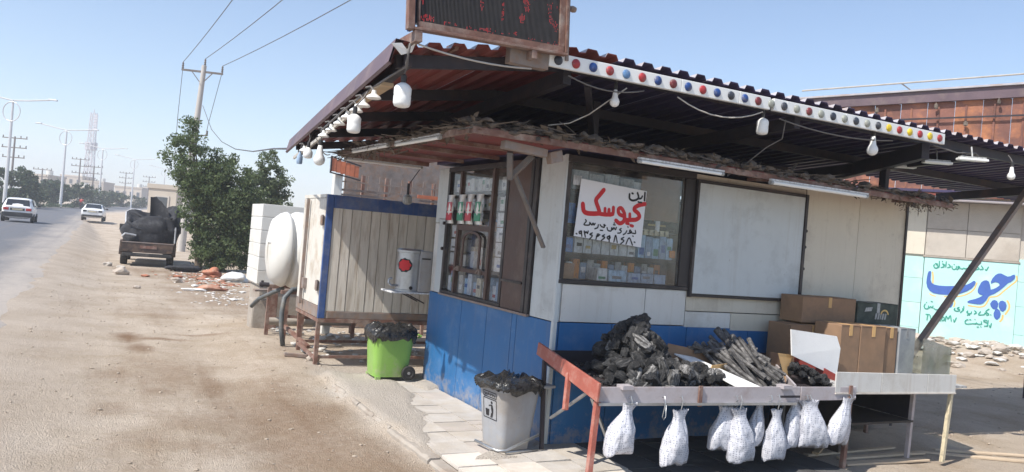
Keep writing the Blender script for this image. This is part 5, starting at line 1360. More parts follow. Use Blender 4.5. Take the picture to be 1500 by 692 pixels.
for i in range(12):
    u = 1.62 + rnd.uniform(-.25, .25); v = -.42 + rnd.uniform(-.06, .06)
    o = coal(sticks[i % 5], (u, v, .90 + rnd.uniform(-.02, .06)), 1, (rnd.gauss(0, .15), rnd.gauss(-.05, .15), TH + math.radians(-25) + rnd.gauss(0, .3)), 'thin grey charcoal stick lying crosswise on top of the bundle', 'charcoal sticks crosswise on the bundle')
    o.scale = (rnd.uniform(.22, .36), .34, .34)
# ---- small charcoal at the right
n = 0
while n < 90:
    u = rnd.gauss(2.16, .13); v = rnd.gauss(-.88, .14)
    if not (1.98 < u < 2.44 and -1.12 < v < -.5): continue
    t_ = max(0, 1 - ((u - 2.12) / .3) ** 2 - ((v + .85) / .35) ** 2)
    coal(lumps[rnd.choice((0, 4, 5, 7))], (u, v, tz(v) - .04 + .17 * t_ * rnd.uniform(.6, 1)), rnd.uniform(.017, .027), (rnd.uniform(-1, 1), rnd.uniform(-1, 1), rnd.uniform(0, 6.3)), 'small charcoal nugget in the heap at the right end of the stall', 'charcoal nuggets at the right end')
    n += 1
# ---------------------------------------------------------------- hanging bags
m_bagp, N, L, B = nodes_of('printed_white_bag')
tc = N.new('ShaderNodeTexCoord'); mp = N.new('ShaderNodeMapping'); mp.inputs['Scale'].default_value = (1, 1, 1)
L.new(tc.outputs['Object'], mp.inputs[0])
vo = N.new('ShaderNodeTexVoronoi'); vo.inputs['Scale'].default_value = 58; vo.feature = 'F1'; vo.inputs['Randomness'].default_value = .35
L.new(mp.outputs[0], vo.inputs['Vector'])
nn = N.new('ShaderNodeTexNoise'); nn.inputs['Scale'].default_value = 90; L.new(mp.outputs[0], nn.inputs['Vector'])
ad = N.new('ShaderNodeMath'); ad.operation = 'MULTIPLY_ADD'; ad.inputs[1].default_value = .5; L.new(nn.outputs['Fac'], ad.inputs[0]); L.new(vo.outputs['Distance'], ad.inputs[2])
cr = N.new('ShaderNodeValToRGB'); cr.color_ramp.elements[0].position = .50; cr.color_ramp.elements[0].color = (.27, .28, .33, 1); cr.color_ramp.elements[1].position = .66; cr.color_ramp.elements[1].color = (.55, .55, .59, 1)
L.new(ad.outputs[0], cr.inputs[0]); L.new(cr.outputs[0], B.inputs['Base Color'])
B.inputs['Roughness'].default_value = .38
n2 = N.new('ShaderNodeTexNoise'); n2.inputs['Scale'].default_value = 13; n2.inputs['Detail'].default_value = 5; L.new(mp.outputs[0], n2.inputs['Vector'])
bp = N.new('ShaderNodeBump'); bp.inputs['Strength'].default_value = .6; bp.inputs['Distance'].default_value = .02; L.new(n2.outputs['Fac'], bp.inputs['Height']); L.new(bp.outputs[0], B.inputs['Normal'])

def bag(label, u, v, ztop, zbot, w, seed, lean=0.0, open_top=.25, yaw=0.0):
    rg = random.Random(seed * 17)
    w = w * rg.uniform(1.02, 1.22); sq_ = rg.uniform(.8, 1.25); ph = rg.uniform(0, 6.28); nf = rg.choice((3, 4, 5))
    t = thing('hanging_bag', label, 'bag', (u, v, zbot))
    m = MB(); rows = []
    H = ztop - zbot; nr = 26; nc = 56
    for i in range(nr + 1):
        s = i / nr                      # 0 bottom .. 1 top
        belly = 1.02 - .42 * max(0, s - .12) / .74 - (0.60 - open_top) * sst(.45, .86, s) - (.06 if i == 0 else 0)
        if s > .86: belly = open_top + (s - .86) * 1.5
        hw = w / 2 * belly
        th = w * .34 * sq_ * (.25 + .75 * belly) * (0.40 + .60 * math.sin(math.pi * min(1, .12 + s * .95)))
        if i == 0: th *= .3
        r = []
        for j in range(nc):
            a = 2 * math.pi * j / nc
            x = math.copysign(abs(math.cos(a)) ** .75, math.cos(a)) * hw; y = math.copysign(abs(math.sin(a)) ** .8, math.sin(a)) * th
            k = 1 + .13 * nz(math.cos(a) * 1.6 + seed * 5, math.sin(a) * 1.6, s * 2.6 + seed, 1.1) + .11 * (1 - 2.2 * abs(nz(math.cos(a + .5 * s) * 2.6 + seed, math.sin(a + .5 * s) * 2.6, s * .9 + seed * 2, 1.5))) * (.25 + .9 * s) + .05 * (1 - 2.5 * abs(nz(math.cos(a) * 3 + seed * 3, s * 5, math.sin(a) * 3, 1.2))) + .05 * math.sin(nf * a + ph + 3 * s)
            x, y = x * k, y * k
            xx = x * math.cos(yaw) - y * math.sin(yaw); yy = x * math.sin(yaw) + y * math.cos(yaw)
            zz = zbot + H * s + .035 * nz(x * 20, seed * 3, 1, 1) * (1 - s) + .02 * (abs(x) / (w / 2)) ** 2 * (-1 if s < .15 else .3) + (.02 * nz(j, seed, 3, .9) if s > .9 else 0)
            r.append((u + xx + lean * s * s * H, v + yy, zz))
        rows.append(r)
    m.grid(rows, close=True); m.poly(rows[0][::-1])
    add('bag_body', m, m_bagp, t, smooth='all')
    vh = FL[1] + (u + lean * H - FL[0]) * (FR_[1] - FL[1]) / (FR_[0] - FL[0]) - .03
    m = MB(); ux = u + lean * H
    m.tube([(ux, vh + .02, .64), (ux + .004, vh, .655), (ux + .01, vh - .012, .62), (ux + .004, v, ztop - .03), (ux - .012, v, ztop - .07), (ux - .02, v + .01, ztop - .03)], .0045, 5)
    add('hook', m, m_galv, t)
    return t
bag('white printed bag hanging leftmost under the stall, twisted open at the top', -.03, -1.125, .60, .235, .21, 1, .22, .34, .2)
bag('white printed bag hanging second from left, tied narrow at the neck', .50, -1.14, .545, .13, .205, 2, .06, .40, .1)
bag('white printed bag partly hidden at the left of the middle pair', 1.02, -1.09, .55, .21, .20, 3, .16, .5, -.3)
bag('white printed bag in front at the right of the middle pair', 1.16, -1.17, .545, .125, .205, 4, -.10, .46, .2)
bag('white printed bag half hidden behind, left of the third cluster', 1.40, -1.08, .58, .22, .18, 5, .12, .45, .5)
bag('white printed bag tied with a loop, front of the third cluster', 1.54, -1.18, .53, .12, .19, 6, -.03, .36, .0)
bag('white printed bag at the rear left of the fourth cluster', 1.80, -1.12, .60, .20, .20, 7, .10, .55, .3)
bag('white printed bag bulging in front of the fourth cluster', 1.95, -1.20, .605, .22, .23, 8, -.18, .50, -.2)
bag('white printed bag hanging rightmost under the stall, pulled to a slant', 2.24, -1.22, .625, .235, .20, 9, .30, .42, .1)
hk = MB(); hk.tube([(.36, -1.115, .64), (.362, -1.14, .655), (.366, -1.15, .60), (.345, -1.15, .50), (.36, -1.15, .475), (.378, -1.15, .50), (.375, -1.15, .59)], .0045, 5)
add('wire_hook', hk, m_galv, base=(.36, -1.13, .6), label='empty wire hook hanging between the two left bags', cat='hook', smooth='all')
# ---------------------------------------------------------------- white table with boxes
wt = thing('display_table', 'white display table with side glass and dark lower shelf', 'table', (3.1, -.8, 0))
m = MB(); m.prism([(2.22, -1.18, .70), (4.1, -1.18, .68), (4.14, -.05, .72), (2.5, -.05, .74)], (0, 0, .02)); add('tabletop', m, m_cartg, wt)
for a, b in ((2.20, 2.80), (2.804, 3.46), (3.464, 3.90)):
    m = MB(); f_ = lambda u: .775 - .022 * (u - 2.2) / 1.7 - .0; z0 = lambda u: .765 - .10 - .06 * 0 - .012 * (u - 2.2)
    m.prism([(a, -1.195, .755 - .085 - .02 * (a - 2.2)), (b, -1.195, .755 - .085 - .02 * (b - 2.2)), (b, -1.195, .848 - .02 * (b - 2.2)), (a, -1.195, .848 - .02 * (a - 2.2))], (0, .014, 0)); add('apron', m, m_white, wt, bevel=.003)
m = MB(); m.beam((2.2, -1.188, .66), (3.9, -1.188, .635), .03, .012); add('edge_rail', m, m_tilenew, wt)
for p0, p1, mt in (((3.87, -1.17, .65), (3.78, -1.19, -.03), m_cartc), ((4.05, -.14, .70), (4.02, -.14, -.05), m_rustpaint), ((2.58, -.14, .72), (2.58, -.14, -.05), m_steel), ((3.55, -1.0, .66), (3.52, -1.0, -.03), m_apron)):
    m = MB(); m.beam(p0, p1, .035, .035, up=(0, 1, 0)); add('leg', m, mt, wt)
m = MB(); m.box((2.62, -1.02, .32), (3.55, -.2, .34)); m.box((2.62, -.19, .05), (3.6, -.17, .68)); m.box((2.60, -.95, .05), (2.62, -.18, .68)); add('shelf', m, m_dark, wt)
m = MB(); m.box((3.555, -.96, .34), (3.575, -.2, .66)); add('side_panel', m, m_steel, wt)
m = MB(); m.prism([(4.085, -1.0, .70), (4.10, -.5, .72), (4.10, -.5, 1.10), (4.085, -1.0, 1.05)], (.006, 0, 0)); gp = add('glass_panel', m, m_glassbox, wt)
m = MB(); m.prism([(3.645, -1.0, .70), (4.08, -1.0, .70), (4.08, -1.0, 1.05), (3.645, -1.0, 1.14)], (0, .006, 0)); add('glass_panel', m, m_glassbox, wt)
# ---- boxes and cards on the white table
def carton(label, a, b, mt, yaw=0.0, name='cardboard_box', cat='box', flaps=True, rot=0.0):
    """box between corners; seam and tape as parts"""
    lo = Vector([min(a[i], b[i]) for i in range(3)]); hi = Vector([max(a[i], b[i]) for i in range(3)])
    m = MB(); m.box(lo, hi)
    o = add(name, m, mt, base=((lo.x + hi.x) / 2, (lo.y + hi.y) / 2, lo.z), label=label, cat=cat, bevel=.006)
    o.rotation_euler[2] += yaw; o.rotation_euler[1] += rot
    if flaps:
        m = MB(); x = (lo.x + hi.x) / 2
        m.box((lo.x + .005, lo.y - .003, hi.z - .001), (hi.x - .005, lo.y + (hi.y - lo.y) * .49, hi.z + .003))
        m.box((lo.x + .005, lo.y + (hi.y - lo.y) * .51, hi.z - .001), (hi.x - .005, hi.y + .002, hi.z + .004))
        add('flap', m, mt, o)
        m = MB(); m.box((x - .022, lo.y - .0035, hi.z - .10), (x + .024, lo.y - .0005, hi.z + .0045)); m.box((x - .022, lo.y - .0005, hi.z + .0042), (x + .024, hi.y, hi.z + .0055)); add('tape', m, m_cardlight if mt is m_card else m_cartg, o)
    return o
carton('tall narrow brown box, first right of the white card on the table', (2.75, -.75, .745), (3.03, -.44, 1.215), m_card, .03)
carton('tall narrow brown box, second right of the white card on the table', (3.045, -.755, .74), (3.40, -.44, 1.21), m_card, -.03)
carton('brown box beside the grey one on the white table', (3.42, -.74, .735), (3.60, -.42, 1.20), m_card, .0)
carton('grey box at the right end of the white table', (3.62, -.75, .73), (3.87, -.43, 1.20), m_cardgrey, .02)
carton('brown crumpled box behind the white card', (2.45, -.42, .76), (3.08, -.12, 1.165), m_card, .0)
m = MB(); m.prism([(2.05, -.82, .93), (2.64, -.835, .735), (2.67, -.83, 1.0), (2.62, -.82, 1.115), (2.03, -.805, 1.165)], (.0, .012, 0))
add('white_card', m, m_cardwhite, base=(2.4, -.82, .73), label='big white card leaning between the stall and the white table', cat='card')
carton('long brown carton lying behind the upright boxes', (2.66, -.35, 1.185), (3.44, -.06, 1.445), m_card, .0)
carton('wide brown box under the dark green carton', (3.10, -.34, .75), (4.08, -.07, 1.178), m_card, .0, flaps=False)
gc = carton('dark green printed carton with a yellow arc beside the long brown one', (3.46, -.36, 1.18), (4.10, -.07, 1.415), m_cardgreen, .0)
def gq(x, y): return (3.46 + .64 * x, -.3635, 1.18 + .235 * y)
m = MB(); m.poly([gq(*p) for p in ((.16, .62), (.19, .80), (.36, .84), (.33, .66))]); add('print_label', m, m_cartg, gc, label='small pale printed emblem')
m = MB(); m.grid([[gq(.66 + r_ * math.cos(a) * .11 / .11, .50 + r_ * math.sin(a) * 2.4) for a in np.linspace(.1, 3.0, 12)] for r_ in (.075, .105)]); add('yellow_arc', m, m_yel, gc)
m = MB()
for i, (x0, x1) in enumerate(((.42, .47), (.485, .53), (.545, .575), (.59, .64), (.655, .70))):
    m.poly([gq(x0, .30), gq(x1 - .008, .29), gq(x1 + .015, .56), gq(x0 + .018, .57)])
add('print_band', m, m_cartg, gc, label='pale worn lettering, not legible')
m = MB(); m.rev((3.86, -.95, .73), (0, 0, 1), [(.035, 0), (.038, .02), (.038, .16), (.018, .21), (.018, .25)], 12)
add('bottle', m, GLASS('green_bottle', (.35, .62, .48), 1.0, .05), base=(3.86, -.95, .73), label='small green bottle behind the side glass of the white table', cat='bottle', smooth=True)
# planks on the ground
def plank(label, p, L_, w, yaw, group=None, mt=m_wood, h=.02, tilt=0):
    m = MB(); m.obox((0, 0, h / 2), (L_ / 2, 0, 0), (0, w / 2, 0), (0, 0, h / 2))
    o = add('plank', m, mt, base=(0, 0, 0), label=label, cat='plank', bevel=.003)
    o.location = place(p, 'K'); o.rotation_euler = (0, tilt, TH + yaw)
m_paleplank = MAT('pale_sawn_plank', (.60, .47, .33), .8, var=.15, scale=8, stretch=(.3, 4, 4), bump=.15, dirt=(.46, .36, .26), damt=.4)
gz = lambda u, v: gh(u, v) + .004
plank('pale plank on the dirt, nearest the stall leg and frontmost', (3.2, -1.02, gz(3.2, -1.02)), 1.1, .085, -.06, mt=m_paleplank)
plank('pale plank on the dirt lying just behind the frontmost one', (3.35, -.86, gz(3.35, -.86)), 1.2, .07, -.02, mt=m_paleplank)
plank('pale plank on the dirt farthest back below the display table', (3.1, -.70, gz(3.1, -.70)), 1.3, .06, .03, mt=m_paleplank)
plank('short plank slanting across the others under the display table', (2.75, -.62, gz(2.75, -.62) + .022), .5, .06, .55, mt=m_wood)
plank('long pale plank lying right of the white table leg', (4.7, -1.15, gz(4.7, -1.15)), 1.5, .07, -.5, mt=m_paleplank)
plank('long pale plank at the right edge, parallel to its neighbour', (5.0, -1.05, gz(5.0, -1.05)), 1.5, .07, -.42, mt=m_paleplank)
# ---------------------------------------------------------------- wheeled green bin
def tapered(m, c0, s0, c1, s1, r=.18, n=5):
    """rounded rectangular tapered body; returns nothing"""
    def ringpts(c, s):
        out = []
        for qx, qy, a0 in ((1, 1, 0), (-1, 1, 90), (-1, -1, 180), (1, -1, 270)):
            rr = min(s) * r
            for k in range(n):
                a = math.radians(a0 + 90 * k / (n - 1))
                out.append((c[0] + qx * (s[0] / 2 - rr) + rr * math.cos(a), c[1] + qy * (s[1] / 2 - rr) + rr * math.sin(a), c[2]))
        return out
    a, b = ringpts(c0, s0), ringpts(c1, s1)
    m.grid([a, b], close=True); m.poly(a[::-1]); m.poly(b)
    return a, b
def crumple_bag(m, c, s, z0, z1, seed, over=.03, nr=9, nc=84):
    """plastic liner folded over a rim"""
    rows = []
    for i in range(nr + 1):
        t = i / nr
        z = z0 + (z1 - z0) * t
        k = 1 + over * math.sin(math.pi * min(1, t * 1.1)) * 2.2 - (.0 if t < .75 else (t - .75) * 1.1)
        r = []
        for j in range(nc):
            a = 2 * math.pi * j / nc
            x = math.copysign(abs(math.cos(a)) ** .45, math.cos(a)) * s[0] / 2; y = math.copysign(abs(math.sin(a)) ** .45, math.sin(a)) * s[1] / 2
            w = 1 + .05 * nz(math.cos(a) * 5 + seed, math.sin(a) * 5, t * 3, 1.5) + .07 * (.5 - abs(nz(math.cos(a) * 7 + seed, math.sin(a) * 7, t * 2.2, 1.6)) * 2)
            r.append((c[0] + x * k * w, c[1] + y * k * w, z + (.06 * nz(math.cos(a) * 4, math.sin(a) * 4 + seed, 2, 1.4) * (1.3 if i == 0 else 1 if i == nr else .5) + .02 * nz(a * 9, seed, t * 4, 1))))
        rows.append(r)
    # dip inside
    r = []
    for j in range(nc):
        a = 2 * math.pi * j / nc
        r.append((c[0] + math.cos(a) * s[0] * .22, c[1] + math.sin(a) * s[1] * .22, z1 - .03 + .03 * nz(j, seed, 0, .7)))
    rows.append(r)
    m.grid(rows, close=True); m.poly(rows[-1])
gb = thing('wheelie_bin', 'lime green wheeled rubbish bin with black liner bag', 'bin', (-.42, 3.08, 0), rz=0)
C_ = (-.42, 3.08)
m = MB(); tapered(m, (C_[0], C_[1], .03), (.42, .36), (C_[0] + .01, C_[1], .52), (.50, .44), .22)
body = add('bin_body', m, m_green, gb, smooth=True, bevel=.008)
m = MB(); tapered(m, (C_[0] + .01, C_[1], .522), (.53, .47), (C_[0] + .01, C_[1], .555), (.53, .47), .22); add('rim', m, m_green, gb, smooth=True)
m = MB(); crumple_bag(m, (C_[0] + .01, C_[1]), (.54, .48), .46, .63, 4, .025); add('liner_bag', m, m_blackbag, gb, smooth='all')
def wheel_part(parent, c, axis, r, w, name='wheel', tyre=m_rubber, rim=m_rim):
    c = Vector(c); ax = Vector(axis).normalized()
    m = MB(); m.rev(c - ax * w / 2, ax, [(r * .62, 0), (r * .9, 0), (r, w * .2), (r, w * .8), (r * .9, w), (r * .62, w)], 22)
    wh_ = add(name, m, tyre, parent, smooth=True)
    m = MB(); m.rev(c - ax * w * .52, ax, [(r * .60, 0.0), (r * .55, w * .1), (r * .25, w * .12), (r * .2, -w * .02), (.004, -w * .02)], 14, cap0=False)
    m.rev(c + ax * w * .52, -ax, [(r * .60, 0.0), (r * .55, w * .1), (r * .25, w * .12), (r * .2, -w * .02), (.004, -w * .02)], 14, cap0=False)
    add('rim', m, rim, wh_, smooth=True)
    return wh_
wheel_part(gb, (-.23, 2.86, .085), (0, 1, 0), .085, .045)
wheel_part(gb, (-.23, 3.30, .085), (0, 1, 0), .085, .045)
for y0 in (2.885, 3.23):
    m = MB(); m.box((-.62, y0, .0), (-.56, y0 + .043, .035)); add('foot', m, m_green, gb)
m = MB(); m.tube([(-.12, 2.92, .5), (-.08, 2.92, .52), (-.08, 3.24, .52), (-.12, 3.24, .5)], .012, 6); add('handle', m, m_green, gb)

# ---------------------------------------------------------------- grey pedal bin
GB = Vector((-.40, -.02, 0))
gg = thing('pedal_bin', 'grey plastic rubbish bin with litter pictogram and black liner', 'bin', GB)
yb = math.radians(6)
gx = Vector((math.cos(yb), math.sin(yb), 0)); gy = Vector((-math.sin(yb), math.cos(yb), 0))
def rot_mb(m, c, ang):
    ca, sa = math.cos(ang), math.sin(ang)
    m.v = [(c[0] + (p[0] - c[0]) * ca - (p[1] - c[1]) * sa, c[1] + (p[0] - c[0]) * sa + (p[1] - c[1]) * ca, p[2]) for p in m.v]
    return m
m = MB(); tapered(m, (GB.x, GB.y, .012), (.29, .32), (GB.x, GB.y, .50), (.40, .40), .16); add('bin_body', rot_mb(m, GB, yb), m_greybin, gg, smooth=True, bevel=.008)
m = MB(); tapered(m, (GB.x, GB.y, .502), (.44, .44), (GB.x, GB.y, .545), (.45, .45), .14); m.box((GB.x + .21, GB.y - .2, .525), (GB.x + .34, GB.y + .2, .548)); add('rim', rot_mb(m, GB, yb), m_greybin, gg, smooth=True, bevel=.005)
m = MB(); crumple_bag(m, (GB.x - .01, GB.y), (.47, .46), .50, .60, 9, .03); add('liner_bag', rot_mb(m, GB, yb), m_blackbag, gg, smooth='all')
m = MB(); zf = .03
m.tube([(GB.x + .19, GB.y - .215, .14), (GB.x - .13, GB.y - .215, zf), (GB.x - .20, GB.y - .20, zf), (GB.x - .215, GB.y - .1, zf), (GB.x - .215, GB.y + .14, zf)], .012, 8)
m.tube([(GB.x - .13, GB.y - .205, .012), (GB.x + .2, GB.y - .205, .012)], .011, 8)
add('pedal_frame', rot_mb(m, GB, yb), m_galv, gg, smooth='all')
# pictogram on the road-facing side (local -x face, slightly tilted outwards with the taper)
def gp_(s, z, d=.003):      # s along the face, z height
    x = GB.x - (.145 + (.055) * (z - .012) / .488) - d
    return Vector((x, GB.y + s, z))
def gbar(m, s0, z0, s1, z1, w=.007, d=.003):
    a, b = Vector((s0, z0, 0)), Vector((s1, z1, 0)); t = (b - a).normalized(); n_ = Vector((-t.y, t.x, 0)) * w / 2
    m.poly([gp_(q.x, q.y, d) for q in (a - n_, b - n_, b + n_, a + n_)])
m = MB()
for s0, z0, s1, z1 in ((-.10, .25, .10, .25), (-.10, .415, .10, .415), (-.10, .25, -.10, .415), (.10, .25, .10, .415), (-.10, .43, .10, .43), (-.10, .475, .10, .475), (-.10, .43, -.10, .475), (.10, .43, .10, .475)): gbar(m, s0, z0, s1, z1)
add('pictogram_frame', rot_mb(m, GB, yb), m_blackink, gg)
m = MB()
# standing figure (road-facing side is seen mirrored left to right)
sx_ = -1
def P2(lst, d=.0035): m.poly([gp_(sx_ * s, z, d) for s, z in lst])
P2([(.028 + .014 * math.cos(a), .388 + .012 * math.sin(a)) for a in np.linspace(0, 2 * math.pi, 10)[:-1]])
P2([(.022, .372), (.040, .368), (.052, .335), (.048, .300), (.034, .262), (.024, .262), (.030, .300), (.018, .335)], .0037)
P2([(.022, .302), (.030, .300), (.016, .262), (.006, .262)], .0039)
P2([(.026, .372), (.020, .362), (-.016, .352), (-.018, .360)], .0041)
P2([(-.070, .325), (-.012, .325), (-.020, .268), (-.062, .268)], .0035)
for i in range(6): gbar(m, -.075 + i * .028, .442, -.075 + i * .028 + .016, .463 if i % 2 else .459, .012, .0035)
add('pictogram', rot_mb(m, GB, yb), m_blackink, gg)

# ---------------------------------------------------------------- planked cabin on a stand
cb_ = thing('planked_cabin', 'white planked cabin box with blue frame on a rusty stand', 'cabin', (.25, 4.7, 0))
CU0, CU1, CV0, CV1, CZ0, CZ1 = -1.05, 1.75, 4.10, 5.35, .56, 2.16
m = MB(); m.box((CU0 + .02, CV0 + .03, CZ0), (CU1, CV1, CZ1 - .01)); add('cabin_core', m, m_sidewhite, cb_)
pm = []
for q in range(4):
    b_ = MB(); w_ = .128
    b_.prism([(0, 0, 0), (w_ - .008, 0, 0), (w_ - .008, .004, 0), (w_ - .008, .02, 0), (0, .02, 0), (0, .004, 0)], (0, 0, 1.33 + .012 * (q % 2)))
    pm.append(mesh_of('plank', b_, (0, 0, 0), [m_plank]))
u = CU0 + .09
i = 0
while u < CU1 - .1:
    piece('plank', pm[i % 4], cb_, (u, CV0 + .004 + .004 * (i % 3), CZ0 + .10), (0, rnd.uniform(-.003, .003), 0)); u += .128; i += 1
m = MB(); m.box((CU0 - .004, CV0 - .006, CZ0 + .002), (CU0 + .085, CV0 + .028, CZ1)); add('corner_post', m, m_cblue, cb_, bevel=.006)
m = MB(); m.box((CU0 + .088, CV0 - .004, CZ1 - .17), (CU1, CV0 + .028, CZ1)); add('top_band', m, m_cblue, cb_, bevel=.006)
m = MB(); m.box((CU0 + .108, CV0 - .004, CZ0 + .002), (CU1, CV0 + .03, CZ0 + .095)); add('bottom_band', m, m_angle, cb_, bevel=.006)
m = MB(); m.box((CU0 - .012, CV0 + .03, CZ0 + .16), (CU0 + .018, CV0 + .62, CZ1 - .05)); dr = add('side_door', m, m_sidewhite, cb_, bevel=.008)
m = MB(); m.box((CU0 - .01, CV0 + .64, CZ0 + .16), (CU0 + .018, CV1, CZ1 - .05)); add('side_door', m, m_sidewhite, cb_, bevel=.008)
m = MB(); m.box((CU0 - .011, CV0 + .03, CZ0 + .005), (CU0 + .018, CV1, CZ0 + .155)); add('bottom_band', m, m_angle, cb_, bevel=.006)
m = MB(); m.box((CU0 - .013, CV0 + .03, CZ1 - .045), (CU0 + .018, CV1, CZ1)); add('top_band', m, m_sidewhite, cb_)
for z in (.98, 1.82):
    m = MB(); m.box((CU0 - .05, CV0 + .04, z - .06), (CU0 - .013, CV0 + .10, z + .06)); m.cyl((CU0 - .04, CV0 + .03, z - .07), (CU0 - .04, CV0 + .03, z + .07), .015, n=8); add('hinge', m, m_angle, dr)
m = MB(); m.box((CU0 - .06, CV0 + .70, .88), (CU0 - .013, CV0 + .84, 1.02)); m.beam((CU0 - .05, CV0 + .84, .66), (CU0 - .05, CV0 + .84, 2.1), .04, .04, up=(0, 1, 0)); add('latch', m, m_angle, dr)
for p0, p1 in (((CU0 + .02, CV0 + .03, .56), (CU0 + .02, CV0 + .02, -.07)), ((CU1 - .1, CV0 + .03, .56), (CU1 - .1, CV0 + .03, -.07)), ((CU0 + .04, CV1 - .05, .56), (CU0 + .06, CV1 - .05, -.05)), ((CU1 - .1, CV1 - .05, .56), (CU1 - .1, CV1 - .05, -.07))):
    m = MB(); m.beam(p0, p1, .05, .05, up=(0, 1, 0)); add('leg', m, m_rustpaint, cb_)
m = MB(); m.beam((CU0, CV0 + .01, .535), (CU1, CV0 + .01, .535), .05, .05); m.beam((CU0 + .02, CV0 + .03, .537), (CU0 + .02, CV1, .537), .05, .046); add('stand_rail', m, m_rustpaint, cb_)
m = MB(); m.beam((CU0 + .05, CV0 + .03, .06), (CU1 - .13, CV0 + .03, .06), .035, .035); m.beam((CU0 + .03, CV0 + .05, .03), (CU0 + .05, CV1 - .08, .06), .035, .04); m.beam((CU0 + .07, CV1 - .05, .09), (CU1 - .13, CV1 - .05, .09), .035, .035); add('stand_rail', m, m_rustpaint, cb_)

# ---------------------------------------------------------------- water tanks behind the cabin
tk = thing('water_tank', 'round white ribbed plastic water tank beside the cabin', 'tank', (-.5, 6.25, .2))
m = MB(); pr = [(.05, -.86)]
cx, cv, cz, RR = -.42, 6.25, 1.34, .58
prof = [(.04, -.92), (.30, -.91), (.46, -.87), (.54, -.78), (.575, -.70), (.56, -.665), (.50, -.645), (.50, -.615), (.56, -.60), (.585, -.55), (.585, -.44), (.555, -.42), (.555, -.36), (.59, -.34), (.60, -.05), (.565, -.03), (.565, .03), (.60, .05), (.60, .34), (.56, .36), (.56, .42), (.585, .44), (.56, .62), (.50, .78), (.38, .88), (.04, .94)]
m.rev((cx, cv, cz), (1, 0, 0), prof, 36); add('tank_body', m, m_tank, tk, smooth='all')
m = MB(); m.tube([(cx - .60 - .33 * math.cos(a), cv + .03, cz + .56 * math.sin(a)) for a in np.linspace(-1.35, 1.35, 13)], .022, 8); add('mould_rib', m, m_tank, tk, smooth='all')
m = MB(); m.tube([(cx - .62 - .30 * math.cos(a), cv + .53 * math.sin(a), cz + .10) for a in np.linspace(-1.35, 1.35, 13)], .020, 8); add('mould_rib', m, m_tank, tk, smooth='all')
m = MB(); m.rev((cx, cv, cz + .585), (0, 0, 1), [(.2, 0), (.2, .05), (.18, .08), (.02, .09)], 20); add('lid', m, m_tank, tk, smooth=True)
m = MB(); m.cyl((cx - .88, cv - .1, .80), (cx - 1.02, cv - .1, .80), .035, n=10); m.cyl((cx - .98, cv - .1, .76), (cx - .98, cv - .1, .86), .02, n=8); add('valve', m, m_steel, tk)
for p0, p1 in (((-1.10, 5.75, .72), (-1.12, 5.74, -.06)), ((-1.18, 6.7, .72), (-1.18, 6.72, -.06)), ((.2, 5.75, .72), (.2, 5.75, -.07)), ((.2, 6.7, .72), (.2, 6.7, -.07)), ((-.88, 5.60, .78), (-.92, 5.60, -.06))):
    m = MB(); m.beam(p0, p1, .055, .05, up=(0, 1, 0)); add('leg', m, m_rustpaint, tk)
m = MB(); m.beam((-1.2, 5.75, .735), (.3, 5.75, .735), .06, .05); m.beam((-1.2, 6.7, .735), (.3, 6.7, .735), .06, .05); m.beam((-1.14, 5.75, .38), (.2, 5.75, .34), .04, .04); m.beam((-1.12, 5.78, .25), (-.92, 5.0, .05), .05, .05); add('stand_rail', m, m_rustpaint, tk)
m = MB(); m.cyl((-1.15, 6.9, .16), (.3, 6.9, .18), .06, n=10); add('pipe', m, m_concrete, tk, smooth=True)
qt = thing('water_tank', 'tall square white water tank with horizontal ribs, farthest back', 'tank', (-.62, 8.5, 0))
m = MB(); m.box((-1.15, 8.02, .62), (-.05, 9.1, 2.02)); add('tank_body', m, m_tank, qt, bevel=.05)
for i in range(6):
    m = MB(); z = .66 + i * .232; m.box((-1.16, 8.008, z), (-.042, 9.108, z + .220)); add('mould_rib', m, m_tank, qt, bevel=.006)
m = MB(); m.box((-1.1, 8.05, -.06), (-.1, 9.0, .615)); add('plinth', m, m_concrete, qt, bevel=.02)
# fallen block pillar and post by the tanks
bp_ = MB(); bp_.box((-1.28, 7.55, -.10), (-1.02, 7.95, .44)); add('block_pillar', bp_, m_concrete, base=(-1.1, 7.75, -.1), label='short beige block pillar beside the tank stands', cat='pillar', bevel=.03)
m = MB(); m.box((-1.00, 7.5, -.08), (-.88, 7.62, .62)); add('post', m, m_rustpaint, base=(-.95, 7.56, -.08), label='red brown stump post right of the block pillar', cat='post', bevel=.01)
m = MB(); m.obox((-.95, 7.6, .60), (.32, .05, .01), (0, .10, 0), (0, 0, .015)); add('plank', m, m_angle, base=(-.95, 7.6, .59), label='grey plank laid across the block pillar and stump post', cat='plank')
m = MB(); m.tube([(-1.36, 7.15, .36), (-1.28, 7.0, .50), (-1.2, 6.7, .60), (-1.16, 6.5, .66), (-1.05, 6.35, .74)], .032, 10)
add('hose', m, m_hose, base=(-1.36, 7.15, .36), label='thick grey hose arching out from the tank outlet', cat='hose', smooth='all')
m = MB(); m.tube([(-1.15, 5.55, -.02), (-1.19, 5.56, .2), (-1.2, 5.58, .45), (-1.17, 5.62, .66), (-1.05, 5.7, .78), (-.92, 5.72, .80)], .036, 10)
add('hose', m, m_hose, base=(-1.15, 5.55, 0), label='thick dark hose dropping to the ground beside the cabin', cat='hose', smooth='all')
m = MB()
for i, (u, v, s_) in enumerate(((-1.17, 4.62, .10), (-1.3, 4.7, .13))): pass
m = MB(); m.beam((-1.32, 4.62, gh(-1.32, 4.62) + .03), (-1.02, 4.58, gh(-1.02, 4.58) + .035), .05, .05); add('block', m, m_angle, base=(-1.2, 4.6, 0), label='short weathered timber block on the dirt by the cabin leg', cat='block', bevel=.008)
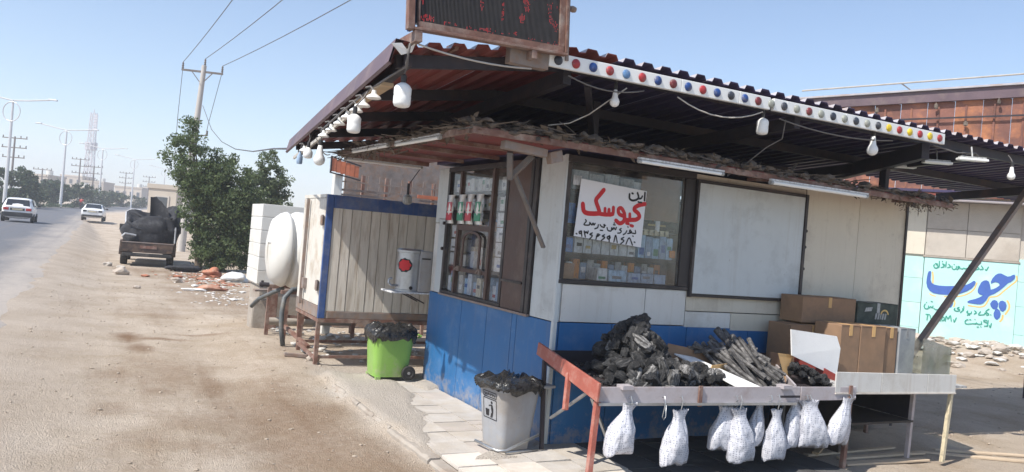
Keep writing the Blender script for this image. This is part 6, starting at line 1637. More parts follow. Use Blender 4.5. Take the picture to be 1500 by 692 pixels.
m = MB(); m.lump((-.98, 4.46, gh(-.98, 4.46) + .03), .075, 5, (1.2, .9, .7), .4, 2); add('stone', m, m_stone, base=(-.98, 4.46, 0), label='rounded stone beside the timber block', cat='stone')
# rubble beneath the cabin and tanks
rb = MB()
for i in range(150):
    u = rnd.uniform(-1.0, 1.2); v = rnd.uniform(4.4, 7.6); r = rnd.uniform(.015, .055)
    rb.lump((u, v, gh(u, v) + r * .4), r, i, (1.3, 1, .6), .5, 1)
add('rubble', rb, m_litter, base=(0, 5.5, 0), label='loose rubble and litter under the cabin and tanks', kind='stuff')
# ---------------------------------------------------------------- shed behind the cabin
sh_ = thing('shed', 'small open shed with orange red fascia and rails behind the cabin', 'shed', (.6, 7.6, 0))
m = MB(); m.box((.22, 8.0, -.05), (3.2, 8.06, 3.3)); add('back_wall', m, m_angle, sh_)
for k_ in range(6):
    m = MB(); m.box((-.30 + .078 * k_, 6.98 + .004 * (k_ % 2), 2.66 - .012 * k_), (-.226 + .078 * k_, 7.0 + .004 * (k_ % 2), 2.88 - .018 * k_)); add('fascia_strip', m, m_orange, sh_)
m = MB(); m.box((-.32, 6.97, 2.63), (-.302, 7.02, 2.91)); m.beam((-.32, 6.99, 2.905), (.2, 6.99, 2.80), .03, .02); m.beam((-.32, 6.99, 2.64), (.2, 6.99, 2.56), .03, .02); add('fascia_frame', m, m_steel, sh_)
for u in (-.22, ): 
    m = MB(); m.box((u, 7.05, -.05), (u + .14, 7.2, 2.64)); add('pillar', m, m_white, sh_, bevel=.01)
for u in (.30, .72, 1.15, 1.6): 
    m = MB(); m.box((u, 7.2, -.05), (u + .05, 7.26, 2.66)); add('pillar', m, m_rustpaint, sh_)
m = MB(); m.beam((-.1, 7.1, 2.38), (3.0, 7.1, 2.45), .03, .035); m.beam((-.1, 7.1, 2.52), (3.0, 7.1, 2.58), .015, .02); m.beam((-.1, 7.1, 2.30), (3.0, 7.1, 2.36), .03, .03); add('rail', m, m_angle, sh_)
for i in range(12):
    m = MB(); m.beam((-.02 + .2 * i, 7.1, 2.36), (-.02 + .2 * i, 7.1, 2.66), .014, .014, up=(0, 1, 0)); add('baluster', m, m_angle, sh_)
m = MB(); m.box((1.28, 7.06, 2.37), (1.7, 7.12, 2.43)); add('orange_strip', m, m_orange, sh_)
lt = thing('lantern', 'grey caged lantern hanging over the cabin roof', 'lantern', (-.05, 3.9, 2.2))
m = MB(); m.rev((-.05, 3.9, 2.12), (0, 0, 1), [(.03, 0), (.06, .02), (.06, .10), (.03, .13)], 10); add('cage', m, m_cartg, lt)
m = MB(); m.cyl((-.05, 3.9, 2.25), (-.05, 3.9, 2.40), .018, n=6); m.tube([(-.05, 3.9, 2.38), (-.04, 3.7, 2.5), (-.04, 3.5, 2.6)], .006, 5); add('cord', m, m_steel, lt)
# ---------------------------------------------------------------- workshop with painted wall (frame M: x along the wall, -y towards the kiosk side)
wk = thing('workshop', 'workshop behind with hand painted mint wall and rusty sheet gable', 'workshop', (0, 0, 0), 'M')
def mbox(name, a, b, mt, par=None, bev=0.0, label=None, kind=None):
    m = MB(); m.box(a, b); return add(name, m, mt, par or wk, bevel=bev, label=label, kind=kind)
wall = mbox('wall', (-2.6, .04, -.3), (9, .25, 3.62), m_render)
# mint panel of large painted blocks
pan = mbox('painted_panel', (-.62, -.012, .0), (1.235, .035, 2.195), m_mural, wk)
for (x0, x1, zs) in ((-1.15, -.628, (0, .55, 1.13, 1.70, 2.20)), (1.242, 2.1, (0, .62, 1.25, 1.80, 2.30)), (2.106, 3.0, (0, .7, 1.4, 2.1))):
    for z0, z1 in zip(zs[:-1], zs[1:]): mbox('painted_block', (x0, -.006, z0), (x1 - .006, .036, z1 - .006), m_mural, wk, .004)
mbox('ledge', (-.66, -.03, 2.20), (1.26, .036, 2.24), m_concrete, wk, .004)
for x0, x1 in ((-.62, .195), (.20, 1.24), (1.5, 2.6), (2.606, 3.7)):
    for z0, z1 in ((2.245, 2.86), (2.866, 3.5)): mbox('plaster_panel', (x0, -.004 + .004 * (x0 > 0), z0), (x1 - .006, .036, z1 - .004), m_render, wk, .004)
mbox('plaster_pier', (-1.1, .0, 2.25), (-.64, .038, 3.6), m_cream, wk, .006)
mbox('plaster_pier', (1.28, .002, 2.35), (1.5, .038, 3.6), m_render, wk, .006) if False else None
m = MB(); m.cyl((-2.5, -.50, 3.52), (8, -.50, 3.46), .035, n=8); add('pipe', m, m_apron, wk, smooth=True)
m = MB(); m.cyl((-2.5, -.55, 3.63), (8, -.55, 3.57), .045, n=8); add('pipe', m, m_redpaint, wk, smooth=True)
mbox('soffit', (-2.6, -.62, 3.66), (9, .25, 3.72), m_roofveil, wk)
# rusty cladding sheets above
for i in range(22):
    x0 = -3.6 + i * .56
    mbox('cladding_sheet', (x0, .02 + .012 * (i % 2), 3.74), (x0 + .552, .05 + .012 * (i % 2), 5.66 + .07 * (x0 + 3.6) * .9), m_rust, wk)
    m = MB(); m.box((x0 + .2, -.0, 3.74), (x0 + .24, .018 + .012 * (i % 2), 5.55 + .06 * (x0 + 3.6))); add('rib', m, m_rust, wk)
m = MB(); m.prism([(-3.7, -.08, 5.62), (9, -.08, 6.42), (9, -.08, 6.72), (-3.7, -.08, 5.86)], (0, .1, 0)); add('fascia', m, m_flash, wk)
m = MB(); m.prism([(-3.7, -.14, 5.87), (9, -.14, 6.73), (9, -.14, 6.78), (-3.7, -.14, 5.91)], (0, 1.2, 0)); add('roof_edge', m, m_rooftop, wk)
m = MB(); m.beam((-3.6, -.06, 5.28), (9, -.06, 5.90), .03, .035); add('cable_rail', m, m_steel, wk)
m = MB(); m.cyl((-3.6, -.2, 6.06), (9, -.2, 7.0), .02, n=6)
for x in (-1.4, 1.2, 3.8): m.tube([(x, -.18, 6.22 + .074 * (x + 1.4)), (x + .22, -.05, 6.08 + .07 * (x + 1.4)), (x + .3, .0, 5.95 + .07 * (x + 3))], .016, 5)
add('roof_rail', m, m_cablelight, wk)
for i in range(9):
    m = MB(); m.lump((-2.5 + i * .62, -.09, 5.3 + .05 * i + (.25 if i % 2 else -.2)), .05, i, (1, .6, 1.5), .6, 1); add('cable_clip', m, m_twig, wk)
# lettering
mm_ = MB()
def to3m(q, d): return (q.x, -.0125 - .004 - d, q.y)
for i, (wd, s) in enumerate(YELLOW): stroke(mm_, s, wd, lambda q, d: (q.x, -.0145 - d, q.y), i * .0002)
add('yellow_outline', mm_, m_yel, wk)
mm_ = MB()
for poly in BIG: mm_.prism([(x, -.0205, z) for x, z in poly], (0, .003, 0))
add('blue_lettering', mm_, m_ink, wk)
mm_ = MB()
for i, (wd, s) in enumerate(GREEN): stroke(mm_, s, wd, lambda q, d: (q.x, -.0235 - d, q.y), i * .0001)
add('green_lettering', mm_, m_grn, wk)
# rubble along its foot
rb = MB()
for i in range(420):
    s = rnd.uniform(-2.5, 7); d = abs(rnd.gauss(0, 1.0)) + .25
    p = place((s, -d, 0), 'M'); u, v = w2k(p.x, p.y); r = rnd.choice((.03, .04, .05, .07, .11)) * rnd.uniform(.7, 1.2)
    rb.lump((p.x, p.y, gh(u, v) + r * .3), r, i, (1.4, 1, .6), .5, 1)
add('rubble', rb, m_rubble, base=(10, 16, 0), frame='W', label='broken masonry rubble along the foot of the painted wall', kind='stuff')
rb = MB()
for i in range(90):
    s = rnd.uniform(-1, 5); d = rnd.uniform(.3, 2.2)
    p = place((s, -d, 0), 'M'); u, v = w2k(p.x, p.y); r = rnd.uniform(.04, .11)
    rb.lump((p.x, p.y, gh(u, v) + r * .5), r, i, (1.5, 1, .45), .6, 1)
add('litter', rb, m_litter, base=(10, 16, 0), frame='W', label='pale litter and plastic scattered on the rubble bank', kind='stuff')
for i in range(5):
    s = 1.6 + i * .75
    p = place((s, -3.1 - .1 * i, 0), 'M'); u, v = w2k(p.x, p.y)
    m = MB(); m.obox((p.x, p.y, gh(u, v) + .10), MW * .34, Vector((MW.y, -MW.x, 0)) * .14, Vector((0, 0, .14)))
    add('kerb_block', m, m_concrete, base=(p.x, p.y, gh(u, v)), frame='W', label='long pale concrete block laid in the row before the rubble bank', cat='block', group='concrete blocks before the rubble bank', bevel=.02)

# ---------------------------------------------------------------- trees
def leaf_mesh(name, centres, radii, n_per, size, mt, seed, flat=.5, elong=2.2):
    rng = np.random.default_rng(seed)
    P = []
    T_ = []
    for (c, r, n) in zip(centres, radii, n_per):
        T_.append(np.full(n, rng.random() * .42, dtype=np.float32))
        d = rng.normal(size=(n, 3)); d /= np.linalg.norm(d, axis=1)[:, None]
        rad = rng.random(n) ** .45
        P.append(np.array(c) + d * rad[:, None] * np.array(r))
    P = np.concatenate(P); n = len(P)
    t = rng.normal(size=(n, 3)); t[:, 2] -= .35; t /= np.linalg.norm(t, axis=1)[:, None]
    b = rng.normal(size=(n, 3)); b -= (b * t).sum(1)[:, None] * t; b /= np.linalg.norm(b, axis=1)[:, None]
    L_ = size * (0.6 + .8 * rng.random(n))[:, None]
    V = np.stack([P - t * L_ * elong / 2, P + b * L_ * .5, P + t * L_ * elong / 2, P - b * L_ * .5], 1).reshape(-1, 3)
    me = bpy.data.meshes.new(name)
    me.vertices.add(4 * n); me.vertices.foreach_set('co', V.ravel())
    me.loops.add(4 * n); me.loops.foreach_set('vertex_index', np.arange(4 * n))
    me.polygons.add(n); me.polygons.foreach_set('loop_start', np.arange(0, 4 * n, 4))
    try: me.polygons.foreach_set('loop_total', np.full(n, 4))
    except Exception: pass
    me.materials.append(mt)
    me.update(); me.validate()
    at_ = me.attributes.new('tone', 'FLOAT', 'FACE'); at_.data.foreach_set('value', np.concatenate(T_))
    return me

def tree(label, base, lobes, clumps_per, leaves_per, size, mt, seed, group=None, limbs=True, trunk_r=.12, name='tree', clump_r=.17):
    """base and lobes in world coordinates; lobes = (x, y, z, rx, rz)"""
    rg = random.Random(seed)
    t = thing(name, label, 'tree', base, 'W', group)
    cs, rs, ns = [], [], []
    for (x, y, z, rx, rz) in lobes:
        k = max(4, int(clumps_per * rx * rx * rz / .25))
        for i in range(k):
            d = Vector((rg.gauss(0, 1), rg.gauss(0, 1), rg.gauss(0, 1))).normalized() * (rg.random() ** .33)
            q = rg.uniform(.6, 1.35) * clump_r
            cs.append((x + d.x * rx, y + d.y * rx, z + d.z * rz)); rs.append((q, q, q * .75)); ns.append(int(leaves_per * rg.uniform(.6, 1.4)))
    me = leaf_mesh('crown', cs, rs, ns, size, mt, seed)
    o = bpy.data.objects.new('crown', me); COL.objects.link(o); o.parent = t; o.location = -Vector(base); META[o.name] = (Vector((0, 0, 0)), 'W')
    m = MB(); b = Vector(base)
    top = max(l[2] for l in lobes)
    cx_ = sum(l[0] for l in lobes) / len(lobes); cy_ = sum(l[1] for l in lobes) / len(lobes)
    mid_ = Vector(((b.x + cx_) / 2, (b.y + cy_) / 2, b.z + (top - b.z) * .35))
    m.tube([b - Vector((0, 0, .15)), b.lerp(mid_, .5) + Vector((.03, .02, 0)), mid_, Vector((cx_, cy_, b.z + (top - b.z) * .65))], [trunk_r * 1.2, trunk_r, trunk_r * .8, trunk_r * .4], 8)
    if limbs:
        for (x, y, z, rx, rz) in lobes:
            e = Vector((x, y, z)); a = b.lerp(mid_, rg.uniform(.5, 1.0))
            m.tube([a, a.lerp(e, .5) + Vector((rg.uniform(-.1, .1), rg.uniform(-.1, .1), .1)), e], [trunk_r * .5, trunk_r * .3, trunk_r * .1], 5)
    add('trunk', m, m_bark, t, smooth=True)
    return t
A_ = [(-11.02, 26.0, 4.43, .36, .50), (-11.25, 26, 3.80, .45, .5), (-10.7, 26.0, 3.75, .40, .5), (-10.9, 26.0, 2.95, .62, .7), (-10.75, 26.2, 1.95, .55, .8), (-10.6, 26.4, 1.0, .5, .7), (-10.5, 26.0, 2.5, .6, .7), (-10.98, 26.1, 4.75, .22, .3)]
A_ = [(x + (.25 if z < 3.2 else .05), y, z, rx * 1.1, rz) for x, y, z, rx, rz in A_] + [(-10.2, 26.3, .35, .5, .4), (-11.1, 26, 3.35, .5, .5), (-10.75, 26.05, 4.2, .3, .35)]
tree('tall slim green tree beside the power pole, its tip above the others', (-10.4, 26.4, -.08), A_, 26, 72, .046, m_leafB, 3, clump_r=.24)
B_ = [(-9.2, 26.6, .5, .55, .5), (-9.0, 26.7, .9, .45, .6), (-9.2, 26.6, 2.4, .55, .7), (-9.0, 26.5, 1.6, .5, .8), (-10.0, 26.4, 2.1, .8, .8), (-10.13, 26.5, 3.45, .62, .5), (-9.75, 26.6, 2.95, .75, .7), (-10.36, 26.4, 2.65, .75, .75), (-9.6, 26.6, 2.0, .80, .9), (-10.1, 26.4, 1.5, .7, .9), (-9.83, 26.3, .8, .75, .75), (-9.35, 26.6, 1.0, .65, .8), (-10.15, 26.4, .5, .5, .45), (-9.7, 26.4, .25, .6, .35)]
tree('broad bushy green tree in the middle of the roadside clump', (-9.9, 26.7, -.08), [(x + .12, y, z, rx, rz) for x, y, z, rx, rz in B_], 30, 74, .048, m_leafA, 4, trunk_r=.15, clump_r=.25)
C_l = [(-9.4, 30.1, 1.7, .55, .7), (-8.95, 30.0, 2.6, .45, .6), (-8.9, 30.0, 3.5, .3, .4), (-9.5, 30.0, 3.9, .38, .55), (-9.85, 30.0, 3.15, .65, .6), (-9.2, 30.0, 3.1, .42, .55), (-9.3, 30, 2.4, .5, .6), (-9.95, 30.0, 2.1, .7, .8), (-9.6, 30.0, 1.1, .6, .8), (-9.9, 30.0, .3, .55, .5)]
tree('paler loose green tree at the right end of the roadside clump', (-9.7, 30.2, -.08), C_l, 32, 84, .055, m_leafC, 5, clump_r=.25)
# median trees far along the road
far_trees = [('dark round median tree cut by the left picture edge', -56.2, 88, .8, 3.2, 4.6), ('small dark median tree next to the leftmost one', -58.6, 95, .8, 1.7, 3.5), ('wide dark median tree behind the hatchback car', -66.5, 114, 1.0, 2.9, 4.6),
    ('dark median tree right of the wide one', -67.0, 122, 1.1, 2.5, 4.1), ('low green median tree left of the red motorcyclist', -74.0, 138, 1.2, 2.4, 3.2), ('low green median tree behind the motorcyclist', -77.5, 150, 1.4, 2.6, 3.4),
    ('small green tree at the far bend before the tower', -86.5, 172, 1.7, 2.6, 3.6), ('low green tree at the far bend above the white saloon', -84.0, 176, 1.75, 2.5, 3.0), ('green tree farthest along the bend by the beige house', -88.0, 196, 2.1, 2.8, 3.6), ('low green tree between the bend and the pickup', -83.5, 190, 2.0, 2.8, 3.2)]
for i, (nm, x, y, z, r, h) in enumerate(far_trees):
    rg = random.Random(100 + i)
    lob = [(x + rg.uniform(-.55, .55) * r, y + rg.uniform(-.5, .5) * r, z + h * rg.uniform(.25, .85), r * rg.uniform(.45, .62), h * .24) for _ in range(8)]
    tree(nm, (x, y, z - .2), lob, 1.3, 26, .20, m_leafFar, 40 + i, 'trees along the median', limbs=False, trunk_r=.16, clump_r=.55)
# low scrub on the median: uncountable
cs, rs, ns = [], [], []
for i in range(170):
    v = rnd.uniform(55, 220); u = bend(v) - 11.4 + rnd.gauss(0, .4); p = place((u, v, 0), 'K')
    cs.append((p.x, p.y, far_z(v) + .35)); rs.append((.7, .7, .32)); ns.append(40)
me = leaf_mesh('scrub', cs, rs, ns, .12, m_leafFar, 77)
o = bpy.data.objects.new('scrub', me); COL.objects.link(o); o['kind'] = 'stuff'; o['label'] = 'low dark scrub growing along the median strip'

# ---------------------------------------------------------------- poles
pp = thing('power_pole', 'leaning concrete power pole with crossarm behind the roadside trees', 'power pole', (-15.95, 38, -.1), 'W')
m = MB(); m.tube([(-15.9, 38, -.3), (-15.75, 38, 5.0), (-15.55, 38, 9.0)], [.19, .155, .115], 10); add('pole_shaft', m, m_concpole, pp, smooth=True)
m = MB(); m.beam((-16.62, 38, 8.72), (-14.62, 38, 8.66), .09, .09); add('crossarm', m, m_utility, pp)
m = MB(); m.beam((-16.1, 37.95, 8.66), (-15.63, 37.95, 8.1), .05, .03); m.beam((-15.1, 37.95, 8.64), (-15.6, 37.95, 8.1), .05, .03); m.beam((-15.7, 37.95, 5.6), (-15.1, 37.95, 5.62), .05, .05); m.cyl((-15.12, 37.95, 5.62), (-15.12, 37.95, 5.85), .05, n=6); add('brace', m, m_utility, pp)
WIREPTS = [(-15.46, 38.0, 7.06), (-12.97, 33.0, 5.39), (-10.6, 28.0, 4.43), (-8.29, 23.0, 3.77), (-6.09, 18.0, 3.31), (-4.07, 13.0, 2.95)]
INS = [(-16.58, 38, 8.76), (-15.52, 38, 9.0), (-14.66, 38, 8.72)]
for p in INS:
    m = MB(); m.rev(p, (0, 0, 1), [(.03, 0), (.06, .06), (.035, .1), (.06, .16), (.035, .2), (.05, .27), (.02, .33)], 8); add('insulator', m, m_utility, pp)
ENDS = [(5.0, -1.6, 9.3), (8.0, -1.6, 9.5), (10.6, -1.6, 9.0)]
for (p, e, nm) in zip(INS, ENDS, ('left overhead wire running from the power pole over the kiosk', 'middle overhead wire running from the power pole over the kiosk', 'right overhead wire running from the power pole over the kiosk')):
    a = Vector(p) + Vector((0, 0, .33)); b = Vector(e)
    c = [a.lerp(b, i / 14) - Vector((0, 0, .5 * 4 * (i / 14) * (1 - i / 14))) for i in range(15)]
    m = MB(); m.tube(c, .016, 5); add('wire', m, m_wire, base=tuple(a), frame='W', label=nm, cat='wire')
m = MB(); m.tube([Vector(p) for p in WIREPTS] + [place((ue(4.2), 4.25, 2.69), 'K')], .014, 5)
add('wire', m, m_wire, base=(-15.7, 37.9, 6.9), frame='W', label='drooping cable from the power pole to the rear corner of the eave', cat='wire', smooth='all')
m = MB(); m.tube([Vector((-16.58, 38, 8.7)), Vector((-16.62, 38, 6.5)), Vector((-16.6, 38, 4.0))], .014, 5); add('wire', m, m_wire, base=(-16.6, 38, 8.7), frame='W', label='wire hanging straight down from the left crossarm end', cat='wire')
m = MB(); m.tube([Vector((-14.68, 38, 8.64)), Vector((-15.2, 38.2, 6.2)), Vector((-15.6, 38.4, 3.6))], .014, 5); add('wire', m, m_wire, base=(-14.7, 38, 8.6), frame='W', label='slanting wire from the right crossarm end down into the trees', cat='wire')

def street_lamp(x, y, z, H, label, tilt=.035):
    t = thing('street_lamp', label, 'street lamp', (x, y, z), 'W', 'street lamps along the median')
    m = MB(); m.tube([(x, y, z - .3), (x + .02, y, z + H * .5), (x, y, z + H)], [.19, .15, .10], 8); add('pole_shaft', m, m_lamppole, t, smooth=True)
    m = MB(); m.tube([(x - 3.6, y, z + H + .55), (x - 1.5, y, z + H + .18), (x, y, z + H - .05)], .07, 6); m.tube([(x, y, z + H - .05), (x + 1.5, y, z + H + .05), (x + 3.6, y, z + H + .28)], .07, 6); add('arm', m, m_lamppole, t)
    for s_ in (-1, 1):
        m = MB(); zz = z + H + (.60 if s_ < 0 else .31); m.obox((x + s_ * 3.9, y, zz), (.42, 0, -.02 * s_), (0, .13, 0), (0, 0, .07)); add('lamp_head', m, m_lamppole, t, bevel=.03)
    m = MB(); c = [(x + .85 * math.cos(a), y - .12, z + H - 1.15 + .95 * math.sin(a)) for a in np.linspace(0, 2 * math.pi, 19)]; m.tube(c, .05, 5); add('ring', m, m_lamppole, t)
    return t
sl = street_lamp(-49.9, 77, .6, 10.9, 'double armed street lamp nearest, at the left picture edge')
for x, y, z, nm in ((-61.7, 107, .95, 'double armed street lamp second from the left, above the hatchback'), (-74.0, 140, 1.3, 'double armed street lamp just right of the lattice tower'), (-82.8, 170, 1.8, 'double armed street lamp left of the pickup tarp, fourth along'), (-92.6, 207, 2.3, 'faint double armed street lamp farthest, left of the trees')):
    c_ = copy_thing(sl, place((x, y, z), 'W'), label=nm)

def utility_pole(x, y, z, H, label):
    t = thing('utility_pole', label, 'utility pole', (x, y, z), 'W', 'utility poles in the distance')
    m = MB(); m.tube([(x, y, z - .3), (x, y, z + H)], [.2, .12], 7); add('pole_shaft', m, m_utility, t, smooth=True)
    for zz, hw in ((H - .25, 1.9), (H - 1.7, 1.9), (H - 3.2, 1.7)):
        m = MB(); m.beam((x - hw, y, z + zz), (x + hw, y, z + zz), .13, .14)
        for s_ in (-hw, -hw * .5, hw * .5, hw): m.cyl((x + s_ * .95, y, z + zz), (x + s_ * .95, y, z + zz + .38), .08, n=5)
        add('crossarm', m, m_utility, t)
    return t
up_ = utility_pole(-77, 120, 1.0, 10.4, 'utility pole with three crossarms behind the leftmost street lamp')
for x, y, z, nm in ((-94.5, 170, 1.5, 'utility pole with three crossarms left of the lattice tower'), (-92.5, 172, .2, 'shorter looking utility pole touching the lattice tower'), (-114.2, 230, 2.1, 'utility pole behind the fourth street lamp'), (-112.0, 240, 1.9, 'utility pole just right of the fourth street lamp'), (-96.5, 160, -1.8, 'utility pole half hidden behind the second street lamp')):
    copy_thing(up_, place((x, y, z), 'W'), label=nm)
# telecom tower
tw_ = thing('telecom_tower', 'pale lattice telecom tower with antenna platform in the haze', 'tower', (-197.5, 363, 4), 'W')
tx, ty, tz0, tH = -197.5, 363, 8.0, 37.0
m = MB()
def tp(k, t): r = 1.75 * (1 - t) + .95 * t; return Vector((tx + r * (1, -1, -1, 1)[k], ty + r * (1, 1, -1, -1)[k], tz0 + tH * t))
for k in range(4): m.beam(tp(k, 0), tp(k, 1), .30, .30)
add('lattice_leg', m, m_tower, tw_)
m = MB(); nb = 14
for i in range(nb):
    for k in range(4):
        m.beam(tp(k, i / nb), tp((k + 1) % 4, (i + 1) / nb), .13, .13); m.beam(tp((k + 1) % 4, i / nb), tp(k, (i + 1) / nb), .13, .13); m.beam(tp(k, i / nb), tp((k + 1) % 4, i / nb), .13, .13)
add('lattice_bracing', m, m_tower, tw_, kind='stuff')
m = MB()
for zz in (20.0, 22.5): m.cyl((tx, ty, tz0 + zz), (tx, ty, tz0 + zz + .4), 2.5, n=12)
for i in range(10):
    a = i * .63; m.box((tx + 2.3 * math.cos(a) - .25, ty + 2.3 * math.sin(a) - .2, tz0 + 19.6), (tx + 2.3 * math.cos(a) + .25, ty + 2.3 * math.sin(a) + .2, tz0 + 23.2))
add('antenna_platform', m, m_tower, tw_)
m = MB()
for i in range(6):
    m.box((tx + 1.2, ty - 1.5, tz0 + 29 + i * 1.2), (tx + 2.6, ty - .9, tz0 + 29.8 + i * 1.2))
add('antenna', m, m_tower, tw_)
m = MB(); m.cyl((tx, ty, tz0 + tH), (tx, ty, tz0 + tH + 1.5), .2, n=6); add('spire', m, m_tower, tw_)
# far buildings
def building(label, x, y, z, w, d, h, storeys, bays, yaw=0.0, tank=True):
    t = thing('building', label, 'building', (x, y, z), 'W')
    t.rotation_euler[2] = yaw
    m = MB(); m.box((x - w / 2, y - d / 2, z - 1), (x + w / 2, y + d / 2, z + h)); add('wall', m, m_bldA, t)
    m = MB(); m.box((x - w / 2 - .15, y - d / 2 - .15, z + h + .003), (x + w / 2 + .15, y + d / 2 + .15, z + h + .5)); add('parapet', m, m_bldA, t)
    for s_ in range(storeys):
        for b_ in range(bays):
            bw = w / bays; cx_ = x - w / 2 + (b_ + .5) * bw; cz_ = z + h * (s_ + .55) / storeys; hh = h / storeys * .24
            m = MB(); m.box((cx_ - bw * .26, y - d / 2 - .10, cz_ - hh), (cx_ + bw * .26, y - d / 2 - .003, cz_ + hh)); wn = add('window', m, m_render, t)
            m = MB(); m.box((cx_ - bw * .2, y - d / 2 - .13, cz_ - hh * .8), (cx_ + bw * .2, y - d / 2 - .103, cz_ + hh * .8)); add('pane', m, m_window, wn)
    if tank:
        m = MB(); m.cyl((x + w * .2, y, z + h + .5), (x + w * .2, y, z + h + 1.7), .8, n=10); add('roof_tank', m, m_tank, t, smooth=True)
    return t
building('beige two storey building above the left median trees', -120, 200, 2.6, 6.5, 8, 5.6, 2, 3)
building('long pale building low behind the median trees', -113.5, 205, 2.4, 6.5, 8, 3.6, 1, 3)
building('pinkish building at the foot of the lattice tower', -150.5, 270, 4.0, 7.5, 8, 7.2, 2, 3)
building('grey building left of the tower foot', -159, 280, 4.0, 7, 8, 5, 2, 2, tank=False)
building('beige building end just left of the roadside trees, behind the pickup', -40.1, 92, .7, 3.2, 5, 3.7, 1, 1, tank=False)
building('pale low house at the far end of the road, left of the fourth lamp', -127, 262, 4.1, 9, 8, 4.6, 1, 4)
building('white low house at the far end of the road, right of the fourth lamp', -122, 270, 4.0, 9, 8, 5.2, 2, 3)
building('small far house above the tarp of the pickup', -116, 280, 4.2, 8, 8, 5.4, 2, 3)
building('far grey block between the lattice tower and the bend', -139, 262, 4.0, 7, 7, 5.6, 2, 3)
m = MB(); m.box((-16.5, 60, .2), (-11.5, 60.4, 2.4))
for i in range(6): m.box((-16.4 + i * .84, 59.94, .2), (-16.3 + i * .84, 59.995, 2.42))
fb = add('far_wall', m, m_cblue, base=(-14, 60, .2), frame='W', label='blue grey wall in the distance just above the water tanks', cat='wall')
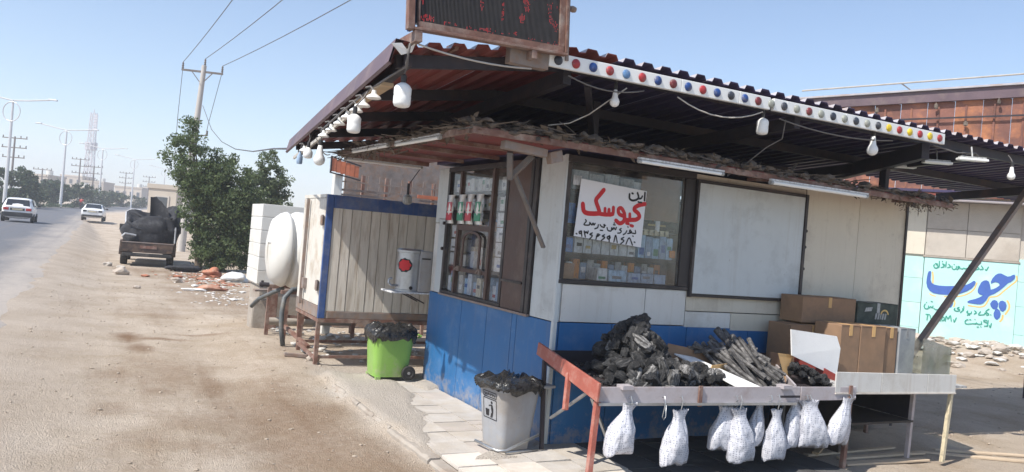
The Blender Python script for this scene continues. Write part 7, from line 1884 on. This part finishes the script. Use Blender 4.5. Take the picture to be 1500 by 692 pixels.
# ---------------------------------------------------------------- cars (local frame: x right, y forward, built at the origin)
FR['L'] = (Vector((0, 0, 0)), 0.0)
def wheel(parent, c, r, w, side):
    c = Vector(c); ax = Vector((side, 0, 0))
    m = MB(); m.rev(c - ax * w / 2, ax, [(r * .6, 0), (r * .92, 0), (r, w * .15), (r, w * .85), (r * .92, w), (r * .64, w)], 20)
    t = add('wheel', m, m_rubber, parent, smooth=True)
    m = MB(); m.rev(c + ax * w * .42, ax, [(r * .62, 0), (r * .6, w * .05), (r * .3, .0), (r * .2, w * .06), (.01, w * .06)], 12); add('rim', m, m_rim, t, smooth=True)
def car(label, kind):
    """stations along y: (y, half width, z bottom, z belt, roof half width, z roof)"""
    t = thing('car', label, 'car', (0, 0, 0), 'L')
    if kind == 'hatch':
        L0 = -1.85; st = [(-1.85, .66, .36, .86, .60, .90), (-1.78, .76, .26, .92, .62, 1.02), (-1.55, .79, .22, .94, .62, 1.34), (-1.30, .80, .22, .95, .62, 1.42), (-.4, .80, .22, .94, .62, 1.44), (.25, .80, .22, .93, .60, 1.40), (.62, .80, .22, .92, .62, 1.18), (.95, .79, .22, .90, .66, .93), (1.6, .77, .24, .82, .62, .84), (1.85, .66, .34, .68, .5, .70)]
    else:
        L0 = -2.2; st = [(-2.2, .70, .36, .84, .62, .88), (-2.1, .82, .26, .92, .66, .96), (-1.55, .85, .22, .95, .70, .99), (-1.35, .85, .22, .95, .64, 1.10), (-.95, .85, .22, .95, .62, 1.36), (-.3, .85, .22, .94, .62, 1.41), (.35, .85, .22, .93, .60, 1.36), (.8, .85, .22, .92, .64, 1.08), (1.1, .84, .22, .90, .68, .93), (1.9, .82, .24, .82, .64, .84), (2.2, .68, .34, .66, .5, .68)]
    m = MB(); rows = []
    for (y, w, zb, zl, rw, zr_) in st:
        rows.append([(-w * .8, y, zb), (-w, y, zb + .16), (-w, y, zl - .06), (-w * .96, y, zl), (-rw, y, zr_ - .03 if zr_ - zl > .1 else zr_ - .01), (-rw * .8, y, zr_), (0, y, zr_ + .02), (rw * .8, y, zr_), (rw, y, zr_ - .03 if zr_ - zl > .1 else zr_ - .01), (w * .96, y, zl), (w, y, zl - .06), (w, y, zb + .16), (w * .8, y, zb)])
    m.grid(rows, close=True); m.poly(rows[0][::-1]); m.poly(rows[-1])
    add('body', m, m_carwhite, t, smooth='all', sub=1)
    # rear window, side windows
    def sheet(name, pts, mt, d):
        m = MB(); m.prism(pts, d); return add(name, m, mt, t)
    if kind == 'hatch':
        sheet('rear_window', [(-.60, -1.775, .97), (.60, -1.775, .97), (.54, -1.545, 1.325), (-.54, -1.545, 1.325)], m_carglass, (0, -.03, .012))
        for s_ in (-1, 1): sheet('side_window', [(s_ * .775, -1.35, .98), (s_ * .775, .55, .97), (s_ * .655, .22, 1.34), (s_ * .66, -1.2, 1.37)], m_carglass, (s_ * .025, 0, .006))
        sheet('windscreen', [(-.62, .92, .95), (.62, .92, .95), (.54, .36, 1.36), (-.54, .36, 1.36)], m_carglass, (0, .03, .02))
    else:
        sheet('rear_window', [(-.60, -1.52, 1.0), (.60, -1.52, 1.0), (.52, -.99, 1.345), (-.52, -.99, 1.345)], m_carglass, (0, -.03, .02))
        for s_ in (-1, 1): sheet('side_window', [(s_ * .825, -1.15, .985), (s_ * .82, .72, .97), (s_ * .655, .33, 1.31), (s_ * .66, -.85, 1.33)], m_carglass, (s_ * .025, 0, .006))
        sheet('windscreen', [(-.64, 1.05, .95), (.64, 1.05, .95), (.54, .44, 1.33), (-.54, .44, 1.33)], m_carglass, (0, .03, .02))
    zL = .78 if kind == 'hatch' else .80
    for s_ in (-1, 1):
        m = MB(); m.box((s_ * .42, L0 - .02, zL - .08), (s_ * .70, L0 + .12, zL + .07)); add('tail_lamp', m, m_redlens if kind == 'hatch' else m_carblack, t, bevel=.02)
    m = MB(); m.box((-.76, L0 - .05, .34), (.76, L0 + .25, .60 if kind == 'hatch' else .50)); add('bumper', m, m_carblack, t, bevel=.04)
    m = MB(); m.box((-.36, L0 - .03, .70), (.36, L0 + .05, .84)); add('plate_recess', m, m_carblack if kind == 'hatch' else m_cartg, t, bevel=.01)
    m = MB(); m.box((-.26, L0 - .042, .72), (.26, L0 - .03, .81)); add('number_plate', m, m_cartc, t)
    for s_ in (-1, 1):
        m = MB(); m.box((s_ * .84, .55, .96), (s_ * 1.0, .68, 1.08)); add('mirror', m, m_carblack, t, bevel=.02)
    yw = (-1.12, 1.22) if kind == 'hatch' else (-1.32, 1.38)
    for y in yw:
        for s_ in (-1, 1): wheel(t, (s_ * .73, y, .28), .285, .18, s_)
    return t
hb = car('white hatchback with dark rear bumper and red tail lamps driving at the left edge', 'hatch')
uvh = w2k(-28.55, 46.9); z_ = far_z(uvh[1]) + .012
hb.location = (-29.4, 46.9, z_); hb.rotation_euler = (0, 0, TH)
sd_ = car('white saloon car farther along the road, left of the pickup', 'saloon')
uvh = w2k(-34.2, 65.6); z_ = far_z(uvh[1]) + .012
sd_.location = (-34.95, 65.6, z_); sd_.rotation_euler = (0, 0, TH - .05)
# ---------------------------------------------------------------- motorcycle and rider
MBX, MBY = -64.1, 116.5
uvh = w2k(MBX, MBY); mz = far_z(uvh[1]) + .012
mc = thing('motorcycle', 'dark motorcycle carrying a rider in a red shirt', 'motorcycle', (0, 0, 0), 'L')
for y in (-.62, .64):
    m = MB(); m.rev((-.05, y, .30), (1, 0, 0), [(.2, 0), (.28, .0), (.30, .03), (.30, .07), (.28, .1), (.2, .1)], 16); add('wheel', m, m_rubber, mc, smooth=True)
m = MB(); m.tube([(0, -.62, .32), (0, -.2, .42), (0, .2, .45), (0, .5, .85)], .045, 6); m.tube([(0, .64, .3), (0, .48, .95)], .035, 6); add('frame', m, m_carblack, mc)
m = MB(); m.rev((0, .05, .74), (0, 1, 0), [(.05, 0), (.13, .08), (.14, .25), (.06, .36)], 10); add('fuel_tank', m, m_carblack, mc, smooth=True)
m = MB(); m.box((-.13, -.72, .74), (.13, .06, .82)); add('seat', m, m_rubber, mc, bevel=.03)
m = MB(); m.tube([(-.36, .36, 1.02), (-.1, .46, .98), (.1, .46, .98), (.36, .36, 1.02)], .018, 6); add('handlebar', m, m_galv, mc)
m = MB(); m.box((-.07, -.80, .62), (.07, -.74, .70)); add('tail_lamp', m, m_redlens, mc)
mc.location = (MBX, MBY, mz); mc.rotation_euler = (0, 0, TH - .1)
def skinned(name, verts, edges, radii, mt, parent):
    me = bpy.data.meshes.new(name); me.from_pydata(verts, edges, [])
    me.materials.append(mt)
    o = bpy.data.objects.new(name, me); COL.objects.link(o); o.parent = parent
    sk = o.modifiers.new('skin', 'SKIN'); sk.use_smooth_shade = True
    for i, r in enumerate(radii): me.skin_vertices[0].data[i].radius = (r, r)
    me.skin_vertices[0].data[0].use_root = True
    ss = o.modifiers.new('subdivision', 'SUBSURF'); ss.levels = 1; ss.render_levels = 1
    META[o.name] = (Vector((0, 0, 0)), 'L')
    return o
rd_ = thing('person', 'person in a red shirt and dark trousers riding the motorcycle', 'person', (0, 0, 0), 'L')
V_ = [(0, -.2, .88), (0, -.18, 1.10), (0, -.10, 1.33), (0, -.05, 1.47), (0, -.02, 1.55), (0, 0, 1.66),
      (-.19, -.10, 1.38), (-.27, .10, 1.18), (-.31, .33, 1.05), (.19, -.10, 1.38), (.27, .10, 1.18), (.31, .33, 1.05),
      (-.12, -.12, .87), (-.2, .28, .80), (-.16, .10, .36), (-.16, .24, .31), (.12, -.12, .87), (.2, .28, .80), (.16, .10, .36), (.16, .24, .31)]
E_ = [(0, 1), (1, 2), (2, 3), (3, 4), (4, 5), (2, 6), (6, 7), (7, 8), (2, 9), (9, 10), (10, 11), (0, 12), (12, 13), (13, 14), (14, 15), (0, 16), (16, 17), (17, 18), (18, 19)]
R_ = [.15, .15, .17, .07, .06, .09, .075, .055, .04, .075, .055, .04, .10, .075, .055, .04, .10, .075, .055, .04]
skinned('body', V_, E_, R_, m_skin, rd_)
skinned('shirt', [(0, -.2, .92), (0, -.18, 1.10), (0, -.10, 1.34), (-.2, -.10, 1.38), (-.27, .08, 1.2), (.2, -.10, 1.38), (.27, .08, 1.2)], [(0, 1), (1, 2), (2, 3), (3, 4), (2, 5), (5, 6)], [.18, .18, .20, .10, .075, .10, .075], m_redshirt, rd_)
skinned('trousers', [(0, -.2, .87), (-.12, -.12, .87), (-.2, .28, .80), (-.16, .10, .42), (.12, -.12, .87), (.2, .28, .80), (.16, .10, .42)], [(0, 1), (1, 2), (2, 3), (0, 4), (4, 5), (5, 6)], [.17, .12, .09, .075, .12, .09, .075], m_trouser, rd_)
m = MB(); m.lump((0, -.01, 1.70), .115, 2, (1, 1.1, 1.0), .05, 2); add('hair', m, m_carblack, rd_, smooth='all')
rd_.location = mc.location; rd_.rotation_euler = mc.rotation_euler
# ---------------------------------------------------------------- pickup truck with tarpaulin load, seen from behind
pk_ = thing('pickup_truck', 'old dusty pickup truck parked on the dirt, seen from behind', 'pickup truck', (0, 0, 0), 'L')
# cab
m = MB(); rows = []
for (y, w, zb, zl, rw, zr_) in ((.30, .80, .45, 1.08, .66, 1.64), (.42, .84, .42, 1.10, .68, 1.70), (1.1, .84, .42, 1.10, .68, 1.72), (1.5, .84, .42, 1.08, .66, 1.66), (1.95, .83, .42, 1.03, .74, 1.07), (2.7, .80, .42, .98, .7, 1.0), (2.85, .74, .5, .86, .6, .88)):
    rows.append([(-w * .9, y, zb), (-w, y, zb + .12), (-w, y, zl - .05), (-w * .97, y, zl), (-rw, y, zr_ - .05), (-rw * .85, y, zr_), (rw * .85, y, zr_), (rw, y, zr_ - .05), (w * .97, y, zl), (w, y, zl - .05), (w, y, zb + .12), (w * .9, y, zb)])
m.grid(rows, close=True); m.poly(rows[0][::-1]); m.poly(rows[-1]); add('cab', m, m_truck, pk_, smooth='all', bevel=0)
m = MB(); m.prism([(-.58, .30, 1.16), (.58, .30, 1.16), (.54, .335, 1.56), (-.54, .335, 1.56)], (0, -.03, 0)); add('rear_window', m, m_carglass, pk_)
for s_ in (-1, 1):
    m = MB(); m.prism([(s_ * .83, .5, 1.14), (s_ * .825, 1.75, 1.10), (s_ * .70, 1.42, 1.58), (s_ * .70, .6, 1.62)], (s_ * .02, 0, 0)); add('side_window', m, m_carglass, pk_)
    m = MB(); m.box((s_ * .86, 1.48, 1.12), (s_ * 1.08, 1.56, 1.36)); m.beam((s_ * .82, 1.52, 1.2), (s_ * .9, 1.52, 1.22), .03, .03); add('mirror', m, m_carblack, pk_, bevel=.02)
# bed
m = MB(); m.box((-.78, -2.05, .50), (.78, .24, .56)); m.box((-.62, -1.95, .42), (-.48, 2.6, .58)); m.box((.48, -1.95, .42), (.62, 2.6, .58)); add('bed_floor', m, m_carblack, pk_)
for s_ in (-1, 1):
    m = MB(); m.box((s_ * .80, -2.05, .46), (s_ * .86, .24, .86)); add('bed_side', m, m_tail, pk_, bevel=.015)
    m = MB(); rows = []
    for a in np.linspace(0, math.pi, 9): rows.append([(s_ * .78, -1.15 + .42 * math.cos(a), .36 + .42 * math.sin(a)), (s_ * .90, -1.15 + .42 * math.cos(a), .36 + .42 * math.sin(a)), (s_ * .90, -1.15 + .48 * math.cos(a), .36 + .50 * math.sin(a)), (s_ * .78, -1.15 + .48 * math.cos(a), .36 + .50 * math.sin(a))])
    m.grid(rows, close=True); add('fender', m, m_tail, pk_)
m = MB(); m.box((-.80, -2.12, .48), (.80, -2.055, .80)); tg = add('tailgate', m, m_tail, pk_, bevel=.015, label='dark brown tailgate')
m = MB(); m.box((-.25, -2.135, .62), (.28, -2.122, .72)); add('number_plate', m, m_rustpaint, tg)
m = MB(); m.box((-.82, -2.13, .805), (.82, -2.03, .84)); add('top_rail', m, m_angle, tg)
m = MB(); m.box((-.78, -2.14, .34), (.78, -2.02, .46)); add('bumper', m, m_carblack, pk_, bevel=.02)
for s_ in (-1, 1):
    m = MB(); m.box((s_ * .60, -2.145, .50), (s_ * .76, -2.125, .58)); add('tail_lamp', m, m_tail, pk_)
m = MB(); m.tube([(-.83, .1, 1.0), (-.83, .05, 1.82), (-.70, .02, 1.92), (-.35, .02, 1.92)], .03, 6); m.tube([(-.83, -.1, 1.02), (-.8, -.6, 1.45), (-.83, .02, 1.80)], .025, 6); m.tube([(.83, -1.9, .8), (.83, -1.95, 1.4), (.80, -1.4, 1.1), (.72, -1.0, .85)], .028, 6); m.tube([(-.83, -1.95, 1.0), (-.74, -2.0, 1.1), (-.4, -1.9, 1.05)], .03, 6)
add('rack', m, m_lamppole, pk_, smooth=True)
for y in (-1.15, 1.95):
    for s_ in (-1, 1): wheel(pk_, (s_ * .74, y, .34), .345, .22, s_)
# tarp load resting in the bed (own thing)
m = MB(); rows = []
nr_, nc_ = 16, 34
for i in range(nr_ + 1):
    t = i / nr_; r = []
    for j in range(nc_):
        a = 2 * math.pi * j / nc_
        k = .74 + .28 * math.sin(math.pi * min(1, .12 + t * .66))
        top = 1.80 + .26 * math.cos(a - .9) + .14 * math.sin(3 * a)
        z = .58 + (top - .58) * t
        w = 1 + .16 * nz(math.cos(a) * 2.2, math.sin(a) * 2.2, t * 1.6, 1.4) + .14 * nz(math.cos(a) * 5, math.sin(a) * 5, t * 1.5, 1.3)
        r.append((.04 + math.copysign(abs(math.cos(a)) ** .7, math.cos(a)) * .88 * k * w, -.9 + math.copysign(abs(math.sin(a)) ** .7, math.sin(a)) * 1.05 * k * w, z + .05 * nz(math.cos(a) * 3, math.sin(a) * 3, t * 4, 1)))
    rows.append(r)
for q, (kk, dz) in enumerate(((.90, .02), (.80, -.10), (.6, -.22), (.25, -.3))):
    r = []
    for j in range(nc_):
        p = rows[nr_][j]; r.append((.04 + (p[0] - .04) * kk, -.9 + (p[1] + .9) * kk, p[2] + dz + .05 * nz(j, q, 0, .5)))
    rows.append(r)
m.grid(rows, close=True); m.poly(rows[-1])
tp_ = add('tarp_load', m, m_tarp, base=(0, 0, 0), frame='L', label='black tarpaulin bundle sagging in the bed of the pickup', cat='tarpaulin', smooth='all')
m = MB(); rows = []
for i in range(9):
    t = i / 8; rows.append([(-.02 + .70 * t - .05 * s_ * (1 - t), -1.0 + .16 * math.sin(t * 4 + s_) + .12 * s_, 1.45 + s_ * (.98 * (1 - t * t) + .22 * t + .10 * nz(t * 3, s_, 0, 2))) for s_ in np.linspace(0, 1, 5)])
m.grid(rows); m.grid([[(p[0], p[1] + .018, p[2]) for p in r] for r in rows]); add('raised_flap', m, m_tarp, tp_, smooth='all')
m = MB(); c = []
for j in range(nc_ + 1):
    p = rows_ring[j % nc_] if False else None
m.tube([(-.70, -1.75, 1.50), (-.4, -1.90, 1.30), (0, -1.93, 1.22), (.4, -1.88, 1.26), (.72, -1.7, 1.44)], .05, 7); m.tube([(-.55, -1.4, 1.84), (-.2, -1.6, 1.66), (.3, -1.62, 1.60), (.7, -1.4, 1.70)], .05, 7)
add('rolled_hem', m, m_tarp, tp_, smooth='all')
TRX, TRY = -12.60, 27.4
uvh = w2k(TRX, TRY); z_ = gh(*uvh) - .0
for o in (pk_, tp_):
    o.location = (TRX, TRY, z_); o.rotation_euler = (0, 0, math.radians(24)); o.scale = (.95, .95, .95)
# ---------------------------------------------------------------- stones, sacks and scraps by the road
def stone(label, u, v, r, seed, group=None, mt=m_stone, sc=(1.2, 1, .7)):
    m = MB(); m.lump((u, v, gh(u, v) + r * sc[2] * .6), r, seed, sc, .45, 2); add('stone', m, mt, base=(u, v, gh(u, v)), label=label, cat='stone', group=group)
stone('pale squarish stone in front of the pickup rear wheel', -3.0, 18.3, .15, 3, sc=(1.3, 1, .75))
stone('whitish stone wedged behind the pickup left rear wheel', -2.95, 20.6, .10, 8, mt=m_render)
stone('pale stone on the road side of the pickup wheel', -3.3, 21.6, .11, 9, mt=m_render)
stone('brown stone alone on the dirt between pickup and sacks', -1.72, 16.5, .12, 11)
stone('small dark stone on the bare dirt toward the camera', -2.75, 14.2, .07, 12)
def sack(label, u, v, r, seed, mt, sc, name='sack'):
    m = MB(); m.lump((u, v, gh(u, v) + r * sc[2] * .6), r, seed, sc, .5, 3); add(name, m, mt, base=(u, v, gh(u, v)), label=label, cat='sack', smooth='all')
sack('reddish sack slumped in front of the tree clump', -.5, 19.3, .23, 2, m_redsack, (1.2, .9, .65))
sack('long reddish sack or cloth lying flat on the dirt nearest the camera', -1.1, 14.6, .20, 5, m_redsack, (1.7, .7, .38))
sack('pale torn cloth trailing left of the long reddish sack', -1.5, 14.3, .14, 6, m_litter, (1.9, .7, .25))
sack('white sack heap beside the block pillar', -.1, 17.6, .27, 7, m_whitesack, (1.3, 1, .6))
sack('dark sack behind the reddish one by the trees', -1.1, 20.8, .3, 9, m_tarp, (1.6, .8, .45))
lt_ = MB()
for i in range(260):
    u = rnd.gauss(-.8, .5); v = rnd.uniform(11.0, 20.5); r = rnd.uniform(.01, .035) * (2.2 if rnd.random() < .08 else 1)
    lt_.lump((u, v, gh(u, v) + r * .3), r, i, (1.5, 1, .35), .6, 1)
add('litter', lt_, m_litter, base=(-1, 15, 0), label='pale litter and broken bits strewn before the trees', kind='stuff')
lt_ = MB()
for i in range(170):
    u = rnd.gauss(-.7, .5); v = rnd.uniform(16.0, 21.0); r = rnd.uniform(.015, .05) * (2.2 if rnd.random() < .1 else 1)
    lt_.lump((u, v, gh(u, v) + r * .3), r, i, (1.5, 1, .4), .6, 1)
add('brick_bits', lt_, m_redsack, base=(-1, 18, 0), label='reddish broken brick bits strewn before the trees', kind='stuff')
for i, (u, v, sz) in enumerate(((-.88, .72, .05), (-.80, .80, .04), (-.74, .64, .035))):
    pass
# ---------------------------------------------------------------- air
hz = MB(); hz.box((-900, -90, -3), (780, 900, 50))
m_haze = bpy.data.materials.new('pale_haze'); m_haze.use_nodes = True
N, L = m_haze.node_tree.nodes, m_haze.node_tree.links
for n_ in list(N):
    if n_.type == 'BSDF_PRINCIPLED': N.remove(n_)
pv_ = N.new('ShaderNodeVolumePrincipled'); pv_.inputs['Color'].default_value = (.90, .93, 1.0, 1); pv_.inputs['Density'].default_value = .0013; pv_.inputs['Anisotropy'].default_value = 0.2
L.new(pv_.outputs[0], N['Material Output'].inputs['Volume'])
add('haze', hz, m_haze, frame='W', kind='stuff', label='pale dusty haze over the road and town')
